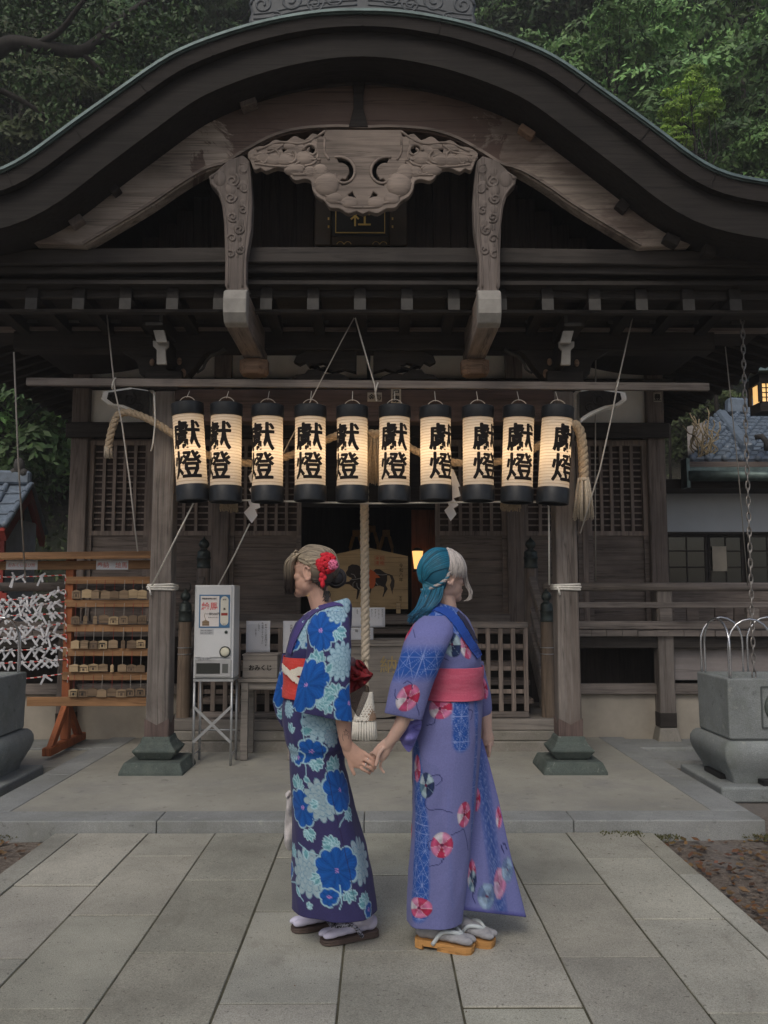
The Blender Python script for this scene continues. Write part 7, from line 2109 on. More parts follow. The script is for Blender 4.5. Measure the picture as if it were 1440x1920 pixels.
# near sleeve
def foldS(U, Z, Yp): return .011*vn(U*14+3+Z*5, Z*8-U*5)+.004*vn(U*34, Z*22)+.004*np.sin(U/.028+Z*4)*soft(1180, 1330, Yp)
rowsS = [(1146, 596, 646, -.10, .045, 0), (1158, 582, 655, -.135, .065, 0), (1178, 574, 657, -.17, .075, 0), (1205, 577, 658, -.20, .07, 0), (1232, 574, 658, -.22, .062, 0), (1262, 566, 658, -.235, .052, 0), (1300, 556, 658, -.245, .042, -.06), (1326, 550, 658, -.25, .036, -.13), (1342, 547, 658, -.25, .03, -.19)]
SA = Cloth(rowsS, fold=foldS, nu=170, p=2.2)
V = SA.V; px, _ = proj(V.reshape(-1, 3)); px = px.reshape(V.shape[:2]); fr_m = V[..., 1] < V[..., 1].mean(1, keepdims=True)
V[..., 1] -= np.where(fr_m, .014*soft(606, 609.5, px)*soft(1170, 1200, np.broadcast_to(SA.ys[:, None], px.shape)), 0); SA.arc()
ps = Painter(SA, BASEA)
ps.blue(602, 1182, 40, .3, 9, .9); ps.leaves(632, 1180, 24, -.9, 4, .5); ps.mum(636, 1150, 18, .2, 9, 1.2); ps.vine([(628, 1200), (634, 1212), (640, 1220)])
ps.leaves(590, 1252, 34, 1.4, 6, .42); ps.leaves(598, 1312, 26, -.2, 5, .5); ps.blue(574, 1284, 52, .5, 10, .8); ps.mum(641, 1240, 35, .4, 13, .8, (.38, .56, .66)); ps.leaf(612, 1262, 18, 6, 1.2); ps.vine([(613, 1278), (620, 1292), (630, 1300)])
ps.leaves(628, 1304, 26, 2.3, 6, .55); ps.blue(654, 1318, 38, .2, 9, .75); ps.leaves(618, 1322, 18, -1.9, 3); ps.far(20)
SL = SA.build('sleeve', ps.col, M['fabric'], KIM)
# far sleeve
SF = Cloth([(1225, 530, 556, .13, .04, 0), (1260, 524, 556, .15, .05, 0), (1290, 517, 556, .16, .045, 0), (1313, 511.5, 554, .16, .04, .1), (1342, 518, 552, .16, .035, .1), (1362, 529, 548, .16, .02, .1)], nu=90, fold=lambda U, Z, Yp: .006*vn(U*20, Z*12))
pf = Painter(SF, BASEA); pf.blue(530, 1290, 40, .3, 9, .7); pf.leaves(532, 1345, 20, 1.9, 4); pf.far(10)
SF.build('sleeve', pf.col, M['fabric'], KIM)
# obi, cord, bow
def foldO(U, Z, Yp): return .0025*np.sin((Yp-1230)/9.0+2*vn(U*6, Z*3))+.002*vn(U*12, Z*30)
OA = Cloth([(1229, 532.5, 654, 0, .185, 0), (1245, 531.5, 652, 0, .184, 0), (1285, 531, 652, 0, .184, 0), (1305, 531, 654, 0, .188, 0)], nu=160, fold=foldO)
po = Painter(OA, (.60, .060, .050)); po.put((vn(po.U*.12, po.Z*.9) > .12), (.68, .10, .085), .5); OB_ = OA.build('obi', po.col, M['fabric'], PA)
def ribbon(pts, w, name, col, parent, out=.004, on=None, horiz=False):
    """flat strap laid on a cloth (the obi unless told otherwise) along px points"""
    on = on or OA; qx, qy = proj(on.V.reshape(-1, 3)); Vf = on.V.reshape(-1, 3); c0 = on.V.mean((0, 1))
    fr = (Vf[:, 1] < c0[1]+.02); vs = []
    for x, y, ww in spline(pts, 6):
        i = np.argmin(np.where(fr, (qx-x)**2+(qy-y)**2, 1e9)); p = Vf[i]; n = Vector((p[0]-c0[0], p[1]-c0[1], 0)).normalized()
        if not horiz:
            for s in (-1, 1): vs.append(Vector(p)+n*out+Vector((0, 0, s*ww*KP/2)))
            continue
        for s in (-1, 1):       # across the run of the strap, hugging the cloth
            tx, ty = horiz; i = np.argmin(np.where(fr, (qx-x-s*tx*ww/2)**2+(qy-y-s*ty*ww/2)**2, 1e9)); vs.append(Vector(Vf[i])+n*out)
    m = MB(); k = len(vs)//2
    o = m.add(vs, [(2*i, 2*i+1, 2*i+3, 2*i+2) for i in range(k-1)]).build(name, M['fabric'], parent); dye(o, col)
    so = o.modifiers.new('t', 'SOLIDIFY'); so.thickness = .002; so.offset = 1; return o
ribbon([(573, 1258, 15), (560, 1259, 15), (548, 1262, 12), (538, 1260, 9), (531, 1254, 8)], 12, 'obi_cord', (.72, .66, .56), OB_, .004)
ribbon([(532, 1248, 9), (538, 1256, 12), (548, 1267, 13), (558, 1275, 12), (568, 1281, 11)], 12, 'obi_cord', (.76, .70, .60), OB_, .008)
ribbon([(640, 1134, 8), (620, 1133, 11), (598, 1140, 12), (582, 1150, 12), (570, 1164, 12), (558, 1186, 11), (550, 1206, 10), (545, 1224, 9)], 12, 'collar', (.075, .058, .20), KIM, .006, KA, (.72, .69))
ribbon([(592, 1137, 3), (580, 1145, 4), (572, 1153, 3)], 4, 'under_collar', (.62, .62, .66), KIM, .0075, KA, (.72, .69))
red = (.30, .028, .035)
pillow([(652, 1240), (664, 1237), (676, 1238), (686, 1248), (692, 1258), (700, 1264), (694, 1274), (684, 1284), (672, 1292), (660, 1298), (652, 1296)], YPN-.02, .055, 'obi_bow', red, OB_, wr=.5, seed=3)
pillow([(650, 1236), (660, 1232), (667, 1238), (664, 1250), (654, 1254), (648, 1246)], YPN-.05, .035, 'bow_knot', (.30, .18, .18), OB_, wr=.4, seed=5)
pillow([(654, 1262), (672, 1258), (690, 1264), (697, 1267), (680, 1272), (660, 1276)], YPN-.06, .03, 'bow_loop', (.36, .035, .045), OB_, wr=.5, seed=8)
pillow([(653, 1280), (668, 1284), (686, 1284), (692, 1290), (690, 1306), (680, 1330), (672, 1344), (664, 1334), (656, 1318)], YPN, .008, 'sheer_tail', (.12, .07, .065), OB_, M['tulle'], wr=.3)

# hair A: base cap, swept strands, bangs, bun, flower
def headpt(c, Mx, off): return c + Mx @ Vector(off)
def capshell(c, Mx, r, keep, colf, name, parent, ctr=(-.012, 0, .022), seg=48, ring=36):
    vs, fs, idx = [], [], {}
    for i in range(ring+1):
        th = PI*i/ring
        for k in range(seg):
            a = 2*PI*k/seg; n = Vector((math.sin(th)*math.cos(a), math.sin(th)*math.sin(a), math.cos(th)))
            vs.append((n, headpt(c, Mx, (ctr[0]+r[0]*n.x, ctr[1]+r[1]*n.y, ctr[2]+r[2]*n.z))))
    m = MB(); cols = [tuple(colf(v[0]))+(1,) for v in vs]
    for i in range(ring):
        for k in range(seg):
            q = (i*seg+k, i*seg+(k+1) % seg, (i+1)*seg+(k+1) % seg, (i+1)*seg+k)
            if all(keep(vs[j][0]) for j in q): fs.append(q)
    o = m.add([v[1] for v in vs], fs).build(name, M['hair'], parent, smooth=True)
    ca = o.data.color_attributes.new('dye', 'FLOAT_COLOR', 'POINT'); ca.data.foreach_set('color', np.array(cols).ravel())
    so = o.modifiers.new('t', 'SOLIDIFY'); so.thickness = .006; so.offset = -1
    return o
rh = random.Random(31)
blond = np.array((.37, .305, .22)); dkb = np.array((.065, .052, .042))
def keepA(n): return n.z > .30 if n.x > .60 else (n.z > -.10 + .45*max(0, n.x+.05) if n.x > -.05 else n.z > -.80)
def colA(n):
    t = min(1, max(0, (.25-n.z)/.8)); return blond*(1-t)+dkb*1.4*t
HA = capshell(hcA, MxA, (.100, .083, .096), keepA, colA, 'hair', PA)
bun = W(631, 1084, .012)
pth = []; 
for i in range(420):
    # from the hairline over the head to the bun
    sd = rh.choice((1, -1)); v = rh.uniform(0, 1)
    az_ = R(8+100*v); 
    f0 = Vector((math.cos(az_)*.93, sd*math.sin(az_), 0)); zz = .70-.62*v if v < .8 else .2-.5*(v-.8)*5*.6
    n0 = Vector((f0.x, f0.y, max(-.45, zz))).normalized()
    n2 = Vector((-.93, sd*.22*rh.random(), -.30+rh.uniform(-.14, .1))).normalized()
    pts = []
    for t in np.linspace(0, 1, 6):
        n = n0.lerp(n2, t); n.z += .22*math.sin(PI*t)*(1 if zz > 0 else .3); n.normalize()
        rr_ = 1+rh.uniform(.0, .035)
        pts.append(headpt(hcA, MxA, (-.012+.101*n.x*rr_, .084*n.y*rr_, .022+.097*n.z*rr_)))
    pts.append(bun+Vector((rh.uniform(-.02, .01), rh.uniform(-.02, .02), rh.uniform(-.02, .02)))); pth.append(pts)
tonesA = [rh.uniform(.45, 1.5) for _ in pth]
strands(pth, .0026, .0023, lambda i, t: np.clip((blond*(1-t**1.5)+dkb*t**1.5)*tonesA[i], 0, 1), 'hair_strand', HA)
pth = []
for i in range(120):  # from the nape and behind the ear back to the bun
    v = rh.random(); q0 = W(583+26*v+rh.uniform(-2, 2), 1086+24*v**1.2+rh.uniform(-3, 2), -.078+.05*v+rh.uniform(-.004, .004)); md = W(604+8*v, 1090+10*v, -.062+.03*v)
    pth.append([q0, q0.lerp(md, .6)+Vector((0, -.006, .004)), md, bun+Vector((rh.uniform(-.03, -.01), rh.uniform(-.02, .02), rh.uniform(-.03, .0)))])
tN = [rh.uniform(.5, 1.6) for _ in pth]
strands(pth, .0024, .0022, lambda i, t: dkb*tN[i]*(1.5-.7*t), 'nape_hair', HA)
# bangs falling in front of the face
pth = []
for i in range(130):
    v = rh.random(); st_ = headpt(hcA, MxA, (.050+.03*v, .068-.130*v+rh.uniform(-.01, .01), .092-.03*v))
    lo_ = rh.uniform(-.10, .0) if v > .25 else rh.uniform(-.02, .06)
    e = headpt(hcA, MxA, (.108+rh.uniform(-.006, .008), .05-.108*v+rh.uniform(-.012, .012), lo_))
    m1 = headpt(hcA, MxA, (.094+rh.uniform(-.004, .005), .056-.115*v, .055)); pth.append([st_, m1, m1.lerp(e, .5)+Vector((rh.uniform(-.004, .004), 0, 0)), e])
for i in range(170):   # long side lock on the camera side of the face
    st_ = headpt(hcA, MxA, (.045+rh.uniform(-.015, .025), .062+rh.uniform(-.012, .010), .078)); x_ = .090+rh.uniform(-.018, .016); yy = rh.uniform(.030, .072)
    pth.append([st_, headpt(hcA, MxA, (x_-.004, yy+.004, .040)), headpt(hcA, MxA, (x_+.002, yy, -.025)), headpt(hcA, MxA, (x_+.006+rh.uniform(-.004, .006), yy-.008, -.082+rh.uniform(-.020, .03)))])
tB = [rh.uniform(.55, 1.3) for _ in pth]
strands(pth, .0032, .0014, lambda i, t: np.clip((blond*(1-soft(.15, .75, t))+np.array((.030, .022, .020))*soft(.15, .75, t))*tB[i], 0, 1), 'bangs', HA)
m = MB(); m.blob(bun, .040, 20, 14, sq=(1.0, 1.0, .98)); bo = m.build('bun', M['hair'], HA, smooth=True); dye(bo, (.028, .024, .025))
pth = []
for i in range(70):
    a0 = rh.uniform(0, 2*PI); tl = rh.uniform(-.8, .8); q = []
    for t in np.linspace(0, 1, 9):
        a = a0+t*2.4; n = Vector((math.cos(a), tl*.5-.55*math.cos(tl), math.sin(a))).normalized(); q.append(bun+n*(.0405+rh.uniform(0, .003)))
    pth.append(q)
for i in range(14):  # loose ends at nape and below the bun
    q0 = W(611+rh.uniform(-4, 6), 1108, -.04); pth.append([q0, q0+Vector((rh.uniform(-.01, .012), 0, -.02)), q0+Vector((rh.uniform(-.02, .02), -.005, -.045))])
tC = [rh.uniform(.6, 1.9) for _ in pth]
strands(pth, .0028, .0014, lambda i, t: np.array((.030, .026, .027))*tC[i], 'bun_strand', HA)
FL = thing('hair_flower', 'x', 'x', (0, 0, 0)); del FL['label'], FL['category']; FL.parent = PA; FL.location = W(614, 1058, -.075)-origin_of(PA)
def pom(c, r, n, size, mat, name, parent):
    m = MB(); rq = random.Random(n)
    for i in range(n):
        d = Vector((rq.gauss(0, 1), rq.gauss(0, 1)-.6, rq.gauss(0, 1))).normalized(); p = c+Vector((d.x*r, d.y*r*.62, d.z*r))
        t = d.orthogonal().normalized(); w_ = d.cross(t); a = rq.uniform(0, 6.28); t, w_ = t*math.cos(a)+w_*math.sin(a), w_*math.cos(a)-t*math.sin(a)
        e = MB(); e.blob((0, 0, 0), 1, 8, 6); m.add([p + t*(v[0]*size) + w_*(v[1]*size*.8) + d*(v[2]*size*.55) for v in e.v], e.f)
    return m.build(name, mat, parent, smooth=True)
fr1 = plain('red_crepe', (.60, .018, .035), .8, var=.3, s=70); fr2 = plain('pink_crepe', (.72, .17, .30), .8, var=.35, s=90)
pom(W(612, 1056, -.082), .043, 120, .0105, fr1, 'red_blossom', FL); pom(W(624.5, 1059, -.105), .021, 70, .006, fr2, 'pink_blossom', FL)
m = MB()
for px, py, r in ((604, 1078, .013), (608, 1083, .011), (602, 1087, .011)): m.blob(W(px, py, -.09), r, 10, 8, sq=(1, .7, 1.1))
m.lathe([(.001, 0), (.009, .008), (.011, .018), (.007, .030), (.002, .042)], W(605, 1103, -.095), 12); m.tube([W(605, 1086, -.092), W(605, 1096, -.095)], .003, 6)
m.build('hanging_petal', fr1, FL, smooth=True)
m = MB(); m.tube([W(575.5+4.2*math.cos(t), 1114+3.4*math.sin(t), -.062) for t in np.linspace(-.6, 2.2, 12)], .0011, 5); m.build('earring', M['gold'], PA, smooth=True)
# feet
foot(PA, (652, 1733), (546, 1747), W(632, 1700, .07), M['tabiwhite'], M['solebrown'], M['thongpat'], False, False, 'sock')
foot(PA, (707, 1752), (601, 1771), W(672, 1704, -.06), M['tabiwhite'], M['solebrown'], M['thongpat'], False, True, 'sock')
# white pouch in her far hand
BGt = thing('drawstring_pouch', 'small white cloth pouch hanging from the hand of the woman in dark blue', 'pouch', W(541, 1590, .15))
pillow([(538, 1492), (545, 1490), (549, 1500), (552, 1540), (554, 1580), (548, 1594), (538, 1592), (533, 1575), (534, 1540), (537, 1510)], YPN+.15, .035, 'pouch_bag', (.55, .52, .52), BGt, wr=.15)
pillow([(535, 1488), (542, 1482), (549, 1487), (545, 1494), (538, 1495)], YPN+.15, .018, 'pouch_neck', (.60, .57, .57), BGt, wr=.5)

# ===================================================================== woman in the lavender kimono (faces right)
PB_ = thing('person', 'woman in lavender kimono with pink obi and half teal, half white hair, facing right', 'person', (W(830, 1750).x, YPN, 0))
bB = MB()
hcB = W(831, 1080)
hfB = Vector((math.cos(R(26)), math.sin(R(26)), -.03)); huB = Vector((-.03, 0, 1))
MxB, _ = head(bB, hcB, hfB, huB, 1.0)
limb(bB, [W(828, 1096), W(834, 1118), W(838, 1146), W(836, 1180)], [.046, .042, .045, .075])
limb(bB, [W(836, 1180), W(838, 1212), W(848, 1260), W(848, 1330), W(840, 1400)], [.06, .105, .095, .11, .115])
for e in (-1, 1): limb(bB, [W(836, 1174, .02*e), W(832, 1184, .11*e), W(824, 1198, .16*e)], [.05, .042, .040])
for e in (-1, 1): limb(bB, [W(836, 1380, .08*e), W(828, 1540, .075*e), W(812 + (38 if e > 0 else 0), 1715, .06*e)], [.085, .06, .044])
limb(bB, [W(824, 1198, -.16), W(800, 1240, -.20), W(777, 1290, -.215)], [.045, .040, .035])
limb(bB, [W(777, 1290, -.215), W(764, 1325, -.215), W(751, 1360, -.21), W(733, 1388, -.20), W(722, 1402, -.195)], [.035, .033, .029, .0225, .015])
def hb(px, py, dy=0): return W(px, py, -.195+dy)
def slabB(pts, n=12):
    rg = []
    for (cx, cy, dy, a, wd, thk) in pts:
        c = hb(cx, cy, dy); ax_ = Vector((math.cos(a), 0, -math.sin(a))); rg.append([c + ax_*(wd*math.cos(t)) + Vector((0, 1, 0))*(thk*math.sin(t)) for t in [2*PI*k/n for k in range(n)]])
    bB.loft(rg)
slabB([(737, 1382, 0, R(38), .014, .012), (734, 1387, 0, R(40), .0215, .017), (727, 1395, .0, R(40), .027, .016), (719, 1405, .004, R(42), .032, .015), (712, 1414, .008, R(42), .033, .014), (707, 1420, .010, R(42), .031, .012)])
# her fingers close behind the other hand, thumb in front
for f_, r_ in zip([[(699, 1411, .014), (692, 1417, .026), (686, 1424, .028), (684, 1431, .020)], [(703, 1418, .016), (696, 1425, .028), (690, 1432, .030), (688, 1439, .020)], [(708, 1425, .016), (701, 1432, .028), (696, 1440, .030), (695, 1447, .022)], [(714, 1429, .012), (713, 1437, .016), (716, 1443, .012), (720, 1448, .006)]], (.0082, .0084, .008, .0068)):
    finger(bB, [hb(*q) for q in f_], r_)
finger(bB, [hb(719, 1402, -.010), hb(711, 1412, -.020), hb(708, 1424, -.024), hb(705, 1434, -.024)], .0090)
# far arm hanging
limb(bB, [W(824, 1198, .16), W(868, 1245, .165), W(905, 1310, .16), W(913, 1370, .14)], [.044, .04, .033, .024])
limb(bB, [W(913, 1368, .14), W(914, 1385, .14), W(914, 1398, .138)], [.024, .030, .027])
for k in range(4): finger(bB, [W(909+k*3.2, 1396, .145-.012*k), W(908.5+k*3.2, 1408, .14-.012*k), W(909+k*2.8, 1418, .145-.012*k)], .0074)
finger(bB, [W(918, 1384, .125), W(920.5, 1396, .118), W(919, 1406, .12)], .0082)
BODYB = grow(bB, 'body', M['skinB'], PB_)
face_parts(PB_, hcB, MxB, plain('brow_pale', (.30, .25, .18), .8), None)

def foldB(U, Z, Yp):
    k = soft(1400, 1690, Yp); u = U/.05
    f = .008*k*np.sin(u*1.3-1.2+.5*np.sin(Z*4))+.004*k*np.sin(u*2.7+.4)
    t = soft(1160, 1180, Yp)*(1-soft(1236, 1250, Yp)); f += .007*t*vn(U*12-Z*20, Z*8+U*6)
    t2 = soft(1306, 1316, Yp)*(1-soft(1370, 1400, Yp)); f += t2*.005*vn(U*22, Z*6)
    return f + .007*vn(U*9+5, Z*4) + .0035*vn(U*30-Z*12, Z*13+U*8)
rowsB = [(1133, 810, 858, 0, .055, -.30), (1139, 803, 866, 0, .075, -.24), (1147, 794, 873, 0, .105, -.15), (1158, 783, 880, 0, .155, -.06), (1185, 773, 889, 0, .188, 0), (1215, 772, 897, 0, .188, 0), (1244, 782, 902, 0, .175, 0), (1280, 788, 902, 0, .168, 0), (1308, 784, 903, 0, .175, 0), (1350, 776, 902, 0, .188, 0), (1416, 772, 898, 0, .19, 0),
         (1524, 772, 890, 0, .182, 0), (1633, 766, 878, 0, .172, 0), (1690, 763, 870, 0, .165, .03), (1718, 763, 866, 0, .16, .05)]
KB = Cloth(rowsB, fold=foldB, nu=240); KB.arc()
LAV = (.168, .182, .40)
pb = Painter(KB, LAV)
pb.put(vn(pb.U*.03+7, pb.Z*.008)*2 > .2, (.195, .205, .45), .5)
u_l, _ = pb.loc(778, 1550); 
def bandmask(pts, w):
    P = [pb.loc(*q) for q in spline(pts, 6)]; d = np.full(pb.U.shape, 1e9)
    for (a, b_), (c, e) in zip(P[:-1], P[1:]):
        t = np.clip(((pb.U-a)*(c-a)+(pb.Z-b_)*(e-b_))/((c-a)**2+(e-b_)**2+1e-9), 0, 1); d = np.minimum(d, np.hypot(pb.U-a-t*(c-a), pb.Z-b_-t*(e-b_)))
    return np.clip((w-d)/6, 0, 1)
pb.band(bandmask([(778, 1405), (785, 1500), (788, 1580), (783, 1710)], 22), 17)
pb.band(bandmask([(864, 1318), (865, 1392)], 19), 17); pb.band(bandmask([(892, 1310), (893, 1390), (880, 1640)], 8), 15, ca=.8)
pb.band(bandmask([(812, 1142), (850, 1160), (885, 1200), (900, 1225)], 21), 19)
pb.band(bandmask([(840, 1480), (848, 1700)], 5), 15, ca=.12)
pb.ball(873, 1214, 13, 22, .4); pb.ball(824, 1329, 24, 19, .2); pb.ball(782, 1441, 14, 25, 1); pb.ball(871, 1527, 15, 23, .6); pb.ball(829, 1584, 20, 23, 2.0); pb.ball(786, 1702, 25, 18, .9); pb.ball(876, 1632, 10, 30, 1.4)
dk = [(.020, .035, .10), (.36, .48, .55), (.030, .05, .13), (.42, .52, .58), (.10, .20, .30), (.34, .46, .52), (.02, .035, .10)]
pb.ball(848, 1208, 18, 23, .9, dk); pb.ball(799, 1472, 17, 23, .5, dk)
ink = (.03, .035, .14)
for v in ([(808, 1455), (824, 1454), (828, 1464), (818, 1472)], [(800, 1494), (797, 1508), (804, 1518), (825, 1518), (848, 1524)], [(842, 1186), (836, 1172), (826, 1170), (815, 1182), (800, 1212)], [(833, 1212), (829, 1230), (840, 1238)], [(812, 1574), (802, 1582), (806, 1594)], [(806, 1624), (824, 1620), (832, 1610)], [(846, 1566), (860, 1560), (870, 1556), (878, 1594)], [(816, 1345), (814, 1356), (800, 1360)], [(878, 1330), (886, 1334), (882, 1350)]): pb.vine(v, .8, ink)
# open collar: dark under-collar edge
pb.put(bandmask([(866, 1146), (878, 1168), (893, 1205)], 5), (.035, .035, .09), .95)
pb.far(40)
KIB = KB.build('kimono', pb.col, M['fabric'], PB_)
# flared front panel of the skirt
def flap():
    L_ = [(880, 1385), (874, 1430), (872, 1500), (868, 1600), (864, 1706)]; R_ = [(904, 1385), (917, 1430), (935, 1500), (958, 1605), (987, 1720)]
    nv, nu_ = 100, 60; V = np.zeros((nv, nu_, 3)); ys = np.linspace(0, 1, nv)
    lx, ly = np.interp(ys, np.linspace(0, 1, 5), [p[0] for p in L_]), np.interp(ys, np.linspace(0, 1, 5), [p[1] for p in L_])
    rx_, ry = np.interp(ys, np.linspace(0, 1, 5), [p[0] for p in R_]), np.interp(ys, np.linspace(0, 1, 5), [p[1] for p in R_])
    for i in range(nv):
        for j in range(nu_):
            u = j/(nu_-1); v = ys[i]
            dy = -.05-.035*v*math.sin(u*PI*1.2+.3) + .05*u - .012*v*math.sin(u*13+v*2) + .035*(1-v)*u
            V[i, j] = W(lx[i]+(rx_[i]-lx[i])*u, ly[i]+(ry[i]-ly[i])*u, dy)
    class C_: pass
    c = C_(); c.V = V; c.nu = nu_; d = np.linalg.norm(np.diff(V, axis=1), axis=2); c.U = np.concatenate([np.zeros((nv, 1)), np.cumsum(d, 1)], 1); c.Z = V[..., 2]; c.C = np.ones(nv)*9
    p = Painter.__new__(Painter); p.c = c; p.U, p.Z = c.U/KP, c.Z/KP; px, py = proj(V.reshape(-1, 3)); p.px, p.py = px.reshape(nv, nu_), py.reshape(nv, nu_); p.front = np.ones(nu_, bool); p.col = np.zeros((nv, nu_, 3))+np.array((.165, .182, .42))
    w = np.clip(1-np.abs(p.px-(896+.14*(p.py-1400)))/14, 0, 1)**.5*(p.px > 0); p.band(w*.9, 15)
    p.ball(893, 1500, 8, 22, .3); p.ball(936, 1655, 17, 27, .8, [(.55, .22, .40), (.62, .34, .52), (.52, .20, .36), (.58, .40, .58), (.60, .30, .48)]); p.ball(936, 1530, 7, 21, .2); p.ball(884, 1640, 9, 26, .2)
    fd = [(.13, .20, .36), (.26, .38, .55), (.12, .18, .34), (.30, .42, .58), (.17, .26, .42)]
    p.ball(914, 1682, 18, 23, .4, fd); p.ball(951, 1630, 12, 22, .9, fd); p.ball(886, 1652, 8, 20, .1, dk)
    for v in ([(945, 1598), (940, 1588), (946, 1582), (950, 1592)], [(890, 1668), (886, 1680), (890, 1690)]): p.vine(v, .8, ink)
    ed = np.abs(p.U-p.U[:, -1:]) < 2.2; p.put(ed, (.15, .145, .42), .7); p.put(np.broadcast_to((np.arange(nv) > nv-3)[:, None], p.U.shape), (.10, .10, .34), .8)
    idx = np.arange(nv*nu_).reshape(nv, nu_); f = np.stack([idx[:-1, :-1], idx[1:, :-1], idx[1:, 1:], idx[:-1, 1:]], -1).reshape(-1, 4)
    me = bpy.data.meshes.new('front_panel'); me.from_pydata((V.reshape(-1, 3)-np.array(origin_of(KIB))).tolist(), [], f.tolist()); me.materials.append(M['fabric'])
    ca = me.color_attributes.new('dye', 'FLOAT_COLOR', 'POINT'); q = np.ones((nv*nu_, 4)); q[:, :3] = p.col.reshape(-1, 3); ca.data.foreach_set('color', q.ravel()); me.polygons.foreach_set('use_smooth', [True]*len(me.polygons)); me.update()
    o = bpy.data.objects.new('front_panel', me); COL.objects.link(o); o.parent = KIB; so = o.modifiers.new('t', 'SOLIDIFY'); so.thickness = .003
flap()
rowsT = [(1154, 792, 842, -.10, .045, 0), (1170, 774, 850, -.14, .07, 0), (1190, 761, 848, -.17, .078, 0), (1215, 753.5, 838, -.20, .072, 0), (1245, 746, 826, -.215, .064, 0), (1283, 735, 809, -.23, .052, .05), (1315, 728.5, 798, -.235, .043, .12), (1338, 724.5, 790, -.235, .036, .2), (1344, 724, 788, -.235, .03, .22)]
rowsT = [(a, b_, c, d, e, -f) for a, b_, c, d, e, f in rowsT]
SB = Cloth(rowsT, nu=170, p=2.2, fold=lambda U, Z, Yp: .011*vn(U*13+1-Z*5, Z*8+U*5)+.004*vn(U*33, Z*21)+.004*np.sin(U/.024+Z*5)*soft(1190, 1340, Yp)); SB.arc()
pt_ = Painter(SB, LAV)
pt_.band(soft(1206, 1226, pt_.py)*(1-soft(1262, 1282, pt_.py)), 25); pt_.put(soft(1150, 1170, pt_.py)*(1-soft(1190, 1210, pt_.py)), (.18, .19, .45), .5)
pt_.ball(767, 1181, 15, 20, .7, [(.5, .025, .085), (.66, .17, .36), (.72, .68, .72), (.66, .2, .4), (.5, .03, .1)]); pt_.ball(765, 1308, 20, 24, .4)
for v in ([(757, 1282), (764, 1277), (772, 1283), (773, 1292)], [(741, 1292), (741, 1306), (746, 1312)], [(780, 1318), (786, 1340)], [(775, 1180), (778, 1196)]): pt_.vine(v, .8, ink)
pt_.far(25); SB.build('sleeve', pt_.col, M['fabric'], KIB)
pillow([(745, 1348), (765, 1352), (788, 1350), (790, 1362), (781, 1386), (770, 1408), (763, 1408), (752, 1392), (745, 1370)], YPN-.175, .02, 'sleeve_lining', (.17, .16, .45), KIB, wr=.4)
SG_ = Cloth([(1240, 888, 906, .12, .03, 0), (1262, 890, 911, .14, .04, 0), (1300, 892, 920, .15, .04, 0), (1332, 896, 923.5, .15, .035, 0), (1346, 900, 915, .15, .02, 0)], nu=90, fold=lambda U, Z, Yp: .005*vn(U*20, Z*12))
pg_ = Painter(SG_, LAV); pg_.ball(908, 1290, 8, 22, .3); pg_.far(8); SG_.build('sleeve', pg_.col, M['fabric'], KIB)
# sash end hanging in front: patterned strip
OBB = Cloth([(1247, 784, 904, 0, .183, 0), (1262, 786, 905, 0, .18, 0), (1290, 786, 905.5, 0, .18, 0), (1307, 783, 905.5, 0, .186, 0)], nu=160, fold=lambda U, Z, Yp: .003*np.sin((Yp-1247)/8.0+3*vn(U*4, Z*2))+.002*vn(U*10, Z*30))
pq = Painter(OBB, (.56, .105, .175)); pq.put(vn(pq.U*.05, pq.Z*.4) > .1, (.62, .15, .23), .5); OBJ = OBB.build('obi', pq.col, M['fabric'], PB_)
ribbon([(812, 1142, 9), (828, 1143, 14), (843, 1152, 16), (857, 1168, 16), (871, 1190, 16), (885, 1212, 15), (898, 1232, 13)], 12, 'collar', (.022, .075, .36), KIB, .006, KB, (.80, -.6))
ribbon([(856, 1147, 5), (868, 1162, 7), (880, 1182, 7), (892, 1206, 5)], 5, 'under_collar', (.03, .03, .07), KIB, .007, KB, (.80, -.6))
# hair B
teal = np.array((.012, .115, .19)); tealg = np.array((.018, .19, .24)); white = np.array((.55, .50, .47))
def keepB(n): return n.z > (.25 if n.y < .2 else .45) if n.x > .62 else (n.z > -.02+.25*max(0, n.x+.05) if n.x > -.05 else n.z > -.82)
HB_ = capshell(hcB, MxB, (.101, .086, .098), keepB, lambda n: white*.8 if n.x > .34 else teal, 'hair', PB_)
tie = W(797, 1107, -.02); pth = []; kind = []
for i in range(520):
    sd = -1 if rh.random() < .72 else 1; v = rh.random()
    n0 = Vector((rh.uniform(.25, .42)-.1*v, sd*.9*v, .96-.72*v)).normalized(); n1 = Vector((-.62, -sd*0+sd*.55*v, .35-.45*v)).normalized(); n2 = Vector((-.88, sd*.22*v, -.52)).normalized()
    rr_ = 1+rh.uniform(.0, .05); q = []
    for n in (n0, n0.lerp(n1, .5).normalized(), n1, n1.lerp(n2, .55).normalized(), n2): q.append(headpt(hcB, MxB, (-.012+.102*n.x*rr_, .087*n.y*rr_*-1 if False else .087*n.y*rr_, .022+.099*n.z*rr_)))
    q.append((W(796+34*v+rh.uniform(-3, 3), 1106-7*v+rh.uniform(-3, 3), -.058-.020*v) if sd < 0 else W(800+20*v, 1106, .03))); pth.append(q)
tD = [rh.uniform(.5, 1.7) for _ in pth]
strands(pth, .0025, .0022, lambda i, t: np.clip((teal*(1-.3*t)+tealg*.3*t)*tD[i], 0, 1), 'hair_strand', HB_)
pth = []
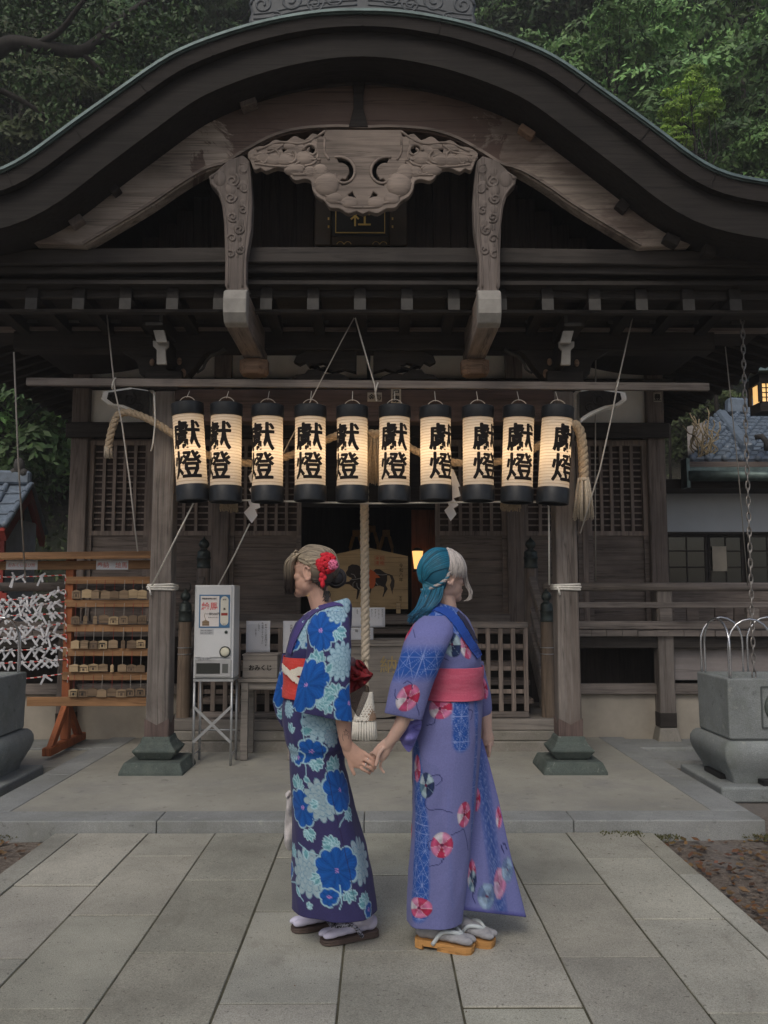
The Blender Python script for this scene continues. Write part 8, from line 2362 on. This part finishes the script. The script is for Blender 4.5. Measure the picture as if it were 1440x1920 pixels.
for i in range(330):  # loose length below the braid, sweeping back over the shoulder blade
    v = rh.random(); jx = rh.uniform(-3, 3); d_ = rh.uniform(-.012, .012)
    pth.append([W(794+38*v, 1104-6*v, -.055-.02*v+d_), W(789+36*v+jx, 1120+2*v, -.055-.025*v+d_), W(781+33*v+jx, 1139-3*v, -.085+d_), W(767+30*v+jx*2, 1163-11*v+rh.uniform(-8, 8), -.115+d_)])
tE = [rh.uniform(.5, 1.6) for _ in pth]
strands(pth, .0032, .0016, lambda i, t: np.clip((teal*(1-t)+np.array((.010, .075, .14))*t)*tE[i]*1.15, 0, 1), 'ponytail', HB_)
pth = []
def onB(phi, el, k): return headpt(hcB, MxB, (-.004+.104*k*math.cos(el)*math.cos(phi), -.089*k*math.cos(el)*math.sin(phi), .018+.102*k*math.sin(el)))
for i in range(420):  # pale front hair, combed down from the parting over brow and temple
    ph = R(rh.uniform(-70, 96)); k = 1+rh.uniform(0, .055); e1 = R(rh.uniform(-16, 6) if ph > R(40) else rh.uniform(-14, 14)); e0 = R(rh.uniform(50, 78)); sw = R(rh.uniform(-6, 10))
    pth.append([onB(ph-R(14), e0, k), onB(ph, e0*.62+e1*.38, k*1.01), onB(ph+sw*.5, e0*.28+e1*.72, k*1.015), onB(ph+sw, e1, k*1.0)])
for i in range(16):
    o_ = Vector((rh.uniform(-.006, .006), rh.uniform(-.01, .01), 0)); pth.append([W(871, 1062, .03)+o_, W(873, 1085, .02)+o_, W(877+rh.uniform(-2, 2), 1100, .02)+o_, W(882+rh.uniform(-2, 2), 1110, .02)+o_, W(880+rh.uniform(-3, 2), 1122, .02)+o_, W(875+rh.uniform(-3, 2), 1127, .02)+o_])
tF = [rh.uniform(.65, 1.25) for _ in pth]
strands(pth, .0036, .0012, lambda i, t: np.clip(white*tF[i]*(1-.15*t), 0, 1), 'pale_hair', HB_)
br = [W(843, 1072, -.085), W(838, 1084, -.088), W(826, 1094, -.088), W(812, 1101, -.078), W(799, 1107, -.052), W(790, 1106, -.03)]
m = MB(); m.rope([Vector(q) for q in spline([tuple(q) for q in br], 5)], .0075, 3, .034, 6); bd = m.build('braid', M['hair'], HB_, smooth=True)
n_ = len(bd.data.vertices); cc = np.ones((n_, 4)); k_ = np.arange(n_)//(n_//3); cc[:, :3] = np.where((k_ == 0)[:, None], teal*1.3, white*.75); bd.data.color_attributes.new('dye', 'FLOAT_COLOR', 'POINT').data.foreach_set('color', cc.ravel())
m = MB(); m.rope([Vector(q) for q in spline([tuple(W(799, 1106, -.058)), tuple(W(799, 1118, -.065)), tuple(W(797, 1128, -.07))], 5)], .006, 3, .03, 6); bd = m.build('braid', M['hair'], HB_, smooth=True); dye(bd, white*.6)
foot(PB_, (838, 1760), (928, 1776), W(846, 1712, .06), M['tabigrey'], M['soletan'], M['thongpale'], True, False, 'sock')
foot(PB_, (780, 1772), (890, 1787), W(806, 1712, -.06), M['tabigrey'], M['soletan'], M['thongpale'], True, True, 'sock')
